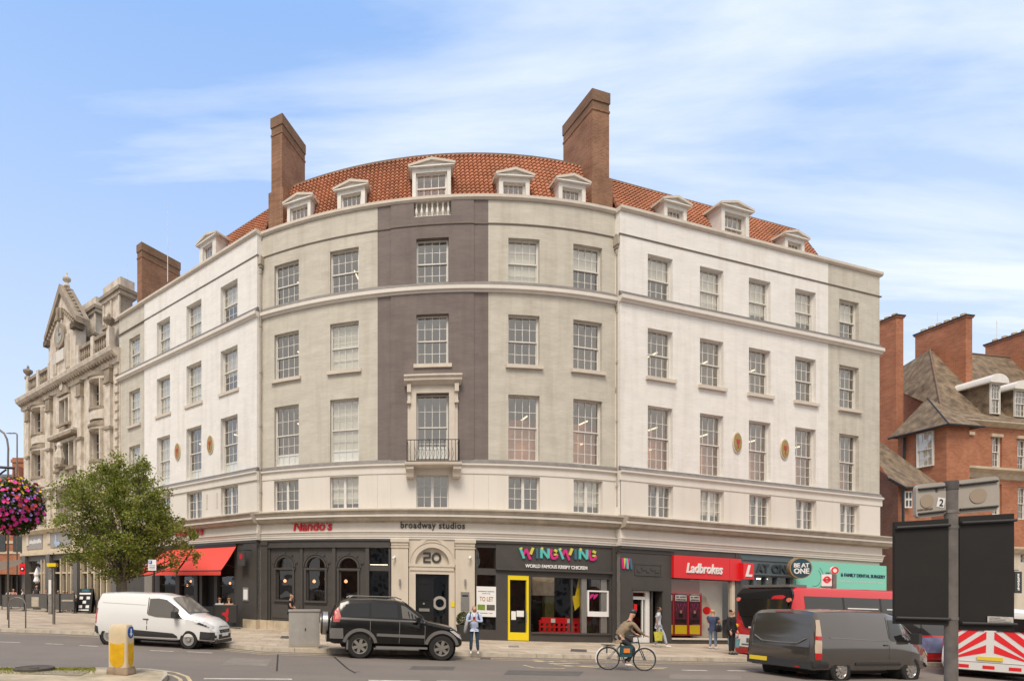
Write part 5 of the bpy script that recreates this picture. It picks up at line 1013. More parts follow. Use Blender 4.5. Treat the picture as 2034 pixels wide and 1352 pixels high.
def pchim(pa, pb, of, yt, yb):
    ua, ub = PU.U(pa,of), PU.U(pb,of); r = (pa+pb)/2; zt, zb_ = Zp(PU,r,yt,of), zcor; mb = MB()
    fbox(mb, PU, ua+.4, ub-.4, of-1.0, of, zb_, zt-.5, 0, step=99); fbox(mb, PU, ua-.05, ub+.05, of-1.3, of+.3, zt-1.0, zt-.75, 1, step=99); fbox(mb, PU, ua+.05, ub-.05, of-1.15, of+.15, zt-1.25, zt-1.0, 0, step=99); fbox(mb, PU, ua+.2, ub-.2, of-1.05, of+.05, zt-.75, zt, 0, step=99)
    fbox(mb, PU, ua+.1, ub-.1, of-1.1, of+.12, zt-3.1, zt-2.9, 1, step=99)
    for i in range(3): u = ua+.35+(ub-ua-.7)*i/2; fbox(mb, PU, u-.1, u+.1, of, of+.1, zt-2.8, zt-1.3, 0, step=99)
    mb.build('chimney', [MPUB, MPUBD], PB)
pchim(157,194,-1.5,600,680); pchim(203,243,-.6,561,680)
mb = MB(); fbox(mb, PU, 0, PU.u1, -11, -.4, zcor-.3, zcor+.2, 0, step=99); mb.build('roof', MSLT, PB)
# pub ground floor
mb = MB(); fz0, fz1 = Zp(PU,75,1090), Zp(PU,75,1062)
fbox(mb, PU, 0, PU.u1, -.3, .12, fz0-.5, fz1+.6, 0, step=99); fbox(mb, PU, -.1, PU.u1, -.3, .3, fz0-.55, fz0-.3, 0, step=99)
for pa, pb in ((57,88),(104,145),(165,215)): fbox(mb, PU, PU.U(pa), PU.U(pb), .12, .17, fz0, fz1, 1, step=99)
for px in (50,98,152,228): fbox(mb, PU, PU.U(px), PU.U(px)+.75, -.3, .3, .13, fz0-.5, 2, step=99)
for px in (82,88,120,132,141,160,174,187,200,212): fbox(mb, PU, PU.U(px), PU.U(px)+.16, -.3, .05, .13, fz0-.9, 0, step=99)
fbox(mb, PU, 0, PU.u1, -.3, .0, .13, 1.1, 2, step=99); fbox(mb, PU, 0, PU.u1, -.3, .02, fz0-1.0, fz0-.55, 2, step=99); fbox(mb, PU, 0, PU.u1, -.3, -.05, fz0-2.1, fz0-1.98, 0, step=99)
gf = mb.build('shopfront', [MPCR, M('pub_grey_sign',(.30,.28,.26),.6), MPUBP], PB); pane(PU, 0, PU.u1, -.2, 1.1, fz0-.9, gf)
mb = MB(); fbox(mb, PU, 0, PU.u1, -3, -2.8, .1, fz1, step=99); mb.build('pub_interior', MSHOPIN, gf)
scribble('sign_print', MWP, gf, lambda u, v: P(PU, PU.U(60)+(PU.U(86)-PU.U(60))*u, .18, Zp(PU,73,1081)+.45*v), 10, 3)
mb = MB(); u, z = PU.U(118), Zp(PU,118,1078); mb.prism([(u-.5,z),(u-.1,z-.3),(u+.5,z-.2),(u+.7,z+.1),(u+.2,z+.1),(u-.05,z+.1),(u-.1,z+.6),(u-.35,z+.75),(u-.3,z+.3)], lambda x,y,d: P(PU,x,d,y), .17, .22); mb.build('bird_emblem', M('emblem_blue',(.35,.45,.62),.6), gf)

# ------------------------------------------------------------------ far street on the left
MBR = brick('red_brick', (.50,.185,.095), (.36,.125,.065), (.38,.25,.17), dark=.5); MBR2 = brick('darker_red_brick', (.38,.165,.10), (.29,.125,.08), (.25,.17,.12), dark=.5)
MRT = M('mottled_clay_roof', (.29,.215,.14), .9, .6, 2.0, .9, 6, col2=(.075,.052,.036), detail=8); MPOT = M('chimney_pot', (.58,.44,.28), .8, .2, 4)
def block(root, x0, x1, y0, y1, z0, z1, mat, name='wall'):
    mb = MB(); mb.add([(x,y,z-S*x) for z in (z0,z1) for x,y in ((x0,y0),(x1,y0),(x1,y1),(x0,y1))], [(0,1,2,3),(4,5,6,7),(0,1,5,4),(1,2,6,5),(2,3,7,6),(3,0,4,7)]); return mb.build(name, mat, root)
Yf = 62.0; fx = lambda px, Y=Yf: (px-CX)/F*Y; fz = lambda px, py, Y=Yf: ZC+(hy(px)-py)*Y/F
FB = thing('brick_building', 'distant red brick building with pale bands beyond the pub, behind the flowers', 'building', (fx(20), Yf, gz(fx(20))))
block(FB, fx(-60), fx(40), Yf, Yf+9, 0, fz(20,958), MBR)
mb = MB()
for i in range(7): z = fz(20,1100)+i*1.15; mb.box(fx(-60), fx(40)+.05, Yf-.08, Yf, z-S*fx(0), z+.3-S*fx(0))
mb.build('stone_bands', MPCR, FB)
mb = MB()
for px in (-12,3,36):
    for py in (1095,1040,1000): x = fx(px); z = fz(px,py); mb.box(x-.5, x+.5, Yf-.12, Yf, z-S*x, z+1.9-S*x)
mb.build('window', MWIN, FB)
mb = MB(); a, b, c_, d = (fx(-60), fx(33)), Yf-.3, Yf+6, None
z0, z1 = fz(20,960), fz(12,920); mb.add([(a[0],b,z0-S*a[0]),(a[1],b,z0-S*a[1]),(fx(26),c_,z1-S*a[1]),(a[0],c_,z1-S*a[0])], [(0,1,2,3)]); mb.add([(a[1],b,z0-S*a[1]),(fx(26),c_,z1-S*a[1]),(a[1],Yf+12,z0-S*a[1])], [(0,1,2)]); mb.build('roof', MSLT, FB, fix=False)
for px, pt, pb in ((26.5,904,932),(47,898,960)):
    x = fx(px); zt, zb_ = fz(px,pt), fz(px,pb); mb = MB(); w_ = .38 if px > 40 else .7; mb.box(x-w_, x+w_, Yf+1, Yf+2, zb_-1-S*x, zt-.4-S*x); mb.box(x-w_-.12, x+w_+.12, Yf+.9, Yf+2.1, zt-.55-S*x, zt-.2-S*x); mb.box(x-w_, x+w_, Yf+1, Yf+2, zt-.2-S*x, zt-S*x); mb.build('chimney', MBR, FB)
mb = MB(); x = fx(36); mb.add([(fx(30),Yf-.2,fz(34,970)-S*x),(fx(44),Yf-.2,fz(34,970)-S*x),(fx(37),Yf-.2,fz(37,925)-S*x),(fx(30),Yf+2,fz(34,970)-S*x),(fx(44),Yf+2,fz(34,970)-S*x),(fx(37),Yf+2,fz(37,925)-S*x)], [(0,1,2),(3,5,4),(0,1,4,3),(1,2,5,4),(2,0,3,5)]); mb.build('gablet', MBR, FB)
SB = thing('cafe_front', 'low dark cafe front with a sloping canopy left of the pub, behind its terrace', 'shop', (fx(10,50), 50, gz(fx(10,50))))
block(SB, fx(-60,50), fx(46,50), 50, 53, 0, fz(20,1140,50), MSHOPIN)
mb = MB(); x0, x1 = fx(-60,48), fx(34,48); mb.add([(x0,48,fz(0,1150,48)-S*x0),(x1,48,fz(34,1122,48)-S*x1),(x1,50,fz(34,1108,50)-S*x1),(x0,50,fz(0,1118,50)-S*x0)], [(0,1,2,3)]); mb.build('canopy', M('brown_canopy',(.16,.12,.09),.9), SB, fix=False)
mb = MB()
for i in range(6): x = fx(-20+i*11,49.8); mb.box(x-.08, x+.08, 49.7, 49.9, -S*x, fz(20,1142,50)-S*x)
mb.build('posts', MBK, SB)
t_ = thing('round_sign', 'small red sign board with a white ring on the corner beyond the pub', 'shop sign', (fx(44.5,47),47,fz(44,1140,47)-S*fx(44,47))); x, z = fx(44.5,47), fz(44,1129,47)-S*fx(44,47)
mb = MB(); mb.box(x-.25, x+.25, 47, 47.1, z-.45, z+.45); mb.build('board', MRED, t_); mb = MB(); mb.lathe((x,46.99,z), [(.18,0),(.10,0),(.10,-.03),(.18,-.03)], 12, axis='y'); mb.build('ring', MWP, t_); mb = MB(); mb.tube([(x-.2,47.05,z-.45),(x-.2,47.05,gz(x,.1))], .04, 6); mb.build('post', MBLK, t_)

# ------------------------------------------------------------------ brick mansion block on the right
def RBx(px, Y): return (px-CX)/F*Y
def pt(px, py, Y): x = (px-CX)/F*Y; return Vector((x, Y, ZC+(H0-py)*Y/F))
kb = .13; RB = Line(kb, 37.4*(1-kb*1.17), 1905, 2140); NB = (RB.n.x, RB.n.y)
RBB = thing('brick_mansion_block', 'red brick mansion block with dormers, mottled roof and tall slab chimneys on the right', 'building', P(RB, 0, 0, 0))
ze = Zp(RB,1937,831,.35)
wins = [(1971,1990.5,927,866),(2021,2041,936,873),(2022,2041,1031,967),(1971,1990,1022,961),(2025,2041,1118,1080)]
rops = []
for pa, pb, ya, yb in wins: r = (pa+pb)/2; rops.append((RB.U(pa), RB.U(pb), Zp(RB,r,ya), Zp(RB,r,yb)))
mb = MB(); wall(mb, RB, 0, RB.u1, 6.4, ze-.3, [r for r in rops if r[2] > 6.5], 0, rev=.15); mb.add([P(RB,0,0,0),P(RB,0,-9,0),P(RB,0,-9,ze-.3),P(RB,0,0,ze-.3)], [(0,1,2,3)]); mb.build('wall', MBR, RBB)
mb = MB(); wall(mb, RB, 0, RB.u1, 0, 6.4, [r for r in rops if r[2] < 6.5], .05, rev=.15); zs_ = Zp(RB,1990,937); fprof(mb, RB, -.3, RB.u1, [(0,zs_-.55),(.1,zs_-.5),(.2,zs_-.2),(.5,zs_),(.5,zs_+.15),(0,zs_+.3)], 1); fprof(mb, RB, -.2, RB.u1, [(0,6.2),(.2,6.25),(.4,6.5),(.4,6.6),(0,6.7)], 1); mb.build('stone_storey', [MCRM, MSTN], RBB)
for i, r in enumerate(rops): sash(RB, *r, 2, 2, cols=3, sill=False, rec=.12, parent=RBB)
mb = MB(); fbox(mb, RB, 0, RB.u1, -1.2, -1, .2, ze-.4, step=99); mb.build('interior', MROOM, RBB)
mb = MB()
for u in (.2, 2.5, 4.6): fbox(mb, RB, u, u+.9, 0, .12, ze-1.0, ze-.8, step=99)
fprof(mb, RB, -.35, RB.u1, [(-.2,ze-.35),(.1,ze-.35),(.3,ze-.2),(.4,ze-.12),(.4,ze),(-.2,ze)]); mb.build('eaves', MSTN, RBB)
# main roof
zrg = Zp(RB,1847,694,-4.9); b_ = pt(1847,694,42.0); bz_ = b_.z + S*b_.x; rr = lambda u, o, z: P(RB,u,o,z)
a_ = pt(1786,777,42.6); e0 = P(RB,-.4,.42,ze); e1 = P(RB,RB.u1,.42,ze); k0 = P(RB,-.2,-.8,ze+.9); k1 = P(RB,RB.u1,-.8,ze+.9); rg1 = Vector((b_.x+14, b_.y+14*kb, bz_-S*(b_.x+14)))
mb = MB(); mb.add([e0,e1,k1,k0], [(0,1,2,3)]); mb.add([k0,k1,rg1,b_], [(0,1,2,3)]); mb.add([a_,e0,k0,b_], [(0,1,2),(0,2,3)]); bb = Vector((a_.x, a_.y+8, a_.z)); mb.add([a_, b_, bb], [(0,1,2)]); mb.add([b_,rg1,Vector((rg1.x,rg1.y+9,ze)),bb], [(0,1,2,3)])
rf_ = mb.build('roof', MRT, RBB, fix=False); mb = MB(); mb.tube([b_,k0,e0], .07, 6); mb.tube([b_, rg1], .08, 6); mb.tube([b_, a_], .06, 6); mb.build('ridge', MRIDGE, rf_)
mb = MB(); ga_ = Vector((a_.x, a_.y, -S*a_.x)); ge_ = P(RB,0,-.2,0); mb.add([a_, ga_, ge_, P(RB,0,-.2,ze-.05)], [(0,1,2,3)]); mb.build('wall', MBR, RBB, fix=False)
# corner bay with a pyramid roof
BY = Line(kb, 36*(1-kb*(1880-CX)/F), 1880, 1926); zb1 = Zp(BY,1880,843,.0); mb = MB()
for (ua, oa), (ub, ob) in (((0,0),(BY.u1,0)), ((BY.u1,0),(BY.u1,-2.4)), ((0,-2.75),(0,0))): mb.add([P(BY,ua,oa,0),P(BY,ub,ob,0),P(BY,ub,ob,zb1),P(BY,ua,oa,zb1)], [(0,1,2,3)])
bay = mb.build('bay', MBR, RBB, fix=False)
e = .45; q = [P(BY,-e,e,zb1-.12), P(BY,BY.u1+e,e,zb1-.12), P(BY,BY.u1+e,-2.6,zb1-.12), P(BY,-e,-3.0,zb1-.12)]; ap = pt(1842,790,37.8); mb = MB(); mb.add(q+[ap], [(0,1,4),(1,2,4),(2,3,4),(3,0,4)]); r2 = mb.build('roof', MRT, bay, fix=False)
mb = MB(); mb.tube([q[3],q[0],q[1]], .07, 6); mb.tube([q[0],ap], .035, 6); mb.tube([P(BY,-.1,-2.3,zb1-.2),P(BY,-.1,-2.3,4)], .07, 8); mb.build('gutter', MIRON, bay)
# window in the bay's side
class Side(Line):
    def __init__(s, base, u, flip=True): s.O = Vector(base.xy(u, 0)); s.t = -base.n*-1; s.t = Vector((base.n.x, base.n.y)); s.n = Vector((s.t.y, -s.t.x)); s.curved = False
SD = Side(BY, 0); SD.O = SD.O + SD.n*.0
wa, wb_ = sorted((SD.U(1823), SD.U(1856))); sash(SD, wa, wb_, Zp(SD,1840,927), Zp(SD,1840,858), 2, 2, cols=3, sill=False, rec=-.13, parent=bay)
m2 = MB(); fbox(m2, SD, wa, wb_, -.02, .008, Zp(SD,1840,927), Zp(SD,1840,858), step=9); m2.build('interior', MROOM, bay)
# dormers
for px, w_, arc in ((1977,19,True),(2026,22,False)):
    pa, pb = px-w_/2, px+w_/2; of = -.35; ua, ub = RB.U(pa,of), RB.U(pb,of); r = px; z0, z1 = Zp(RB,r,822 if arc else 828,of), Zp(RB,r,762 if arc else 775,of); mb = MB()
    for s in (ua-.02, ub-.1): fbox(mb, RB, s, s+.12, of-3, of-.06, z0-.3, z1, 1, step=99)
    n = 8; c = (ua+ub)/2; w2 = (ub-ua)/2+.35
    mb.prism([(c-w2,z1)]+[(c-w2*cos(pi*i/n), z1+.12+.5*sin(pi*i/n)) for i in range(n+1)]+[(c+w2,z1)], lambda x,y,d: P(RB,x,d,y), of-3.2, of+.25, 0)
    dm = mb.build('dormer', [MDR, MRT], RBB); sash(RB, ua, ub, z0, z1, 2, 2, cols=3, sill=False, rec=-of-.02, parent=dm, name='dormer_window'); m2 = MB(); fbox(m2, RB, ua, ub, of-.5, of-.45, z0, z1, step=9); m2.build('dark_interior', MROOM, dm)
# chimneys with pots
def slab(px, py, Yn, length, wd, pots, zb_=9):
    p0 = pt(px, py, Yn); z = p0.z + S*p0.x; C_ = Line(kb, Yn-kb*p0.x, px, px+60); mb = MB(); fbox(mb, C_, 0, wd, -length, 0, zb_, z-.12, 0, step=99); fbox(mb, C_, -.06, wd+.06, -length-.06, .06, z-.22, z-.12, 0, step=99); fbox(mb, C_, -.1, wd+.1, -length-.1, .1, z-.12, z-.02, 1, step=99)
    o = mb.build('chimney', [MBR, MIRON], RBB)
    for i in range(pots): m2 = MB(); m2.lathe(P(C_, wd/2, -length*(i+.7)/(pots+.4), z-.02), [(.17,0),(.15,.2),(.17,.22),(.12,.26),(.01,.26)], 10); m2.build('chimney_pot', MPOT, o, smooth=True, sharp=40)
u_ = RB.U(2023,.6); z_ = Zp(RB,2023,1155,.6); t_ = thing('projecting_sign', 'narrow black projecting sign with white upright script at the right edge', 'shop sign', P(RB,u_,.2,z_)); m2 = MB(); fbox(m2, RB, u_-.28, u_+.28, .5, .6, z_-.75, z_+.7, step=9); m2.build('sign_board', MBLK, t_); scribble('upright_print', MWP, t_, lambda u, v: P(RB, u_-.1+.2*v, .605, z_-.55+1.1*u), 8, 5, .1); m2 = MB(); m2.tube([P(RB,u_,.0,z_+.8), P(RB,u_,.6,z_+.8)], .03, 6); m2.build('bracket', MIRON, t_)
slab(1780,624,40.3,2.6,.62,5,4); slab(1918.5,624,40.0,3.1,.55,6); slab(2084,640,40.8,3.6,.6,6)
# lower gabled range
LG = thing('brick_outbuilding', 'low dark red brick range with a sagging tiled roof beside the tall slab chimney', 'building', (RBx(1790,34), 34, gz(RBx(1790,34))))
w0, w1, w2_, w3 = pt(1735,925,36.5), pt(1778,955,34.2), pt(1784,960,34.0), pt(1850,962,34.6)
mb = MB(); gnd = lambda v: Vector((v.x, v.y, gz(v.x)))
mb.add([w0,w2_,gnd(w2_),gnd(w0)], [(0,1,2,3)], 1); mb.add([w2_,w3,gnd(w3),gnd(w2_)], [(0,1,2,3)], 0); mb.build('wall', [MBR, MBR2], LG, fix=False)
mb = MB(); t0_, t1_ = pt(1735,868,37.2), pt(1860,957,36.0); mb.add([t0_, t1_, pt(1850,966,34.2), pt(1797,967,33.6), pt(1765,948,33.9), pt(1735,905,36.0)], [(0,1,2,3,4,5)]); mb.build('roof', MRT, LG, fix=False); mb = MB(); mb.tube([pt(1850,967,34.1), pt(1797,968,33.5), pt(1765,950,33.8)], .08, 6); mb.tube([pt(1794,968,33.7), gnd(pt(1794,968,33.7))], .07, 6); mb.build('gutter', MIRON, LG)
mb = MB(); a_, b_2 = pt(1797,1008,33.9), pt(1812,975,33.9); mb.box(a_.x, b_2.x, 33.9, 34.0, a_.z, b_2.z); wn = mb.build('window', MFR, LG); mb = MB(); w_ = (b_2.x-a_.x); 
for i in range(2):
    for j in range(2): mb.box(a_.x+.08+w_*.46*i, a_.x+w_*.42+w_*.46*i, 33.88, 33.9, a_.z+.1+(b_2.z-a_.z)*.48*j, a_.z+(b_2.z-a_.z)*(.45+.48*j))
mb.build('pane', MWIN, wn)
for px, py0, py1, Y in ((1980,637,668,46),(1862,616,640,46)): m2 = MB(); m2.tube([at(px,py1+20,Y), at(px,py0,Y)], .03, 4); m2.build('aerial', MFR, RBB)
# ------------------------------------------------------------------ vehicles (x forward, y left, z up in the vehicle's own axes)
def paint(name, col, rough=.28, metal=0, coat=.8): return M(name, col, rough, metal=metal, coat=coat)
MTYRE = M('tyre_rubber', (.018,.017,.016), .85, .2, 20); MRIM = M('alloy', (.45,.42,.38), .35, metal=.8); MPLAS = M('dark_plastic', (.035,.034,.033), .6, .1, 10)
MCG = M('tinted_car_glass', (.014,.014,.014), .05, spec=.6); MCG2 = M('car_glass', (.10,.09,.075), .05, spec=.9); MHL = M('headlamp', (.55,.54,.52), .15, spec=.8); MTL = M('tail_lamp_red', (.5,.01,.01), .2, spec=.7); MPLT = M('yellow_number_plate', (.78,.55,.03), .5); MUND = M('underbody', (.012,.012,.012), .9)
MCHR = M('steel_trim', (.5,.48,.45), .3, metal=.9)
def place(root, x, y, psi, zg=0):
    m = Matrix.Rotation(math.atan(S), 4, 'Y') @ Matrix.Rotation(psi, 4, 'Z'); root.location = (x, y, gz(x, zg)); root.rotation_euler = m.to_euler()
class Car:
    def __init__(s, keys): s.k = sorted(keys); s.xs = [k[0] for k in s.k]
    def ev(s, x):
        k = s.k
        if x <= k[0][0]: return k[0][1:]
        for a, b in zip(k, k[1:]):
            if x <= b[0]: t = (x-a[0])/(b[0]-a[0]); return tuple(p+(q-p)*t for p, q in zip(a[1:], b[1:]))
        return k[-1][1:]
    def sec(s, x):             # zb, wb, zm, wm, zt, wt
        zb, wb, zm, wm, zt, wt = s.ev(x); r = min(.09, (zt-zm)*.5+.01)
        zsill = zb+(zm-zb)*.25
        return [(0,zb),(wb-.08,zb),(wb,zb+.05),(wm*.995+.0,zsill),(wm,zb+(zm-zb)*.6),(wm-.012,zm),(wt+(wm-wt)*.12,zt-r*1.4),(wt-.03,zt-r*.55),(wt-.11,zt-.02),(wt*.5,zt+.015),(0,zt+.025)]
    def Y(s, x, z):
        p = s.sec(x); best = 0
        for (y0,z0),(y1,z1) in zip(p[1:], p[2:]):
            if min(z0,z1)-1e-6 <= z <= max(z0,z1)+1e-6 and abs(z1-z0) > 1e-6: best = max(best, y0+(y1-y0)*(z-z0)/(z1-z0))
        return best
    def body(s, name, mat, root, wells, wr=.38, nx=40, label=None):
        xs = set(s.xs); a, b = s.xs[0], s.xs[-1]
        for i in range(nx+1): xs.add(round(a+(b-a)*i/nx, 4))
        xs = sorted(xs); xs = [x for i, x in enumerate(xs) if i == 0 or x-xs[i-1] > .004]; mb = MB(); n = 11; secs = []
        for x in xs: p = s.sec(x); secs.append([(y,z) for y, z in p]+[(-y,z) for y, z in reversed(p[1:-1])])
        k = len(secs[0]); vs = [(x, y, z) for x, q in zip(xs, secs) for y, z in q]
        fs = [tuple(range(k)), tuple((len(xs)-1)*k+i for i in reversed(range(k)))]
        for i in range(len(xs)-1):
            for j in range(k): fs.append((i*k+j, i*k+(j+1)%k, (i+1)*k+(j+1)%k, (i+1)*k+j))
        mb.add(vs, fs); o = mb.build(name, mat, root, smooth=True, sharp=32)
        cut = MB()
        for x, z in wells:
            for sg in (-1, 1): y0, y1 = sorted((sg*.55, sg*1.4)); cut.lathe((x,0,z), [(wr,y0),(wr,y1)], 28, axis='y')
        co = cut.build('cut', mat); md = o.modifiers.new('b', 'BOOLEAN'); md.object = co; md.operation = 'DIFFERENCE'; md.solver = 'EXACT'; md.use_self = False
        dg = bpy.context.evaluated_depsgraph_get(); dg.update(); me = bpy.data.meshes.new_from_object(o.evaluated_get(dg)); o.modifiers.clear(); o.data = me; bpy.data.objects.remove(co)
        me.materials.clear(); me.materials.append(mat); me.set_sharp_from_angle(angle=radians(32)); return o
    def panel(s, poly, side, d=.006, fine=.12, inset=0):      # a (x, z) polygon laid on the side of the body
        mb = MB(); bm = bmesh.new(); vs = [bm.verts.new((x, 0, z)) for x, z in poly]; f = bm.faces.new(vs)
        xs0, xs1 = min(p[0] for p in poly), max(p[0] for p in poly)
        for x in [q for q in s.xs if xs0 < q < xs1]+[xs0+(xs1-xs0)*i/6 for i in range(1,6)]: bmesh.ops.bisect_plane(bm, geom=bm.verts[:]+bm.edges[:]+bm.faces[:], plane_co=(x,0,0), plane_no=(1,0,0))
        z0, z1 = min(p[1] for p in poly), max(p[1] for p in poly)
        for i in range(1, 5): bmesh.ops.bisect_plane(bm, geom=bm.verts[:]+bm.edges[:]+bm.faces[:], plane_co=(0,0,z0+(z1-z0)*i/5), plane_no=(0,0,1))
        bm.verts.index_update(); mb.add([(v.co.x, side*(s.Y(v.co.x, v.co.z)+d), v.co.z) for v in bm.verts], [[v.index for v in f.verts] for f in bm.faces]); bm.free(); return mb
def wheel(root, x, y, r, rim_r, w=.22, spokes=6, mat=None, double=False, z=None):
    sg = 1 if y > 0 else -1; z = z or r; t = MB(); t.lathe((x,y,z), [(rim_r,-w/2),(r-.03,-w/2),(r,-w/2+.03),(r,w/2-.03),(r-.03,w/2),(rim_r,w/2)], 28, axis='y', cap=False); o = t.build('wheel', MTYRE, root, smooth=True, sharp=35)
    m = MB(); f = y+sg*w/2
    if y > 0: prof = [(.001,-.03),(.04,-.028),(.05,-.05),(rim_r-.05,-.07),(rim_r-.015,-.01),(rim_r+.012,-.005),(rim_r+.012,-.02)]
    else: prof = [(.001,.03),(.04,.028),(.05,.05),(rim_r-.05,.07),(rim_r-.015,.01),(rim_r+.012,.005),(rim_r+.012,.02)]
    m.lathe((x,f,z), prof[3:], 28, axis='y', m=0, cap=False); m.lathe((x,f-sg*.05,z), [(.001,-.02),(rim_r-.05,-.02),(rim_r-.05,.02),(.001,.02)], 20, axis='y', m=1)
    for k in range(spokes):
        a = 2*pi*k/spokes+.3; ca, sa = cos(a), sin(a); w0, w1 = .045, .035 if spokes > 8 else .05
        q = [(.03,-w0),(rim_r-.01,-w1),(rim_r-.01,w1),(.03,w0)]
        m.prism(q, lambda u, v, d: (x+u*ca-v*sa, f+sg*d, z+u*sa+v*ca), -.045, -.012)
    m.lathe((x,f-sg*.02,z), [(.001,-.02),(.06,-.02),(.06,.02),(.001,.02)], 12, axis='y'); m.build('rim', [mat or MRIM, MUND], o, smooth=True, sharp=30); return o
def liner(root, x, z, wr, y): m = MB(); y0, y1 = sorted((y, y-.5 if y > 0 else y+.5)); m.lathe((x,0,z), [(wr-.012,y0+.02),(wr-.012,y1-.02)], 24, axis='y', cap=False); m.build('wheel_arch_liner', MUND, root, smooth=True, sharp=40)
def quad(root, name, pts, mat, th=.012, n=None):
    m = MB(); p = [Vector(q) for q in pts]; nn = n or (p[1]-p[0]).cross(p[2]-p[0]).normalized(); k = len(p); m.add([q+nn*th for q in p]+[q-nn*.01 for q in p], [tuple(range(k)), tuple(range(k,2*k))[::-1]]+[(i,(i+1)%k,k+(i+1)%k,k+i) for i in range(k)]); return m.build(name, mat, root)

# --- white panel van
MWV = paint('white_van_paint', (.74,.73,.71)); V = thing('parked_van', 'white compact panel van with black bumpers on the road behind the bollard', 'van', local=True); place(V, -6.05, 20.12, radians(-12.5))
c = Car([(-2.14,.62,.70,.78,.74,.86,.70),(-2.10,.40,.84,.95,.86,1.30,.80),(-2.04,.33,.86,1.05,.90,1.62,.80),(-1.93,.30,.87,1.08,.915,1.84,.78),(-1.2,.28,.88,1.10,.92,1.88,.78),(.2,.27,.88,1.10,.92,1.87,.77),(.72,.27,.88,1.09,.92,1.77,.74),(1.05,.27,.88,1.07,.92,1.53,.74),(1.52,.28,.88,1.00,.91,1.19,.78),(1.60,.28,.88,.98,.91,1.15,.80),(2.0,.28,.87,.90,.89,1.06,.74),(2.28,.27,.80,.75,.84,.92,.66),(2.40,.28,.70,.60,.72,.80,.60),(2.47,.34,.55,.5,.6,.62,.50)])
c.body('body', MWV, V, [(1.53,.33),(-1.53,.33)], .385)
for sd_ in (-1, 1):
    c.panel([(-.02,1.12),(.0,1.68),(.32,1.70),(.62,1.66),(1.06,1.38),(1.36,1.10),(1.30,1.03),(.3,1.06)], sd_, .012).build('side_window', MCG2, V)
    c.panel([(.86,1.10),(.90,1.48),(.94,1.45),(.93,1.08)], sd_, .02).build('window_pillar', MPLAS, V)
    c.panel([(-.95,.42),(-.95,.60),(.95,.52),(1.1,.44),(1.12,.36),(-.95,.36)], sd_, .012).build('rubbing_strip', MPLAS, V)
    c.panel([(-.06,.36),(-.06,1.72),(-.03,1.72),(-.03,.36)], sd_, .003).build('door_gap', MPLAS, V); c.panel([(-1.85,1.50),(-.12,1.46),(-.12,1.44),(-1.85,1.48)], sd_, .003).build('painted_crease', M('crease_shadow',(.45,.44,.42),.5), V)  # thin greyer strip paints the shade of a crease along the side
    c.panel([(-.20,.955),(.02,.955),(.02,.985),(-.20,.985)], sd_, .02).build('door_handle', MPLAS, V)
    c.panel([(1.62,.98),(1.75,.88),(2.30,.72),(2.36,.80),(2.1,.93),(1.8,1.04)], sd_, .008).build('headlight', MHL, V)
    c.panel([(1.80,.88),(2.25,.76),(2.30,.80),(1.9,.93)], sd_, .012).build('headlight_bezel', MPLAS, V)
    c.panel([(1.92,.28),(1.95,.62),(2.44,.60),(2.46,.36),(2.3,.29)], sd_, .010).build('bumper', MPLAS, V); c.panel([(-2.12,.42),(-2.12,.70),(-1.96,.64),(-1.93,.32),(-2.05,.32)], sd_, .010).build('bumper', MPLAS, V); c.panel([(-2.10,.75),(-2.08,1.3),(-2.0,1.3),(-2.03,.75)], sd_, .008).build('tail_light', MTL, V)
    m = MB(); y = sd_*1.04; m.box(.98,1.14,y-.11,y+.11,1.05,1.27); m.box(.95,1.1,sd_*.9-.05,sd_*.9+.07,1.05,1.12); m.build('door_mirror', MPLAS, V)
    for x in (1.53, -1.53): wheel(V, x, sd_*.80, .33, .205, spokes=14, mat=M('wheel_trim',(.42,.40,.38),.4,metal=.5)); liner(V, x, .33, .385, sd_*.9)
quad(V, 'windscreen', [(.80,-.66,1.735),(1.48,-.78,1.245),(1.52,0,1.265),(1.48,.78,1.245),(.80,.66,1.735),(.76,0,1.79)], M('windscreen_glass',(.16,.15,.14),.05,spec=.9), .014)
m = MB(); m.box(2.40,2.47,-.42,.42,.56,.68); m.box(2.43,2.485,-.5,.5,.36,.52); m.build('grille', MPLAS, V); m = MB(); m.box(2.30,2.42,-.36,.36,.76,.79); m.build('upper_grille', MPLAS, V); m = MB(); m.box(2.484,2.495,-.26,.26,.45,.56); m.build('number_plate', MWP, V)
m = MB(); m.box(2.2,2.47,-.66,.66,.22,.33); m.box(-2.2,-2.1,-.75,.75,.42,.62); m.build('lower_bumper', MPLAS, V); m = MB(); m.box(-1.9,2.1,-.7,.7,.2,.3); m.build('underbody', MUND, V)
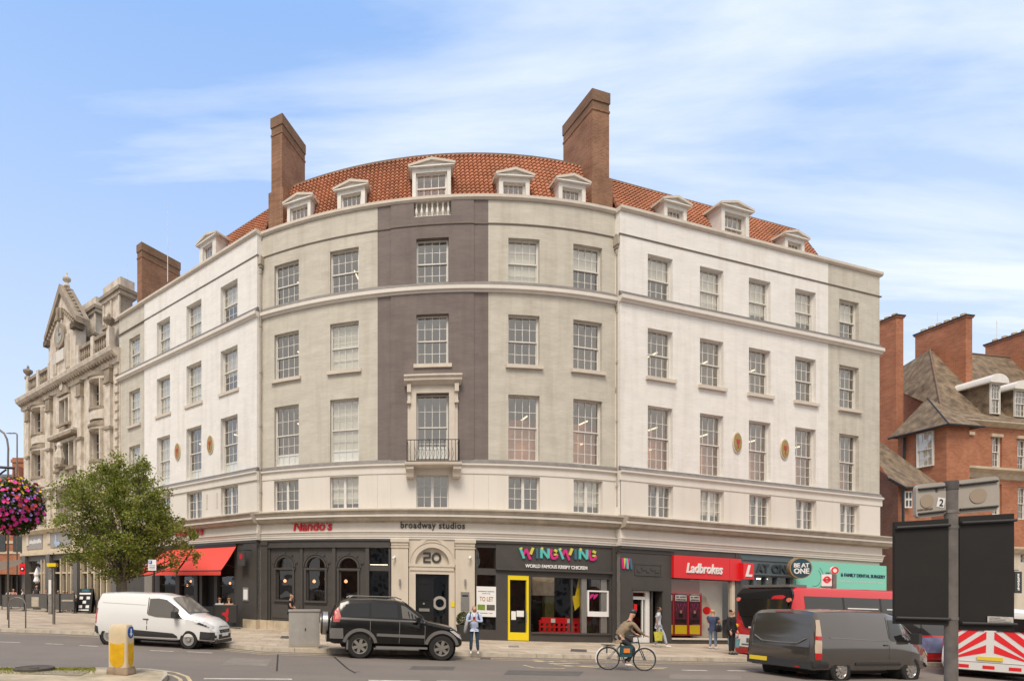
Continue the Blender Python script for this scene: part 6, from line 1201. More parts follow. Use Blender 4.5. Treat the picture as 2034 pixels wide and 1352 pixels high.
# --- black off-roader
MBV = M('black_car_paint', (.008,.007,.006), .2, metal=.0, coat=.25, spec=.4); MGC = M('grey_cladding', (.15,.14,.13), .4, coat=.3); V = thing('off_road_car', 'black five door off-road car with silver wheels and a rear mounted spare wheel', 'car', local=True); place(V, 2.33, 18.62, radians(1.5))
c = Car([(-2.31,.55,.80,.80,.86,.95,.80),(-2.26,.48,.88,1.05,.90,1.30,.82),(-2.14,.45,.90,1.20,.92,1.62,.76),(-1.98,.45,.90,1.25,.92,1.80,.72),(-1.70,.45,.90,1.27,.92,1.90,.70),(-.9,.45,.90,1.27,.925,1.93,.70),(-.2,.45,.90,1.26,.925,1.90,.70),(.10,.45,.90,1.25,.925,1.83,.70),(.40,.45,.90,1.22,.92,1.63,.72),(.74,.45,.90,1.17,.92,1.33,.80),(.86,.45,.90,1.13,.92,1.25,.84),(1.25,.45,.90,1.05,.91,1.17,.80),(1.65,.45,.90,.98,.89,1.08,.76),(1.86,.44,.84,.88,.86,.96,.72),(1.97,.46,.74,.74,.78,.82,.66),(2.02,.52,.6,.62,.65,.68,.5)])
c.body('body', MBV, V, [(1.30,.40),(-1.33,.40)], .47)
for sd_ in (-1, 1):
    c.panel([(-1.98,1.32),(-1.80,1.72),(-1.05,1.78),(-1.05,1.33)], sd_, .004).build('side_window', MCG, V); c.panel([(-.98,1.33),(-.98,1.78),(-.12,1.76),(-.05,1.33)], sd_, .004).build('side_window', MCG, V); c.panel([(.02,1.32),(-.03,1.74),(.12,1.70),(.50,1.42),(.62,1.29)], sd_, .004).build('side_window', MCG2, V)
    c.panel([(-2.0,1.30),(.62,1.25),(.62,1.20),(-2.0,1.23)], sd_, .006).build('waist_moulding', MGC, V); c.panel([(-.80,.82),(.75,.80),(.75,.70),(-.80,.73)], sd_, .02).build('side_moulding', MGC, V)
    for x in (1.30, -1.33):
        m = MB(); n = 14; 
        for i in range(n):
            a, b = pi*i/n, pi*(i+1)/n; r0, r1 = .47, .57
            q = [(x-r0*cos(a),.40+r0*sin(a)),(x-r1*cos(a),.40+r1*sin(a)),(x-r1*cos(b),.40+r1*sin(b)),(x-r0*cos(b),.40+r0*sin(b))]
            m.prism(q, lambda u, v, d: (u, sd_*(min(c.Y(u,min(v,1.0)), .93)+d), v), -.05, .045)
        m.build('arch_flare', MGC, V)
        wheel(V, x, sd_*.79, .40, .25, w=.27, spokes=6); liner(V, x, .40, .47, sd_*.9)
    c.panel([(-2.30,.62),(-2.30,.95),(-1.88,.95),(-1.86,.62)], sd_, .015).build('bumper_corner', MGC, V); c.panel([(-2.20,1.15),(-2.22,1.42),(-2.05,1.62),(-1.95,1.32),(-2.0,1.15)], sd_, .008).build('tail_light', M('tail_lamp_mixed',(.42,.03,.03),.25,.3,9,col2=(.45,.12,.1)), V)
    c.panel([(1.60,1.02),(1.94,.80),(1.96,.68),(1.80,.78),(1.56,.96)], sd_, .01).build('headlight', MHL, V)
    for xg in (-1.02,-.08,.74): c.panel([(xg,.52),(xg,1.24),(xg+.018,1.24),(xg+.018,.52)], sd_, .003).build('door_gap', MGC, V)
    c.panel([(-1.05,1.30),(-1.05,1.80),(-.98,1.80),(-.98,1.30)], sd_, .012).build('window_pillar', MBV, V); c.panel([(-.12,1.28),(-.14,1.78),(-.02,1.76),(.02,1.28)], sd_, .012).build('window_pillar', MBV, V)
    m = MB(); m.box(-.82,.82,sd_*.92-.09,sd_*.92+.09,.36,.42); m.build('side_step', MCHR, V); m = MB(); y = sd_*1.03; m.box(.42,.56,y-.1,y+.1,1.20,1.36); m.box(.45,.55,sd_*.9-.03,sd_*.9+.09,1.20,1.26); m.build('door_mirror', MBV, V)
    m = MB(); m.tube([(-1.7,sd_*.66,1.93),(-1.6,sd_*.66,1.99),(-.2,sd_*.66,1.99),(.0,sd_*.66,1.92)], .022, 6); m.build('roof_rail', MGC, V); c.panel([(-.14,.955),(-.32,.955),(-.32,.99),(-.14,.99)], sd_, .02).build('door_handle', MBV, V); c.panel([(-1.18,.97),(-1.36,.97),(-1.36,1.0),(-1.18,1.0)], sd_, .02).build('door_handle', MBV, V)
    m = MB(); m.box(-1.76,-1.70,sd_*.8-.12,sd_*.8+.12,.28,.6); m.build('mud_flap', MGC, V)
quad(V, 'windscreen', [(.16,-.62,1.80),(.72,-.76,1.35),(.76,0,1.37),(.72,.76,1.35),(.16,.62,1.80),(.13,0,1.86)], MCG2, .014)
m = MB(); m.box(-2.4,-2.25,-.8,.8,.5,.75); m.build('rear_bumper', MBV, V); m = MB(); m.lathe((-2.30,.1,1.05), [(.20,0),(.37,0),(.385,-.04),(.385,-.24),(.35,-.27),(.001,-.27)], 28, axis='x'); sp = m.build('spare_wheel', MTYRE, V, smooth=True, sharp=35); m = MB(); m.lathe((-2.57,.1,1.05), [(.33,.0),(.33,-.02),(.001,-.03)], 24, axis='x'); m.lathe((-2.30,.1,1.05), [(.392,-.05),(.392,-.22)], 28, axis='x'); m.build('spare_wheel_cover', MCHR, sp, smooth=True, sharp=30)
m = MB(); m.box(-1.9,1.7,-.7,.7,.34,.46); m.build('underbody', MUND, V); m = MB(); m.box(1.96,2.03,-.45,.45,.62,.84); m.build('grille', MGC, V)
# --- dark grey van driving off to the right
MGV = paint('dark_grey_van_paint', (.080,.068,.058), .12, .35, coat=1); V = thing('moving_van', 'dark grey panel van passing in front of the red bus', 'van', local=True)
psi = radians(15); nr = Vector((13.58,15.5)); d_ = Vector((cos(psi),sin(psi))); l_ = Vector((-sin(psi),cos(psi))); cc_ = nr+d_*2.45+l_*.93; place(V, cc_.x, cc_.y, psi, -.09); V.scale = (.985,1.0,1.035)
c = Car([(-2.47,.50,.78,.80,.84,.95,.84),(-2.44,.40,.90,1.02,.93,1.50,.88),(-2.38,.36,.92,1.15,.97,1.88,.84),(-2.25,.34,.92,1.18,.98,1.98,.82),(-1.0,.33,.92,1.2,.985,2.02,.82),(.6,.33,.92,1.2,.985,2.01,.82),(1.05,.33,.92,1.18,.98,1.93,.80),(1.45,.33,.92,1.15,.98,1.62,.80),(1.85,.33,.92,1.08,.96,1.28,.84),(2.1,.33,.90,1.0,.93,1.15,.80),(2.35,.34,.84,.85,.87,1.0,.72),(2.48,.40,.7,.65,.74,.76,.6)])
c.body('body', MGV, V, [(1.50,.37),(-1.42,.37)], .47)
for sd_ in (-1, 1):
    c.panel([(.52,1.22),(.55,1.78),(.98,1.78),(1.40,1.50),(1.68,1.22),(1.6,1.16),(.6,1.18)], sd_, .004).build('side_window', MCG, V)
    c.panel([(-2.43,.66),(-2.44,1.0),(-2.36,1.74),(-2.20,1.74),(-2.26,.66)], sd_, .012).build('tail_light', [M('lamp_cream',(.55,.42,.32),.2,spec=.8)], V); c.panel([(-2.435,.66),(-2.44,.84),(-2.24,.84),(-2.26,.66)], sd_, .018).build('tail_light_red', MTL, V); c.panel([(-2.435,1.2),(-2.42,1.3),(-2.22,1.3),(-2.23,1.2)], sd_, .018).build('tail_light_red', MTL, V)
    c.panel([(-1.9,1.28),(.45,1.20),(.45,1.18),(-1.9,1.25)], sd_, .01).build('painted_crease', MGC, V); c.panel([(-.9,.58),(1.0,.58),(1.0,.50),(-.9,.50)], sd_, .015).build('side_moulding', MPLAS, V)
    c.panel([(.48,.40),(.48,1.85),(.50,1.85),(.50,.40)], sd_, .003).build('door_gap', MPLAS, V); c.panel([(.25,1.05),(.42,1.05),(.42,1.09),(.25,1.09)], sd_, .02).build('door_handle', MPLAS, V)
    c.panel([(2.0,1.05),(2.2,.85),(2.42,.72),(2.44,.80),(2.2,1.03)], sd_, .008).build('headlight', MHL, V); c.panel([(-2.45,.42),(-2.46,.62),(-2.0,.60),(-1.9,.42)], sd_, .015).build('bumper', MPLAS, V)
    m = MB(); y = sd_*1.12; m.box(1.30,1.44,y-.1,y+.1,1.12,1.42); m.box(1.28,1.4,sd_*.96-.04,sd_*.96+.1,1.15,1.22); m.build('door_mirror', MPLAS, V)
    for x in (1.50, -1.42): wheel(V, x, sd_*.86, .375, .235, spokes=9); liner(V, x, .37, .47, sd_*.94)
quad(V, 'windscreen', [(1.10,-.70,1.905),(1.80,-.82,1.345),(1.84,0,1.36),(1.80,.82,1.345),(1.10,.70,1.905),(1.07,0,1.95)], MCG2, .014)
m = MB(); m.box(-2.56,-2.44,-.88,.88,.40,.60); m.build('rear_bumper', MPLAS, V)
m = MB()
for y0, y1 in ((-.80,.80),): m.add([(-2.475,y0,.98),(-2.475,y1,.98),(-2.425,y1,1.62),(-2.425,y0,1.62)], [(0,1,2,3)])
tg = m.build('rear_door_panel', MGV, V); m = MB(); m.tube([(-2.478,-.72,1.22),(-2.482,-.5,1.08),(-2.485,0,1.06),(-2.482,.5,1.08),(-2.478,.72,1.22)], .02, 6); m.build('door_pressing', MGC, V)
m = MB(); m.box(-2.57,-2.55,.28,.80,.50,.62); m.build('number_plate', MPLT, V); m = MB(); m.box(-2.40,-2.36,-.30,.20,1.93,1.96); m.build('brake_light', MTL, V); m = MB(); m.box(-2.565,-2.555,-.62,-.50,.42,.45); m.build('reflector', MTL, V)
m = MB(); m.box(-2.1,2.1,-.7,.7,.24,.36); m.build('underbody', MUND, V)
# --- red single decker
MBR_ = paint('bus_red', (.60,.012,.018), .3); MBGL = M('bus_glass', (.022,.02,.018), .05, spec=.9); V = thing('bus', 'red single deck bus with a black rear, standing behind the grey van', 'bus', local=True)
psi = radians(10); nr = Vector((16.95,20.1)); d_ = Vector((cos(psi),sin(psi))); l_ = Vector((-sin(psi),cos(psi))); cc_ = nr+d_*5.1+l_*1.25; place(V, cc_.x, cc_.y, psi, -.10)
c = Car([(-5.10,.35,1.10,.9,1.16,1.9,1.10),(-5.06,.28,1.18,1.2,1.22,2.55,1.08),(-4.98,.26,1.22,1.5,1.25,2.84,1.05),(-4.75,.25,1.22,1.5,1.25,2.92,1.05),(4.8,.25,1.22,1.5,1.25,2.92,1.05),(5.0,.26,1.2,1.5,1.23,2.8,1.05),(5.1,.3,1.1,1.3,1.15,2.5,1.0)])
c.body('body', MBR_, V, [(-2.5,.48),(2.6,.48)], .56, nx=30)
for sd_ in (-1, 1):
    c.panel([(-4.55,1.25),(-4.60,2.58),(4.6,2.58),(4.6,1.25)], sd_, .006).build('side_window', MBGL, V)
    for x in (-2.9,-1.2,.6,2.4,3.8): c.panel([(x,1.25),(x,2.58),(x+.08,2.58),(x+.08,1.25)], sd_, .010).build('window_pillar', MBLK, V)
    for x in (-2.7,-.9): c.panel([(x,2.16),(x,2.2),(x+1.4,2.2),(x+1.4,2.16)], sd_, .012).build('window_rail', MWP, V)
    for x in (-2.5, 2.6): wheel(V, x, sd_*1.08, .48, .28, w=.28, spokes=10); liner(V, x, .48, .56, sd_*1.2)
    c.panel([(.35,.58),(.35,1.16),(1.65,1.16),(1.65,.58)], sd_, .012).build('advert', M('lilac_advert',(.16,.13,.30),.6,.5,3,col2=(.25,.35,.5)), V)
m = MB(); x = -5.115
m.prism([(-.70,1.30),(.70,1.30),(1.04,2.0),(1.12,2.62),(.98,2.86),(-.98,2.86),(-1.12,2.62),(-1.04,2.0)], lambda y,z,d: (x+(.0 if z < 2.3 else .03 if z < 2.7 else .12)+d, y, z), -.03, .05); m.build('rear_panel', MBLK, V)
quad(V, 'rear_window', [(-5.15,.95,1.75),(-5.15,-.95,1.75),(-5.13,-.98,2.45),(-5.13,.98,2.45)], MBGL, .01, Vector((-1,0,0)))
m = MB(); m.box(-5.06,-4.3,-.95,.95,2.90,3.0); m.build('roof_fairing', MGC, V)
for sd_ in (-1, 1):
    m = MB(); m.lathe((-5.14,sd_*1.02,2.42), [(.001,-.03),(.08,-.03),(.08,.03),(.001,.03)], 12, axis='x'); m.build('marker_light', M('pink_lamp',(.8,.2,.15),.3), V)
    for z, mt in ((1.35,MPLT),(.95,MHL),(.72,MHL)): m = MB(); m.lathe((-5.10,sd_*1.12,z), [(.001,-.05),(.085,-.05),(.085,.03),(.001,.03)], 12, axis='x'); m.build('tail_light', mt, V)
m = MB(); m.box(-5.17,-5.13,.12,.95,.55,1.02); ab = m.build('rear_advert', MWP, V); m = MB(); m.box(-5.18,-5.17,.2,.4,.72,.9); m.box(-5.18,-5.17,.5,.6,.72,.9); m.box(-5.18,-5.17,.2,.8,.62,.67); m.build('advert_print', MGRY, ab); m = MB(); m.box(-5.15,-5.11,-.1,.55,1.30,1.36); m.build('route_strip', MWP, V)
# --- white maintenance van with chevrons
MWV2 = paint('white_works_van_paint', (.70,.68,.65)); V = thing('works_van', 'white van seen from behind with red chevrons on its rear doors', 'van', local=True)
psi = radians(41); nl = Vector((19.95,18.0)); d_ = Vector((cos(psi),sin(psi))); l_ = Vector((-sin(psi),cos(psi))); cc_ = nl+d_*2.6-l_*1.0; place(V, cc_.x, cc_.y, psi, -.12)
c = Car([(-2.62,.45,.85,.7,.95,.9,.9),(-2.58,.36,.95,.95,1.0,1.6,.90),(-2.50,.34,.96,1.1,1.0,2.2,.84),(-2.3,.33,.96,1.2,1.0,2.32,.82),(1.0,.33,.96,1.2,1.0,2.34,.82),(1.3,.33,.95,1.2,1.0,2.2,.82),(2.1,.33,.95,1.1,.98,1.35,.85),(2.6,.36,.8,.8,.85,.95,.7)])
c.body('body', MWV2, V, [(1.6,.36),(-1.6,.36)], .42, nx=24)
for sd_ in (-1, 1):
    for x in (1.6, -1.6): wheel(V, x, sd_*.86, .36, .22, spokes=8)
    c.panel([(-2.52,.85),(-2.5,1.6),(-2.42,1.6),(-2.44,.85)], sd_, .012).build('tail_light', MTL, V)
xr = -2.66
m = MB(); m.box(xr-.04,-2.5,-.95,.95,.38,.62); m.build('rear_bumper', MWV2, V)
m = MB(); m.add([(xr,-.9,.64),(xr,.9,.64),(xr+.08,.86,2.1),(xr+.08,-.86,2.1)], [(0,1,2,3)]); rd = m.build('rear_door', MWV2, V)
for sg in (-1, 1):
    for k in range(5):
        z0 = .55+k*.42-.35; q = [(.08,z0+.74),(.08,z0+.98),(.88,z0+.12),(.88,z0-.12)]
        cl = [(y, max(.66, min(2.05, z))) for y, z in q]
        if max(z for _, z in cl)-min(z for _, z in cl) < .05: continue
        m = MB(); m.prism(cl, lambda y,z,dd: (xr+.08*(z-.64)/1.46-.004-dd, sg*y, z), 0, .006); m.build('chevron_stripe', MRED, rd)
for y in (-.62,-.1,.42): m = MB(); m.box(xr-.05,xr-.04,y,y+.24,.44,.54); m.build('reflective_block', MRED, V)
m = MB(); m.box(xr-.03,xr-.01,-.26,.26,.70,.81); m.build('number_plate', MPLT, V); m = MB(); m.box(-2.2,2.1,-.7,.7,.24,.36); m.build('underbody', MUND, V)
for sg in (-1, 1): quad(V, 'rear_window', [(xr+.05,sg*.12,1.62),(xr+.05,sg*.75,1.62),(xr+.07,sg*.73,2.02),(xr+.07,sg*.12,2.02)], MCG, .03, Vector((-1,0,0)))
# ------------------------------------------------------------------ people
MSK = M('skin', (.55,.30,.20), .6); MSKD = M('darker_skin', (.34,.18,.11), .6)
def cloth(name, col, var=.25, col2=None, sc=14): return M(name, col, .9, var, sc, .3, 60, col2=col2)
def skin(root, name, chains, mat, sub=1, parent=None):
    """chains: lists of (point, radius); shared first points join the limbs into one continuous skin"""
    vs, es, rs, idx = [], [], [], {}
    for ch in chains:
        prev = None
        for p, r in ch:
            k = tuple(round(v, 4) for v in p)
            if k not in idx: idx[k] = len(vs); vs.append(k); rs.append(r)
            i = idx[k]
            if prev is not None and prev != i: es.append((prev, i))
            prev = i
    me = bpy.data.meshes.new(name); me.from_pydata(vs, es, []); o = bpy.data.objects.new(name, me); COL.objects.link(o)
    o.modifiers.new('s', 'SKIN'); sk = me.skin_vertices[0].data
    for i, r in enumerate(rs): sk[i].radius = (r, r) if not isinstance(r, tuple) else r
    sk[0].use_root = True
    if sub: m = o.modifiers.new('u', 'SUBSURF'); m.levels = sub; m.render_levels = sub
    dg = bpy.context.evaluated_depsgraph_get(); dg.update(); m2 = bpy.data.meshes.new_from_object(o.evaluated_get(dg)); o.modifiers.clear(); o.data = m2; bpy.data.meshes.remove(me); m2.name = name
    m2.materials.clear(); m2.materials.append(mat); m2.polygons.foreach_set('use_smooth', [True]*len(m2.polygons)); o.parent = parent or root; return o
V3 = Vector
def hand(w, d, side, curl=.5, sc=1.0, up=V3((0,0,1))):
    """palm and five fingers from the wrist w along d"""
    d = V3(d).normalized(); s = d.cross(up); s = s.normalized() if s.length > .1 else V3((1,0,0)); n = s.cross(d).normalized(); s = s*side; w = V3(w); palm = w+d*.045*sc; k = w+d*.085*sc; out = [[(w,.026*sc),(palm,.034*sc),(k,.03*sc)]]
    for i, L in enumerate((.072,.082,.077,.06)):
        b = k+s*(.027-.018*i)*sc; p1 = b+d*L*.45*sc-n*curl*.02*sc; p2 = p1+(d*(1-curl*.8)-n*curl).normalized()*L*.35*sc; out.append([(k,.03*sc),(b,.0095*sc),(p1,.0085*sc),(p2,.007*sc)])
    t0 = w+d*.03*sc+s*.034*sc; t1 = t0+(d*.6+s*.6).normalized()*.035*sc; out.append([(palm,.034*sc),(t0,.012*sc),(t1,.010*sc),(t1+d*.025*sc,.008*sc)]); return out
def person(x, y, face, label, H=1.70, zg=.13, pose=None, top=(.3,.3,.3), legs=(.1,.1,.12), shoe=(.6,.6,.6), hair=(.08,.05,.03), skinm=None, long_hair=False, coat=.05, group=None, sleeve=1.0, topm=None, legm=None, lean=0, helmet=None, short_sleeve=False, beard=False):
    """pose: joints in the figure's own axes, y forward, x to its right, heights as shares of H"""
    root = thing('person', label, 'person', (x, y, gz(x, zg)), (0, 0, face), group, local=True); k = H/1.7; MS = skinm or MSK
    J = dict(pel=(0,0,.95), chest=(0,.0,1.22), neck=(0,0,1.44), head=(0,.02,1.58), shR=(.19,0,1.40), shL=(-.19,0,1.40), elR=(.25,.0,1.12), elL=(-.25,.0,1.12), wrR=(.26,.08,.88), wrL=(-.26,.08,.88), hiR=(.09,0,.90), hiL=(-.09,0,.90), knR=(.10,.02,.50), knL=(-.10,.02,.50), anR=(.11,0,.09), anL=(-.11,0,.09), hdR=None, hdL=None, toeR=None, toeL=None)
    J.update(pose or {}); q = {n: (V3(v)*k if v is not None else None) for n, v in J.items()}
    f = V3(q['head']-q['neck']).normalized(); hc = q['head']; fw = V3((0,1,0)); fw = (fw-f*fw.dot(f)).normalized()
    body = [[(q['pel'],.10*k),(q['chest'],.10*k),(q['neck']-f*.04*k,.075*k),(q['neck']+f*.02*k,.05*k),(q['neck']+f*.07*k,.052*k),(hc-f*.005*k+fw*.012*k,(.076*k,.088*k)),(hc+f*.06*k,(.07*k,.08*k)),(hc+f*.10*k,.045*k)]]
    body.append([(hc-f*.005*k+fw*.012*k,(.076*k,.088*k)),(hc+fw*.085*k-f*.02*k,.014*k)])
    for s in 'RL':
        sg = 1 if s == 'R' else -1; sh, el, wr = q['sh'+s], q['el'+s], q['wr'+s]; hd = V3(q['hd'+s]) if q['hd'+s] is not None else (wr-el).normalized()
        body.append([(q['chest'],.10*k),(sh,.05*k),((sh+el)/2,.044*k),(el,.037*k),((el+wr)/2,.034*k),(wr,.025*k)]); body += hand(wr, hd, -sg, .45, k)
        body.append([(q['pel'],.10*k),(q['hi'+s],.075*k),((q['hi'+s]+q['kn'+s])/2,.062*k),(q['kn'+s],.052*k),((q['kn'+s]+q['an'+s])/2+V3((0,-.01,0)),.048*k),(q['an'+s],.033*k)])
    skin(root, 'body', body, MS, 1)
    tm = topm or cloth('top_cloth', top); m_ = .55 if short_sleeve else 1
    tp = [[(q['pel']+V3((0,0,-.02)),(.15*k,.135*k)),((q['pel']+q['chest'])/2,(.145*k,.13*k)),(q['chest'],(.16*k,.135*k)),(q['neck']-f*.06*k,(.13*k,.095*k)),(q['neck']-f*.005*k,.062*k)]]
    if coat: tp.append([(q['pel']+V3((0,0,-.02)),(.15*k,.135*k)),((q['hiR']+q['hiL'])/2+V3((0,0,-coat)),(.16*k,.13*k))])
    for s in 'RL':
        sh, el, wr = q['sh'+s], q['el'+s], q['wr'+s]; ch = [(q['chest'],(.16*k,.128*k)),(sh,.068*k),((sh+el)/2,.058*k)]
        if not short_sleeve: ch += [(el,.05*k),((el+wr)/2,.045*k),(wr-(wr-el)*.08,.035*k)]
        tp.append(ch)
    skin(root, 'top', tp, tm, 1)
    lm = legm or cloth('trouser_cloth', legs); lg = [[((q['hiR']+q['hiL'])/2+V3((0,0,.06*k)),(.14*k,.13*k)),(q['pel']+V3((0,0,-.01)),(.145*k,.13*k))]]
    for s in 'RL': lg.append([((q['hiR']+q['hiL'])/2+V3((0,0,.06*k)),(.14*k,.13*k)),(q['hi'+s]+V3((0,0,-.03*k)),.093*k),((q['hi'+s]+q['kn'+s])/2,.08*k),(q['kn'+s],.063*k),((q['kn'+s]+q['an'+s])/2,.06*k),(q['an'+s]+(q['kn'+s]-q['an'+s])*.06,.05*k)])
    skin(root, 'trousers', lg, lm, 1)
    sm = M('shoe', shoe, .7)
    for s in 'RL':
        a = q['an'+s]; t = V3(q['toe'+s]) if q['toe'+s] is not None else V3((0,1,-.12)); t.normalize(); skin(root, 'shoe', [[(a+V3((0,-.01,.0)),.042*k),(a-t*.035*k+V3((0,0,-.055*k)),.034*k),(a+t*.08*k+V3((0,0,-.045*k)),.036*k),(a+t*.17*k+V3((0,0,-.05*k)),.030*k)]], sm, 1)
    for sg in (-1, 1):
        m = MB(); sx = f.cross(fw)*sg; p = hc+fw*.083*k+sx*.032*k+f*.015*k; m.lathe(p, [(.001,-.008*k),(.009*k,0),(.001,.008*k)], 6); m.build('eye', MBLK, root)
        m = MB(); p = hc+sx*.078*k; m.lathe(p, [(.001,-.03*k),(.014*k,-.01*k),(.016*k,.015*k),(.001,.03*k)], 6); m.build('ear', MS, root)
    m = MB(); p = hc+fw*.084*k-f*.055*k; a = f.cross(fw)*.022*k; m.tube([p-a, p+fw*.004, p+a], .005*k, 5); m.build('mouth', M('lips', (.35,.12,.10), .6), root)
    if helmet: hr = M('helmet', helmet, .4)
    else: hr = M('hair', hair, .8, .3, 40)
    hch = [[(hc-f*.005*k-fw*.055*k,.076*k),(hc+f*.055*k-fw*.024*k,.098*k),(hc+f*.098*k-fw*.008*k,.078*k)]]
    if helmet: hch = [[(hc+f*.03*k-fw*.085*k,.075*k),(hc+f*.07*k-fw*.02*k,(.125*k,.125*k)),(hc+f*.11*k+fw*.02*k,.095*k)],[(hc+f*.07*k-fw*.02*k,(.125*k,.125*k)),(hc+f*.075*k+fw*.10*k,.07*k)]]
    if long_hair: hch.append([(hc-f*.005*k-fw*.055*k,.076*k),(hc-f*.07*k-fw*.05*k,.065*k),(hc-f*.14*k-fw*.05*k,.045*k)])
    skin(root, 'helmet' if helmet else 'hair', hch, hr, 1)
    if beard: skin(root, 'beard', [[(hc-f*.085*k+fw*.045*k,.045*k),(hc-f*.06*k+fw*.06*k,.04*k)]], M('hair', hair, .8, .3, 40), 1)
    return root
def stand(px, py, zg=.13): g = gp(px, py, zg); return g.x, g.y
def tocam(x, y): return atan2(y, x)+pi/2            # heading that faces the camera: forward axis y
# woman reading her phone at the kerb
x, y = stand(942, 1297); fc = atan2(-y, -x)-pi/2
MBLU = cloth('light_blue_cotton', (.42,.52,.72), .25, (.62,.68,.80), 9); MJEAN = cloth('dark_denim', (.05,.09,.14), .4, (.02,.03,.05), 10)
pw = person(x, y, fc, 'woman in a pale blue shirt and dark jeans looking down at a red phone', 1.66, pose=dict(head=(0,.06,1.55), elR=(.26,.02,1.13), elL=(-.26,.02,1.13), wrR=(.09,.24,1.16), wrL=(-.06,.26,1.16), hdR=(-.7,.5,.3), hdL=(.7,.5,.3), knR=(.10,.03,.50), knL=(-.10,.01,.50), anR=(.12,0,.09), anL=(-.13,0,.09)), topm=MBLU, legm=MJEAN, shoe=(.75,.73,.70), hair=(.34,.20,.11), coat=.06)
skin(pw, 'scarf', [[(V3((.07,.02,1.40)),.045),(V3((0,.07,1.36)),.045),(V3((-.07,.02,1.40)),.045)],[(V3((0,.07,1.36)),.045),(V3((.01,.10,1.22)),.04)]], cloth('white_scarf', (.75,.72,.68)))
m = MB(); m.box(-.045,.045,.30,.312,1.16,1.28); o = m.build('phone', M('red_phone_case',(.30,.02,.05),.4)); o.matrix_world = Matrix.Translation(pw.location) @ Matrix.Rotation(fc, 4, 'Z'); tag(o, 'small dark red phone held by the woman in pale blue', 'phone')
skin(pw, 'carried_jacket', [[(V3((.22,.10,1.16)),.06),(V3((.27,.10,.98)),(.11,.06)),(V3((.30,.06,.80)),(.12,.06)),(V3((.31,.03,.66)),(.07,.05))]], cloth('grey_jacket', (.42,.41,.39), .4))
for sg in (-1, 1): m = MB(); m.tube([(sg*.14,.10,1.2),(sg*.13,.09,1.36),(sg*.12,-.02,1.43),(sg*.12,-.12,1.3)], .016, 6); m.build('strap', M('navy_strap',(.02,.03,.09),.8), pw)
# man walking with a yellow bag
x, y = stand(1308, 1284); fc = atan2(0,1)-pi/2
MPAT = cloth('white_blue_print', (.72,.74,.76), .3, (.36,.45,.58), 16); MPT2 = cloth('blue_white_print', (.30,.36,.52), .4, (.55,.58,.66), 18)
pm = person(x, y, fc-.5, 'man in a white tee shirt and patterned trousers walking past the charcoal door bay', 1.79, pose=dict(head=(.02,.02,1.58), elR=(.25,-.06,1.13), wrR=(.27,-.04,.90), elL=(-.25,.02,1.12), wrL=(-.26,.1,.9), hiR=(.09,0,.9), knR=(.10,-.02,.50), anR=(.10,-.12,.10), knL=(-.09,.20,.52), anL=(-.10,.30,.09)), topm=MPAT, legm=MPT2, shoe=(.78,.76,.73), hair=(.02,.015,.012), skinm=MSKD, short_sleeve=True, beard=True)
m = MB(); m.tube([(.12,.11,1.0),(.13,.10,1.3),(.12,0,1.43),(.12,-.12,1.3),(.12,-.13,1.05)], .018, 6); m.build('strap', MBLK, pm)
mt = M('yellow_green_print', (.66,.56,.06), .7, .5, 14, col2=(.30,.34,.03)); m = MB(); m.add([(.17,-.15,.30),(.35,-.15,.30),(.37,.11,.30),(.19,.13,.30),(.15,-.19,.68),(.37,-.19,.68),(.39,.15,.68),(.17,.17,.68)], [(0,3,2,1),(0,1,5,4),(1,2,6,5),(2,3,7,6),(3,0,4,7),(4,5,6,7)]); m.tube([(.2,-.1,.68),(.27,-.04,.86),(.3,.08,.68)], .01, 5)
o = m.build('shopping_bag', mt); o.matrix_world = Matrix.Translation(pm.location) @ Matrix.Rotation(fc-.5, 4, 'Z'); tag(o, 'yellow and green patterned shopping bag carried by the walking man', 'bag')
# woman with folded arms
x, y = stand(1416, 1288)
pw2 = person(x, y, radians(-60), 'blonde woman in a navy top and pale jeans with folded arms', 1.72, pose=dict(elR=(.24,.08,1.14), elL=(-.24,.08,1.14), wrR=(-.06,.22,1.13), wrL=(.06,.24,1.17), hdR=(-1,.1,.1), hdL=(1,.1,.1)), topm=cloth('navy_top', (.055,.075,.16), .3), legm=cloth('pale_denim', (.25,.32,.45), .35), shoe=(.68,.66,.66), hair=(.62,.45,.24), short_sleeve=True)
m = MB(); m.lathe((.30,-.16,.92), [(.001,-.16),(.14,-.14),(.19,0),(.15,.14),(.001,.17)], 12, squash=(.6,1.3)); m.tube([(.28,-.10,1.05),(.16,-.08,1.42),(.2,.10,1.2),(.3,.06,1.0)], .015, 5); o = m.build('shoulder_bag', M('black_leather',(.02,.02,.022),.5), smooth=True, sharp=50); o.matrix_world = Matrix.Translation(pw2.location) @ Matrix.Rotation(radians(-60), 4, 'Z'); tag(o, 'black leather shoulder bag hanging from the arm of the blonde woman', 'bag')
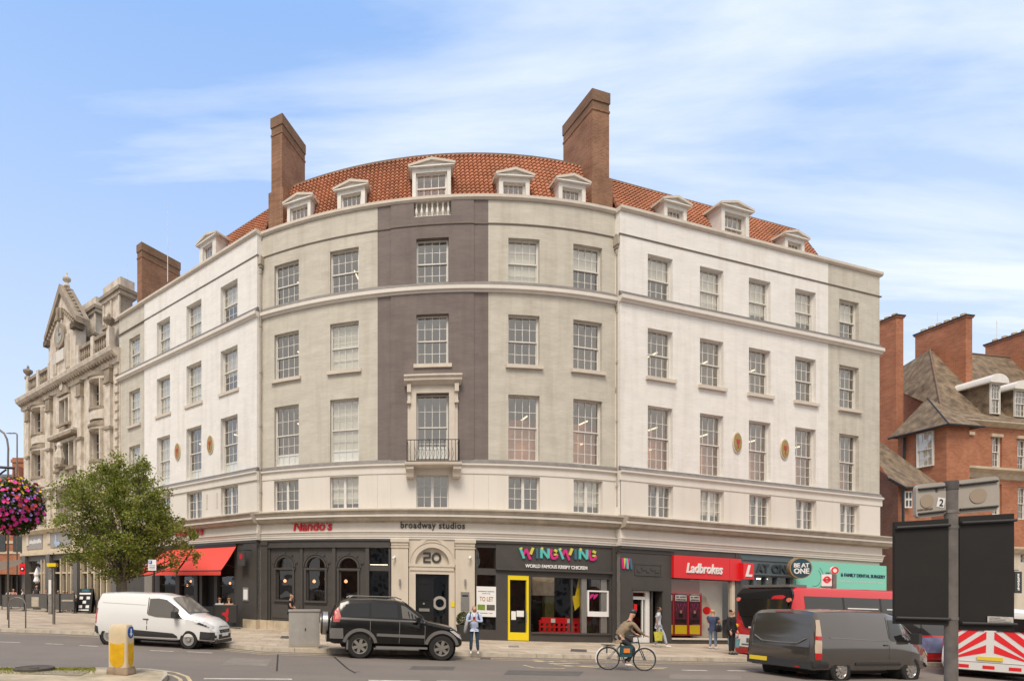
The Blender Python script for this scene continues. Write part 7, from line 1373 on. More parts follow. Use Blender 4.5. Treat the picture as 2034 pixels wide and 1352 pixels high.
# man in black beside the bus, with a blue bag
x, y = stand(1453, 1299)
pb_ = person(x, y, radians(-150), 'person in a black coat seen from behind next to the red bus', 1.78, top=(.018,.018,.02), legs=(.02,.02,.022), shoe=(.02,.02,.02), hair=(.02,.015,.01), coat=.12)
m = MB(); m.add([(.22,-.12,.28),(.32,-.12,.28),(.32,.20,.28),(.22,.20,.28),(.20,-.16,.62),(.34,-.16,.62),(.34,.24,.62),(.20,.24,.62)], [(0,3,2,1),(0,1,5,4),(1,2,6,5),(2,3,7,6),(3,0,4,7),(4,5,6,7)]); m.tube([(.27,-.08,.62),(.27,.05,.86),(.27,.16,.62)], .01, 5); o = m.build('carrier_bag', M('blue_plastic_bag',(.12,.25,.36),.6,.4,8,col2=(.25,.5,.5))); o.matrix_world = Matrix.Translation(pb_.location) @ Matrix.Rotation(radians(-150)+pi, 4, 'Z'); tag(o, 'blue carrier bag held low by the person in the black coat', 'bag')
# person in black against the arched windows
x, y = at(577, 1200, 26.6).x, 26.6
person(x, y, radians(-100), 'person in black standing against the arched restaurant windows behind the grey cabinet', 1.82, zg=.16, pose=dict(elR=(.22,.06,1.14), wrR=(.02,.16,1.08), elL=(-.24,.06,1.12), wrL=(.0,.17,1.12), head=(0,.05,1.57)), top=(.015,.015,.016), legs=(.02,.02,.02), shoe=(.02,.02,.02), hair=(.40,.27,.16), short_sleeve=True)
# passers-by beyond the white van, seated drinkers
x, y = at(270, 1200, 30).x, 30
person(x, y, radians(60), 'person in a white top walking beyond the white van, only head and shoulders showing', 1.72, zg=.15, top=(.7,.7,.7), hair=(.10,.06,.04)); x = at(252, 1200, 31).x
person(x, 31, radians(70), 'person with fair hair half hidden behind the roof of the white van', 1.62, zg=.15, top=(.5,.45,.4), hair=(.5,.38,.22))
SIT = dict(pel=(0,0,.52), chest=(0,.02,.80), neck=(0,.03,1.03), head=(0,.06,1.17), shR=(.19,.03,.98), shL=(-.19,.03,.98), elR=(.24,.12,.75), elL=(-.24,.12,.75), wrR=(.14,.32,.74), wrL=(-.14,.32,.74), hiR=(.09,.0,.49), hiL=(-.09,.0,.49), knR=(.12,.40,.50), knL=(-.12,.40,.50), anR=(.12,.38,.09), anL=(-.12,.38,.09))
MCHAIR = M('dark_wood', (.05,.035,.025), .6, .3, 6)
def seat(x, y, face, zg=.13, h=.42, label='dark wooden chair under a seated guest', back=True):
    t = thing('chair', label, 'chair', (x, y, gz(x, zg)), (0,0,face), 'chairs on the terraces', local=True); m = MB(); m.box(-.21,.21,-.2,.22,h-.03,h); m.build('seat', MCHAIR, t)
    for a in (-.19,.19):
        for b in (-.18,.20): m = MB(); m.box(a-.02,a+.02,b-.02,b+.02,0,h-.03); m.build('leg', MCHAIR, t)
    if back: m = MB(); m.box(-.21,.21,-.22,-.19,h+.25,h+.45); m.box(-.2,-.16,-.22,-.19,h,h+.3); m.box(.16,.2,-.22,-.19,h,h+.3); m.build('backrest', MCHAIR, t)
    return t
for px, Y, fa, lab, tp, hr, seatlab in ((436,29.2,20,'bald guest in a white shirt seated with back to the street behind the black barrier',(.72,.70,.68),(.5,.28,.18),'dark chair under the bald guest in white'),(455,29.3,30,'fair haired guest in a peach top seated behind the black barrier',(.60,.36,.25),(.42,.30,.16),'dark chair under the guest in peach')):
    x = at(px, 1200, Y).x; z = .38; seat(x, Y, radians(fa-15), zg=z, label=seatlab); person(x, Y, radians(fa-15), lab, 1.72, zg=z, pose=SIT, top=tp, hair=hr, legs=(.05,.05,.07), shoe=(.05,.05,.05))
PUBP = [(18,44.5,150,(.55,.50,.42),(.30,.20,.10),'seated drinker in a beige top at the left end of the pub terrace'),(27,45.2,200,(.62,.30,.22),(.12,.07,.04),'seated drinker in a rust coloured top near the left end of the pub terrace'),(46,45.0,120,(.62,.62,.60),(.06,.04,.03),'seated drinker in a pale top behind the barrier beside the red sign post'),(92,43.0,200,(.74,.73,.71),(.02,.015,.012),'seated drinker in white with black hair beside the slim street column'),(117,42.6,160,(.55,.22,.14),(.25,.12,.06),'seated drinker in a red brown top right of the street column'),(126,42.2,220,(.40,.38,.36),(.35,.25,.15),'seated drinker in grey between two others on the pub terrace'),(134,42.0,170,(.68,.34,.26),(.20,.10,.05),'seated drinker in salmon pink near the right end of the terrace'),(146,41.6,190,(.55,.42,.26),(.10,.06,.04),'seated drinker in tan beside the chalk board')]
for i, (px, Y, fa, tp, hr, lab) in enumerate(PUBP):
    x = at(px, 1200, Y).x; seat(x, Y, radians(fa), zg=.42, label='dark stool under the '+lab[7:].split(' near')[0].split(' at the')[0].split(' beside')[0].split(' behind')[0].split(' right of')[0].split(' between')[0], back=False); person(x, Y, radians(fa), lab, 1.72, zg=.42, pose=SIT, top=tp, hair=hr, legs=(.05,.05,.08), shoe=(.05,.05,.05), group='drinkers on the pub terrace')
x = at(73, 1200, 43.6).x
person(x, 43.6, radians(180), 'person in a dark apron standing on the pub terrace with a parasol behind', 1.80, zg=.25, top=(.04,.045,.055), legs=(.03,.03,.04), hair=(.3,.28,.25), shoe=(.03,.03,.03), short_sleeve=True)

# ------------------------------------------------------------------ bicycle and rider
gb_ = gp(1243, 1330.5); MFM = M('bicycle_frame', (.02,.05,.06), .35); MCH = M('chrome', (.5,.5,.5), .25, metal=.9)
bk_ = thing('bicycle', 'dark city bicycle with mudguards ridden to the right past the yellow door', 'bicycle', local=True); place(bk_, gb_.x, gb_.y, radians(0))
for x in (-.54, .55):
    m = MB(); n = 28; m.tube([(x+.335*cos(2*pi*i/n), 0, .345+.335*sin(2*pi*i/n)) for i in range(n+1)], .018, 6, cap=False); wl = m.build('wheel', MTYRE, bk_, smooth=True)
    m = MB(); m.tube([(x+.315*cos(2*pi*i/n), 0, .345+.315*sin(2*pi*i/n)) for i in range(n+1)], .010, 5, cap=False)
    for i in range(16): a = 2*pi*i/16; m.tube([(x, .03*(-1)**i, .345), (x+.315*cos(a+.1), 0, .345+.315*sin(a+.1))], .0022, 3)
    m.tube([(x,-.05,.345),(x,.05,.345)], .022, 8); m.build('rim', MCH, wl)
    m = MB(); a0, a1 = (radians(20), radians(200)) if x < 0 else (radians(35), radians(170)); m.tube([(x+.375*cos(a0+(a1-a0)*i/10), 0, .345+.375*sin(a0+(a1-a0)*i/10)) for i in range(11)], .016, 5); m.build('mudguard', MWP, bk_)
m = MB(); BBk, ST, HT, HB = (-.06,0,.28), (-.18,0,.80), (.36,0,.86), (.40,0,.70)
for a, b in ((BBk,ST),(ST,HT),(BBk,HB),(HT,HB)): m.tube([a,b], .017, 8)
for sy in (-.05,.05): m.tube([BBk,(-.54,sy,.345),(-.17,sy*.5,.76)], .010, 6); m.tube([(.41,sy,.66),(.46,sy,.55),(.55,sy,.345)], .012, 6)
m.tube([ST,(-.21,0,.93)], .014, 6); m.tube([HT,(.33,0,1.0)], .014, 6); m.build('frame', MFM, bk_, smooth=True)
m = MB(); m.tube([(.22,-.30,1.04),(.30,-.24,1.05),(.36,0,1.02),(.30,.24,1.05),(.22,.30,1.04)], .013, 6); m.build('handlebar', MCH, bk_, smooth=True); m = MB(); m.lathe((-.24,0,.95), [(.001,-.03),(.11,-.02),(.12,.01),(.001,.03)], 12, squash=(1.3,.8)); m.build('saddle', MBLK, bk_, smooth=True)
m = MB(); m.lathe((-.06,-.07,.28), [(.09,-.006),(.09,.006)], 18, axis='y'); m.tube([(-.06,-.1,.28),(-.02,-.1,.12),(-.02,-.18,.12)], .010, 5); m.tube([(-.06,.1,.28),(-.10,.1,.44),(-.10,.18,.44)], .010, 5); m.build('crank', MCH, bk_)
m = MB(); m.box(-.72,-.38,-.09,.09,.74,.76); m.box(-.60,-.58,-.02,.02,.5,.74); m.build('rack', MFM, bk_)
rd_ = person(gb_.x-.02, gb_.y, radians(-90), 'cyclist in a tan jacket and black helmet leaning over the handlebars', 1.78, zg=.0, pose=dict(pel=(0,-.22,.97), chest=(0,-.02,1.24), neck=(0,.14,1.45), head=(0,.20,1.60), shR=(.18,.12,1.36), shL=(-.18,.12,1.36), elR=(.25,.27,1.14), elL=(-.25,.27,1.14), wrR=(.24,.28+.16,1.02), wrL=(-.24,.28+.16,1.02), hdR=(0,1,-.3), hdL=(0,1,-.3), hiR=(.09,-.18,.92), hiL=(-.09,-.18,.92), knR=(.11,.20,.62), knL=(-.11,.24,.84), anR=(.12,-.02,.22), anL=(-.12,-.08,.50), toeR=(0,1,-.1), toeL=(0,1,-.2)), topm=cloth('tan_jacket', (.29,.215,.14), .25), legs=(.028,.026,.026), shoe=(.66,.62,.58), helmet=(.04,.04,.04), coat=.10)
m = MB(); m.add([(-.38,-.20,.42),(-.06,-.20,.42),(-.02,-.22,.76),(-.36,-.22,.76),(-.38,-.13,.42),(-.06,-.13,.42),(-.02,-.13,.76),(-.36,-.13,.76)], [(0,1,2,3),(4,7,6,5),(0,4,5,1),(1,5,6,2),(2,6,7,3),(3,7,4,0)]); m.box(-.30,-.12,-.228,-.21,.55,.68,1)
pn = m.build('pannier_bag', [M('teal_pannier',(.02,.09,.11),.6,.4,9), M('orange_patch',(.75,.22,.03),.5)], None); pn.matrix_world = Matrix.Translation(V3((gb_.x+.12, gb_.y, gz(gb_.x)))); tag(pn, 'dark teal bag with an orange patch hanging beside the cyclist', 'bag')
# ------------------------------------------------------------------ tree on the pavement
def leafmat(name, cols):
    m = bpy.data.materials.new(name); m.use_nodes = True; t = m.node_tree; n = t.nodes.new; l = t.links.new; b = t.nodes['Principled BSDF']; b.inputs['Roughness'].default_value = .55; b.inputs['Specular IOR Level'].default_value = .3
    a = n('ShaderNodeAttribute'); a.attribute_name = 'tint'; r = n('ShaderNodeValToRGB'); e = r.color_ramp.elements; e[0].position = 0; e[0].color = (*cols[0],1); e[1].position = 1; e[1].color = (*cols[-1],1)
    for i, c in enumerate(cols[1:-1]): x = e.new((i+1)/(len(cols)-1)); x.color = (*c,1)
    l(a.outputs['Fac'], r.inputs[0]); l(r.outputs[0], b.inputs['Base Color'])
    tr = n('ShaderNodeBsdfTranslucent'); l(r.outputs[0], tr.inputs[0]); mx = n('ShaderNodeMixShader'); mx.inputs[0].default_value = .42; o = [q for q in t.nodes if q.type == 'OUTPUT_MATERIAL'][0]; l(b.outputs[0], mx.inputs[1]); l(tr.outputs[0], mx.inputs[2]); l(mx.outputs[0], o.inputs[0]); return m
rt = random.Random(3)
MLEAF = leafmat('hornbeam_leaf', [(.07,.095,.015),(.155,.19,.03),(.27,.30,.055),(.40,.40,.10),(.50,.33,.09)]); MBARK = M('grey_bark', (.16,.13,.10), .9, .4, 5, .6, 20)
TY = 27.0; tx = at(246, 1000, TY).x; TR = thing('tree', 'broad green street tree with brown edged leaves standing behind the white van', 'tree', (tx, TY, gz(tx, .13)))
tb = Vector((tx, TY, gz(tx, .13))); clumps = []; mb = MB()
mb.tube([tb, tb+V3((.05,0,1.0)), tb+V3((-.02,.05,2.2)), tb+V3((.1,.0,3.4)), tb+V3((.05,.05,5.0)), tb+V3((0,0,6.6))], [.17,.14,.125,.10,.065,.02], 10)
# crown measured in the photo: (column, row, radius in metres)
blobs = [(245,935,.75),(215,945,.7),(272,950,.75),(290,930,.45),(190,960,.85),(240,975,1.1),(290,985,.95),(150,962,.6),(130,985,.55),(170,1000,1.0),(215,1010,1.2),(265,1020,1.2),(310,1010,.8),(115,1000,.35),(150,1035,.7),(190,1050,1.1),(240,1060,1.25),(290,1060,1.1),(330,1050,.7),(345,1065,.6),(370,1058,.4),(165,1085,.8),(210,1095,1.0),(260,1100,1.05),(305,1095,.8),(345,1095,.6),(375,1100,.45),(390,1102,.25),(150,1105,.5),(235,1130,.75),(270,1128,.7),(190,1118,.6),(320,1122,.4),(350,1128,.35),(248,1152,.45),(300,1035,.8),(225,925,.4),(335,1030,.4),(385,1062,.2),(205,930,.4),(285,915,.3),(240,915,.3)]
for px, py, r in blobs:
    for _ in range(2 if r > .6 else 1):
        c = at(px+rt.uniform(-6,6), py+rt.uniform(-5,5), TY+rt.uniform(-1.5,1.5)*(1 if r > .5 else .5)); clumps.append((c, r)); j = tb+V3((.03,0,rt.uniform(2.2, max(2.5, min(5.5, (c.z-tb.z)*.75)))))
        mid = j.lerp(c,.5)+V3((rt.uniform(-.2,.2),rt.uniform(-.2,.2),-.1)); mb.tube([j, mid, c], [.05,.03,.01], 5)
        for _k in range(3): e = c+V3((rt.gauss(0,1),rt.gauss(0,1),rt.gauss(0,1))).normalized()*r*.8; mb.tube([mid.lerp(c,.6), e], [.014,.005], 3, cap=False)
mb.build('trunk', MBARK, TR, smooth=True)
mb = MB()
def leaf(mb, p, L, rnd, droop=.3):
    d = V3((rnd.gauss(0,1), rnd.gauss(0,1), rnd.gauss(-droop,.7))).normalized(); u = V3((rnd.gauss(0,1), rnd.gauss(0,1), rnd.gauss(0,1))); s = d.cross(u).normalized(); n = s.cross(d)
    mb.add([p, p+d*L*.5+s*L*.3+n*L*.05, p+d*L, p+d*L*.5-s*L*.3+n*L*.05], [(0,1,2,3)])
for c, r in clumps:
    sub = [c+V3((rt.gauss(0,.5),rt.gauss(0,.5),rt.gauss(0,.42)))*r for _ in range(max(4, int(11*r)))]; brown = 1 if (c.x > tx+2.2 and c.z < tb.z+4) else 0
    for q in sub:
        rr_ = rt.uniform(.14,.31)*min(1, r+.3); bt = rt.uniform(-.12,.14)
        for _ in range(int(56*min(1.3, r+.35))):
            p = q+V3((rt.gauss(0,1),rt.gauss(0,1),rt.gauss(0,.75)))*rr_*.8; mb.a = min(1, max(.01, rt.gauss(.36,.17)+bt+(.45 if brown and rt.random() < .45 else 0)+(.5 if rt.random() < .015 else 0))); leaf(mb, p, rt.uniform(.09,.17), rt)
mb.a = 0; mb.build('crown', MLEAF, TR, fix=False); print('leaves', len(mb.f))
# ------------------------------------------------------------------ hanging flower basket on its column
FBY = 7.0; fc_ = at(28, 1005, FBY)
HB = thing('hanging_basket', 'overflowing hanging basket of pink, purple and yellow flowers at the left edge', 'flower basket', fc_)
rf2 = random.Random(5); mb = MB(); MLF2 = leafmat('petunia_leaf', [(.025,.04,.01),(.06,.09,.015),(.13,.17,.03),(.25,.27,.05)])
for _ in range(9000):
    t = V3((rf2.gauss(0,1), rf2.gauss(0,1), rf2.gauss(0,1))).normalized()*rf2.uniform(.5,1.0)**.5; p = fc_+V3((t.x*.36, t.y*.34, t.z*.36)); mb.a = min(1, max(.01, rf2.gauss(.35,.2)+max(0,t.z)*.3)); leaf(mb, p, rf2.uniform(.025,.05), rf2)
mb.build('foliage', MLF2, HB, fix=False)['kind'] = 'stuff'
fcol = {'magenta_petals': (.80,.03,.30), 'purple_petals': (.36,.20,.62), 'red_petals': (.72,.06,.07), 'yellow_petals': (.75,.50,.02)}
for nm, col in fcol.items():
    mb = MB()
    for _ in range({'magenta_petals': 135, 'purple_petals': 110, 'red_petals': 75, 'yellow_petals': 26}[nm]):
        if nm == 'purple_petals': t = V3((abs(rf2.gauss(.4,.5)), -abs(rf2.gauss(.4,.6)), rf2.gauss(-.1,.4)))
        elif nm == 'yellow_petals': t = V3((rf2.gauss(0,.8), rf2.gauss(-.3,.6), abs(rf2.gauss(.6,.3))))
        elif nm == 'red_petals': t = V3((rf2.gauss(.1,1), rf2.gauss(-.4,.7), rf2.gauss(.1,.8)))
        else: t = V3((rf2.gauss(-.1,.7), -abs(rf2.gauss(.6,.5)), rf2.gauss(-.3,.5)))
        t.normalize(); q_ = rf2.uniform(.86,1.1); p = fc_+V3((t.x*.38, t.y*.37, t.z*.37))*1.0+V3((t.x,t.y,t.z))*(q_-1)*.35; n_ = (t+V3((rf2.gauss(0,.3),rf2.gauss(0,.3),rf2.gauss(0,.3)))).normalized(); s = n_.cross(V3((0,0,1))).normalized(); u = n_.cross(s); R = rf2.uniform(.018,.034) if nm != 'purple_petals' else rf2.uniform(.010,.018)
        pts = [p]+[p+(s*cos(2*pi*i/10)+u*sin(2*pi*i/10))*R*(1 if i % 2 else .8)+n_*.006 for i in range(10)]; mb.add(pts, [(0,i+1,(i+1)%10+1) for i in range(10)])
    mb.build(nm, M(nm, col, .6, .2, 30), HB, fix=False)['kind'] = 'stuff'
mb = MB(); mb.lathe(fc_+V3((0,0,-.1)), [(.04,-.14),(.16,-.1),(.2,.02)], 12); mb.build('bowl', MIRON, HB)
m = MB(); px_ = fc_.x-.62; m.tube([(px_,FBY,gz(px_,-.02)),(px_,FBY,4.6)], .06, 10); m.tube([(px_,FBY,3.55),(px_+.3,FBY,3.62),(fc_.x,FBY,3.6)], .018, 6); m.tube([(px_,FBY,3.2),(fc_.x-.1,FBY,3.58)], .012, 5); m.tube([(fc_.x,FBY,3.6),(fc_.x,FBY,fc_.z)], .008, 4); o = m.build('bracket_post', MIRON); recenter(o); tag(o, 'dark iron post with a bracket carrying the flower basket, just outside the left edge', 'post')
# ------------------------------------------------------------------ street furniture
MGS = M('galvanised_grey', (.22,.20,.18), .5, .3, 6, metal=.3); MGCB = M('grey_cabinet_paint', (.36,.34,.31), .55, .12, 3, streak=.3); MCON = M('beige_plastic', (.62,.50,.33), .55, .12, 3, streak=.25)
# illuminated bollard
g = gp(241, 1337, .12); BO = thing('traffic_bollard', 'beige traffic bollard with yellow panels and a blue disc on the island', 'bollard', (g.x, g.y, gz(g.x,.118)), (0,0,radians(-14)), local=True)
def rrect(w, d, r, n=5): return [(sx*(w-r)+r*cos(a0+pi/2*i/n), sy*(d-r)+r*sin(a0+pi/2*i/n)) for sx, sy, a0 in ((1,1,0),(-1,1,pi/2),(-1,-1,pi),(1,-1,3*pi/2)) for i in range(n+1)]
def stack(mb, rings, m=0):
    k = len(rings[0][0]); vs = [(x, y, z) for pts, z in rings for x, y in pts]; fs = [(i*k+j, i*k+(j+1)%k, (i+1)*k+(j+1)%k, (i+1)*k+j) for i in range(len(rings)-1) for j in range(k)]; fs += [tuple(range(k))[::-1], tuple((len(rings)-1)*k+j for j in range(k))]; mb.add(vs, fs, m)
mb = MB(); stack(mb, [(rrect(.235,.155,.05),.10),(rrect(.235,.155,.05),.86),(rrect(.228,.15,.05),1.02),(rrect(.20,.12,.05),1.08),(rrect(.14,.07,.04),1.10)]); mb.build('shell', MCON, BO, smooth=True, sharp=35)
mb = MB(); stack(mb, [(rrect(.27,.19,.05),0),(rrect(.265,.185,.05),.10),(rrect(.24,.16,.05),.16)]); mb.build('base', M('dirty_base',(.30,.22,.15),.9,.4,6), BO, smooth=True, sharp=35)
shape = [(-.175,.70),(-.175,.30),(-.12,.20),(0,.15),(.12,.20),(.175,.30),(.175,.70),(.10,.675),(0,.665),(-.10,.675)]
MYP = M('yellow_reflective', (.68,.38,.002), .45, .25, 5)
for sy in (-1, 1): mb = MB(); mb.prism(shape, lambda a, b, d: (a, sy*(.155+d), b), 0, .006); mb.build('yellow_panel', MYP, BO)
for sx in (-1, 1): mb = MB(); mb.prism([(a*.55, b) for a, b in shape], lambda a, b, d: (sx*(.235+d), a, b), 0, .006); mb.build('yellow_panel', MYP, BO); mb = MB(); mb.prism([(.11*cos(t*pi/10), .92+.14*sin(t*pi/10)*.95) for t in range(20)], lambda a, b, d: (sx*(.232+d), a, b), 0, .012); dk = mb.build('blue_disc', M('sign_disc_blue',(.02,.09,.33),.4), BO); mb = MB(); mb.prism([(-.02,1.0),(.02,1.0),(.02,.90),(.06,.90),(0,.83),(-.06,.90),(-.02,.90)], lambda a, b, d: (sx*(.232+d), a, b), .012, .016); mb.build('arrow', MWP, dk)
# utility cabinet
g = gp(604, 1286.5, .13); CB = thing('utility_cabinet', 'plain grey metal street cabinet behind the black car', 'cabinet', (g.x, g.y+.25, gz(g.x,.13)), (0,0,radians(0)), local=True); mb = MB(); mb.box(-.53,.53,-.24,.30,.06,1.27); mb.build('box', MGCB, CB); mb = MB(); mb.box(-.55,.56,-.27,.33,1.27,1.33); mb.build('lid', MGCB, CB); mb = MB(); mb.box(-.5,.5,-.22,.28,0,.06); mb.build('plinth', MCON, CB)
mb = MB(); mb.box(-.48,-.005,-.246,-.24,.12,1.2); mb.box(.005,.48,-.246,-.24,.12,1.2); mb.build('doors', MGCB, CB); mb = MB(); mb.box(.03,.06,-.26,-.246,.6,.7); mb.build('handle', MBLK, CB)
# planter with clipped ball
x = at(922, 1200, 24.6).x; PL = thing('planter', 'dark square planter with a clipped green ball bush by the stone entrance', 'planter', (x, 24.6, gz(x,.14)), local=True); mb = MB(); mb.add([(-.2,-.2,0),(.2,-.2,0),(.2,.2,0),(-.2,.2,0),(-.3,-.3,.72),(.3,-.3,.72),(.3,.3,.72),(-.3,.3,.72)], [(0,3,2,1),(0,1,5,4),(1,2,6,5),(2,3,7,6),(3,0,4,7),(4,5,6,7)]); mb.build('pot', MPLAS, PL)
mb = MB(); rb_ = random.Random(4)
for _ in range(2600):
    t = V3((rb_.gauss(0,1),rb_.gauss(0,1),rb_.gauss(0,1))).normalized()*rb_.uniform(.8,1.05); mb.a = min(1,max(.01,rb_.gauss(.35,.15))); leaf(mb, V3((t.x*.33,t.y*.33,.98+t.z*.31)), .05, rb_)
mb.a = 0; mb.build('bush', leafmat('box_leaf', [(.03,.045,.01),(.06,.09,.015),(.12,.15,.03)]), PL, fix=False)
# parking sign, slim column, cycle hoop, lamps
x = at(303, 1120, 21.6).x; zt = at(303,1111,21.6).z; t_ = thing('parking_sign', 'small white and blue parking sign on a thin post above the white van', 'sign', (x, 21.6, gz(x,.13))); g0 = V3((x,21.6,gz(x,.13)))
mb = MB(); mb.tube([g0+V3((.06,0,0)), V3((x+.06,21.6,zt-.05))], .035, 8); mb.build('post', MBLK, t_); mb = MB(); mb.box(x-.15,x+.16,21.54,21.56,zt-.42,zt); pl_ = mb.build('plate', MWP, t_); mb = MB(); mb.box(x-.13,x-.0,21.53,21.54,zt-.16,zt-.03); mb.build('blue_panel', M('parking_blue',(.03,.10,.45),.5), pl_)
ftext('P', None, 0, 0, 0, 0, MWP, 0, 0, bold=.03, parent=pl_, fn=lambda a, b, d: V3((x-.10+.06*a, 21.53-.004*d, zt-.14+.085*b)))
for i in range(3): mb = MB(); mb.box(x-.11,x+.12,21.535,21.54,zt-.24-i*.06,zt-.22-i*.06); mb.build('print_line', MGRY, pl_)
Y = 27.5; x = at(104.5, 1200, Y).x; g0 = gz(x,.13); zt = at(104,1118,Y).z; t_ = thing('street_column', 'slim grey street column covered in stickers with a yellow top in front of the pub', 'street column', (x, Y, g0)); mb = MB(); mb.tube([(x+.06,Y,g0),(x+.06,Y,zt)], .07, 10); mb.build('pole', MGS, t_); mb = MB(); mb.box(x-.17,x+.0,Y-.1,Y+.05,g0+.5,zt-.25); mb.build('casing', M('stickered_grey',(.30,.28,.26),.7,.6,5,col2=(.12,.11,.10)), t_); mb = MB(); mb.box(x-.15,x-.02,Y-.104,Y-.1,g0+1.5,g0+2.2); mb.build('sticker', MWP, t_); mb = MB(); mb.box(x-.22,x+.22,Y-.14,Y+.12,zt-.17,zt); mb.build('yellow_cap', MYELP, t_)
Y = 24.4; xa, xb = at(17.5,1200,Y).x, at(51,1200,Y).x; t_ = MB(); zt = at(30,1186,Y).z; ga_ = gz(xa,.13); t_.tube([(xa,Y,ga_),(xa,Y,zt-.3),(xa+.1,Y,zt-.08),(xa+.3,Y,zt),(xb-.3,Y,zt),(xb-.1,Y,zt-.08),(xb,Y,zt-.3),(xb,Y,gz(xb,.13))], .03, 8); t_.tube([(xa,Y,ga_+.75),(xb,Y,ga_+.73)], .02, 6); o = t_.build('cycle_stand', MGS, smooth=True); recenter(o); tag(o, 'tall galvanised cycle hoop on the pavement near the left kerb', 'cycle stand')
def lamp_post(pts, r, lab):
    mb = MB(); mb.tube(pts, r, 8); b = pts[0]; t_ = thing('street_lamp', lab, 'street lamp', b); mb.build('column', MGS, t_, smooth=True); e = pts[-1]; d = (pts[-1]-pts[-2]).normalized(); m = MB(); m.tube([e, e+d*.2, e+d*.75], [.05,.09,.04], 8); m.build('lantern', MGS, t_); return t_
Y = 30; c0 = at(16,912,Y); lamp_post([V3((c0.x,Y,gz(c0.x,.13))), c0, at(16.5,890,Y), at(14,872,Y), at(8,860,Y), at(-3,852,Y)], .055, 'dark swan neck street lamp at the upper left edge in front of the sky')
Y = 60; c0 = at(34,900,Y); lamp_post([V3((c0.x,Y,gz(c0.x,.13))), c0, at(34,862,Y), at(31,860,Y), at(26,860,Y)], .08, 'faint distant street lamp with a flat arm beside the pub')
# chalk board, terrace barriers and parasol
Y = 40.3; x = at(171,1200,Y).x; t_ = thing('chalk_board', 'black A-board with a blue header and chalk drawings in front of the pub', 'a-board', (x,Y,gz(x,.2)), (0,0,radians(-8)), local=True); mb = MB()
def slope(mb, x0, x1, z0, z1, o_, th=.03, s=-1): f = lambda z: s*(.35-.32*z/1.72); mb.add([(x0,f(z0)+o_,z0),(x1,f(z0)+o_,z0),(x1,f(z1)+o_,z1),(x0,f(z1)+o_,z1),(x0,f(z0)+o_+th,z0),(x1,f(z0)+o_+th,z0),(x1,f(z1)+o_+th,z1),(x0,f(z1)+o_+th,z1)], [(0,1,2,3),(4,7,6,5),(0,4,5,1),(1,5,6,2),(2,6,7,3),(3,7,4,0)])
slope(mb,-.58,.58,.0,1.72,0); slope(mb,-.58,.58,.0,1.72,0,.03,1); bd = mb.build('board', MBLK, t_); mb = MB(); slope(mb,-.3,.3,1.5,1.68,-.012,.01); mb.build('header', M('header_blue',(.02,.12,.16),.5), bd); mb = MB(); slope(mb,-.44,.44,1.3,1.42,-.012,.01); slope(mb,-.4,.4,.14,.22,-.012,.01)
for a, b in ((-.27,1.05),(.27,1.05),(0,.75),(-.27,.42),(.27,.42)): slope(mb,a-.13,a+.13,b-.1,b+.1,-.012,.01)
mb.build('chalk_drawing', MWP, bd)
MBAN = M('dark_banner', (.10,.095,.09), .8, .2, 2)
def barrier(pa, pb, Y0, Y1, lab, z0=.13, ya=1179, yb=1209, mat=None, emblem=None, grp=None):
    a, b = at(pa,1200,Y0), at(pb,1200,Y1); L = (V3((b.x-a.x,b.y-a.y,0))).length; ang = atan2(b.y-a.y, b.x-a.x); zt = (hy((pa+pb)/2)-ya)*(Y0+Y1)/2/F+ZC-z0; t_ = thing('barrier', lab, 'barrier', (a.x,a.y,gz((a.x+b.x)/2,z0)), (0,0,ang), grp, local=True)
    for x_ in (0, L): m = MB(); m.tube([(x_,0,0),(x_,0,zt)], .035, 6); m.lathe((x_,0,0), [(.2,0),(.2,.03),(.05,.05)], 10); m.build('post', MIRON, t_)
    m = MB(); m.box(.04,L-.04,-.012,.012,.22,zt-.04); bn = m.build('banner', mat or MBAN, t_); m = MB(); m.tube([(0,0,zt-.03),(L,0,zt-.03)], .02, 6); m.build('rail', MIRON, t_)
    if emblem: emblem(bn, L, zt)
    return t_
def cock(bn, L, zt):
    m = MB(); c_ = L*.55; z = zt*.55; m.prism([(c_-.22,z+.10),(c_-.05,z+.12),(c_+.02,z+.30),(c_+.10,z+.34),(c_+.12,z+.1),(c_+.08,z-.1),(c_+.12,z-.2),(c_+.06,z-.36),(c_+.0,z-.34),(c_-.02,z-.15),(c_-.12,z-.05),(c_-.24,z-.02)], lambda a_,b_,d: (a_, -.014-d, b_), 0, .01); m.build('emblem', MREDL, bn)
barrier(424, 471, 28.5, 28.4, 'black cloth barrier with a red bird emblem in front of the two seated guests', .2, 1200, 1245, MBK2, cock); barrier(398, 423, 29.6, 28.6, 'dark cloth barrier with planters left of the red bird emblem barrier', .2, 1203, 1243, MBK2)
for i, (pa, pb, Y0, Y1, lab) in enumerate(((4,48,42.5,41.6,'dark terrace barrier at the left end of the pub, behind the cycle hoop'),(50,94,41.4,40.6,'dark terrace barrier with a white and gold panel left of the street column'),(98,118,40.4,40.1,'short dark terrace barrier right behind the street column'),(120,148,40.0,39.6,'dark terrace barrier with a pale stripe beside the chalk board'))):
    def em(bn, L, zt, i=i):
        m = MB()
        if i == 1: m.box(L*.3,L*.62,-.02,-.012,.35,zt-.25)
        elif i == 3: m.box(L*.1,L*.9,-.02,-.012,zt*.6,zt*.68)
        else: return
        m.build('printed_panel', M('pale_print',(.45,.40,.32),.7,.3,4), bn)
    barrier(pa, pb, Y0, Y1, lab, .13, 1178 if i else 1180, 1209, None, em, 'barriers round the pub terrace')
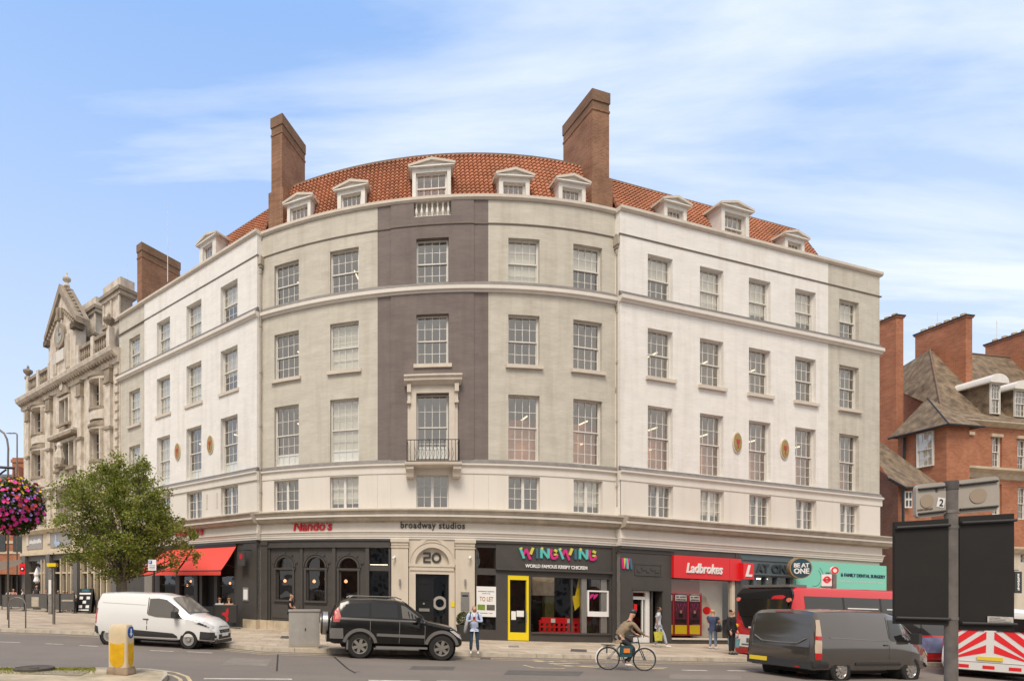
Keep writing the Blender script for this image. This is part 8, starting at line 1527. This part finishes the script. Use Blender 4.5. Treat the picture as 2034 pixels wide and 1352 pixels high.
for px, Y, lab in ((22,44,'small table of drinks at the left of the pub terrace'),(125,42.0,'table among the drinkers on the right of the pub terrace')):
    x = at(px,1200,Y).x; t_ = thing('table', lab, 'table', (x,Y,gz(x,.13)), local=True); m = MB(); m.lathe((0,0,0), [(.25,0),(.25,.03),(.04,.06),(.04,1.0)], 12); m.build('pedestal', MIRON, t_); m = MB(); m.lathe((0,0,1.0), [(.45,0),(.45,.04)], 16); m.build('table_top', MCHAIR, t_)
x = at(73,1200,44.6).x; t_ = thing('parasol', 'closed pale parasol standing on the pub terrace', 'parasol', (x,44.6,gz(x,.13)), local=True); m = MB(); m.tube([(0,0,0),(0,0,3.3)], .03, 6); m.lathe((0,0,0), [(.3,0),(.3,.08),(.05,.1)], 12); m.build('pole', MIRON, t_); m = MB(); m.lathe((0,0,2.1), [(.10,0),(.26,.15),(.16,.5),(.22,.7),(.12,1.0),(.02,1.25)], 9); m.build('canopy', MWP, t_)
# bus stop flag
Y = 22.4; x = at(1657,1150,Y).x; g0 = gz(x,.1); t_ = thing('bus_stop', 'bus stop post with red roundel signs rising behind the red bus', 'bus stop', (x,Y,g0)); zt = at(1657,1140,Y).z; m = MB(); m.tube([(x,Y,g0),(x,Y,zt)], .075, 10); m.build('post', MGS, t_)
def roundel(c_, R, par):
    m = MB(); m.lathe((c_.x,c_.y,c_.z), [(R*.62,.0),(R*.62,-.02),(R,-.02),(R,.0)], 18, axis='y', cap=False); m.box(c_.x-R*1.25,c_.x+R*1.25,c_.y-.03,c_.y-.005,c_.z-R*.2,c_.z+R*.2); m.build('roundel', MRED, par)
m = MB(); cz = at(1657,1132,Y); m.lathe((cz.x,cz.y,cz.z), [(.001,-.03),(.16,-.03),(.16,.03),(.001,.03)], 18, axis='y'); rd2 = m.build('top_disc', MWP, t_); m = MB(); m.lathe((cz.x,cz.y-.031,cz.z), [(.09,0),(.09,-.01),(.15,-.01),(.15,0)], 18, axis='y', cap=False); m.build('red_ring', MRED, rd2)
a, b = at(1631,1163,Y), at(1651,1140,Y); m = MB(); m.box(a.x,b.x,Y-.03,Y,a.z,b.z); fl = m.build('flag', MWP, t_); roundel(V3(((a.x+b.x)/2,Y-.032,(a.z+b.z)/2+.03)), .13, fl); m = MB(); m.box(a.x,b.x,Y-.03,Y,a.z-.13,a.z-.01); m.build('route_tiles', MGRY, t_); m = MB(); m.box(b.x,x-.07,Y-.02,Y-.01,b.z-.1,b.z-.05); m.box(b.x,x-.07,Y-.02,Y-.01,a.z+.02,a.z+.07); m.build('bracket', MGS, t_)
# back of a road sign on its pole, close to the camera
Y = 5.6; a = at(1889,1200,Y); xp = a.x; zt = at(1889,951,Y).z; t_ = thing('sign_post', 'thick grey pole carrying the backs of two black boards and a grey light box', 'sign post', (xp,Y,gz(xp)))
m = MB(); m.tube([(xp,Y,gz(xp)),(xp,Y,zt-.05)], .050, 20); po = m.build('pole', M('peeling_grey_paint',(.17,.15,.135),.5,.45,4,.1,30,streak=.7), t_, smooth=True, sharp=40); m = MB(); m.lathe((xp,Y,zt-.05), [(.054,-.06),(.056,0),(.053,.03),(.001,.035)], 20); m.build('cap', M('pole_cap',(.08,.07,.065),.6), po, smooth=True, sharp=40)
MBB = M('board_back_black', (.015,.0125,.0105), .6, .25, 3)
def bd_(pa, pb, yta, ytb, yba, ybb, Ya, Yb, th, mat, name, par, rad=0):
    A_, B_ = at(pa,1,Ya), at(pb,1,Yb); za, zb_, zc_, zd = at(pa,yta,Ya).z, at(pb,ytb,Yb).z, at(pb,ybb,Yb).z, at(pa,yba,Ya).z
    m = MB(); d = V3((B_.x-A_.x,Yb-Ya,0)).normalized(); n_ = V3((d.y,-d.x,0)); q = [V3((A_.x,Ya,zd)),V3((B_.x,Yb,zc_)),V3((B_.x,Yb,zb_)),V3((A_.x,Ya,za))]
    m.add(q+[p-n_*th for p in q], [(0,1,2,3),(7,6,5,4),(0,4,5,1),(1,5,6,2),(2,6,7,3),(3,7,4,0)]); return m.build(name, mat, par), q, n_
b1, q1, n1 = bd_(1778,1884,1036,1029.5,1238,1241.5,Y+.10,Y-.02,.04,MBB,'board',t_); b2, q2, n2 = bd_(1906,2014.5,1025,1019,1250,1253,Y-.02,Y-.10,.04,MBB,'board',t_)
for q, n_, bb_ in ((q1,n1,b1),(q2,n2,b2)):
    for f in (.06, .94):
        m = MB(); u0, u1 = q[0].lerp(q[3],f), q[1].lerp(q[2],f); m.tube([u0+n_*.02, u1+n_*.02], .016, 6); m.build('mounting_rail', MPLAS, bb_)
m = MB(); p0, p1 = q2[0].lerp(q2[1],.5), q2[0].lerp(q2[1],.97); m.add([p0+n2*.008+V3((0,0,.075)), p1+n2*.008+V3((0,0,.07)), p1+n2*.008+V3((0,0,.14)), p0+n2*.008+V3((0,0,.145))], [(0,1,2,3)]); st_ = m.build('label_sticker', M('worn_white_label',(.55,.52,.48),.7,.3,40), b2)
m = MB()
for k in range(3): z_ = .09+.018*k; m.add([p0.lerp(p1,.06)+n2*.010+V3((0,0,z_)), p0.lerp(p1,.9-.2*k)+n2*.010+V3((0,0,z_)), p0.lerp(p1,.9-.2*k)+n2*.010+V3((0,0,z_+.006)), p0.lerp(p1,.06)+n2*.010+V3((0,0,z_+.006))], [(0,1,2,3)])
m.build('small_print', MGRY, st_)
# light box: two rounded halves
MLB = M('light_box_back', (.42,.38,.33), .5, .15, 3, streak=.3)
def halfbox(pa, pb, yta, ytb, yba, ybb, Ya, Yb, name):
    A_, B_ = at(pa,1,Ya), at(pb,1,Yb); za, zb_, zc_, zd = at(pa,yta,Ya).z, at(pb,ytb,Yb).z, at(pb,ybb,Yb).z, at(pa,yba,Ya).z; d = V3((B_.x-A_.x,Yb-Ya,0)); L = d.length; d.normalize(); n_ = V3((d.y,-d.x,0)); r = .045; poly = []
    for cx_, cz_, a0 in ((1-r/L,1,0),(r/L,1,pi/2),(r/L,0,pi),(1-r/L,0,3*pi/2)):
        for i in range(5):
            t = a0+pi/2*i/4; poly.append((cx_+r/L*cos(t), cz_+(-1 if cz_ else 1)*0+0, t, cz_))
    pts = []
    for u_, _, t, cz_ in poly:
        base = (za+(zb_-za)*u_) if cz_ else (zd+(zc_-zd)*u_); pts.append(V3((A_.x,Ya,0))+d*L*u_+V3((0,0,base+(-r if cz_ else r)+r*sin(t))))
    k = len(pts); m = MB(); m.add(pts+[p-n_*.04 for p in pts], [tuple(range(k)), tuple(range(k,2*k))[::-1]]+[(i,(i+1)%k,k+(i+1)%k,k+i) for i in range(k)]); o = m.build(name, MLB, t_)
    f3 = lambda u_, v_, e=0: V3((A_.x,Ya,0))+d*L*u_+V3((0,0,(zd+(zc_-zd)*u_)*(1-v_)+(za+(zb_-za)*u_)*v_))+n_*e
    for v_ in (.12,.85): m = MB(); m.tube([f3(.06,v_,.012), f3(.94,v_,.012)], .012, 6); m.build('mounting_rail', MPLAS, o)
    return o, f3
h1, f1 = halfbox(1819.5,1880,962,956,1029,1022,Y+.06,Y+.0,'light_box'); h2, f2 = halfbox(1900,1985,954,944,1020,1013,Y-.0,Y-.08,'light_box')
for h_, f_, uc, ru, rv in ((h1,f1,.35,.22,.20),(h2,f2,.5,.20,.22)): m = MB(); m.prism([(uc+ru*cos(t*pi/10), .48+rv*sin(t*pi/10)) for t in range(20)], lambda a_,b_,d_: f_(a_,b_,.001+d_), 0, .006); m.build('lamp_cover', M('cover_tan',(.34,.27,.20),.6), h_)
m = MB(); m.add([f1(.66,.28,.004), f1(.90,.22,.004), f1(.96,.50,.004), f1(.72,.56,.004)], [(0,1,2,3)]); s2 = m.build('number_sticker', MWP, h1); ftext('2', None, 0,0,0,0, MBLK, 0,0, bold=.02, parent=s2, fn=lambda a_,b_,d_: f1(.745+.13*a_+.02*b_,.30+.2*b_-.03*a_,.006+.001*d_))
scribble('marker_writing', M('marker_brown',(.12,.07,.03),.8), h1, lambda u, v: f1(.04+.5*u, .20+.07*v, .004), 16, 9, .1); ftext('E', None, 0,0,0,0, MBLK, 0,0, bold=.01, parent=h1, fn=lambda a_,b_,d_: f1(.64+.08*a_,.72+.1*b_,.003+.001*d_))
for z_ in (q1[0].z*.06+q1[3].z*.94, q1[0].z*.94+q1[3].z*.06, f1(.9,.12).z, f1(.9,.85).z): m = MB(); m.lathe((xp,Y,z_-.02), [(.054,0),(.054,.03)], 20); m.build('clamp_band', MGS, po)
# ------------------------------------------------------------------ the far side of the junction behind the camera, seen only mirrored in glass and paint
for i, (x0, x1, yy, hh, mat) in enumerate(((-62,-34,-30,13.5,MBR),(-30,-6,-34,11.0,MPUB),(-6,16,-34,14.0,MCRM),(18,44,-30,12.0,MBR),(44,70,-24,15.0,MPUB))):
    t_ = thing('building', ['red brick','pale stone','cream stone','dark brick','grey stone'][i]+' building across the junction behind the viewpoint, visible only as a reflection', 'building', ((x0+x1)/2, yy, gz((x0+x1)/2)))
    block(t_, x0, x1, yy-8, yy, -1, hh, mat); n = int((x1-x0)/3.2)
    for k in range(n):
        for z in range(4):
            if z*3.3+3 > hh: continue
            m = MB(); x = x0+1.2+k*3.2; m.box(x, x+1.3, yy, yy+.05, z*3.2+1.0-S*x, z*3.2+3.0-S*x); m.build('window', MWIN, t_)
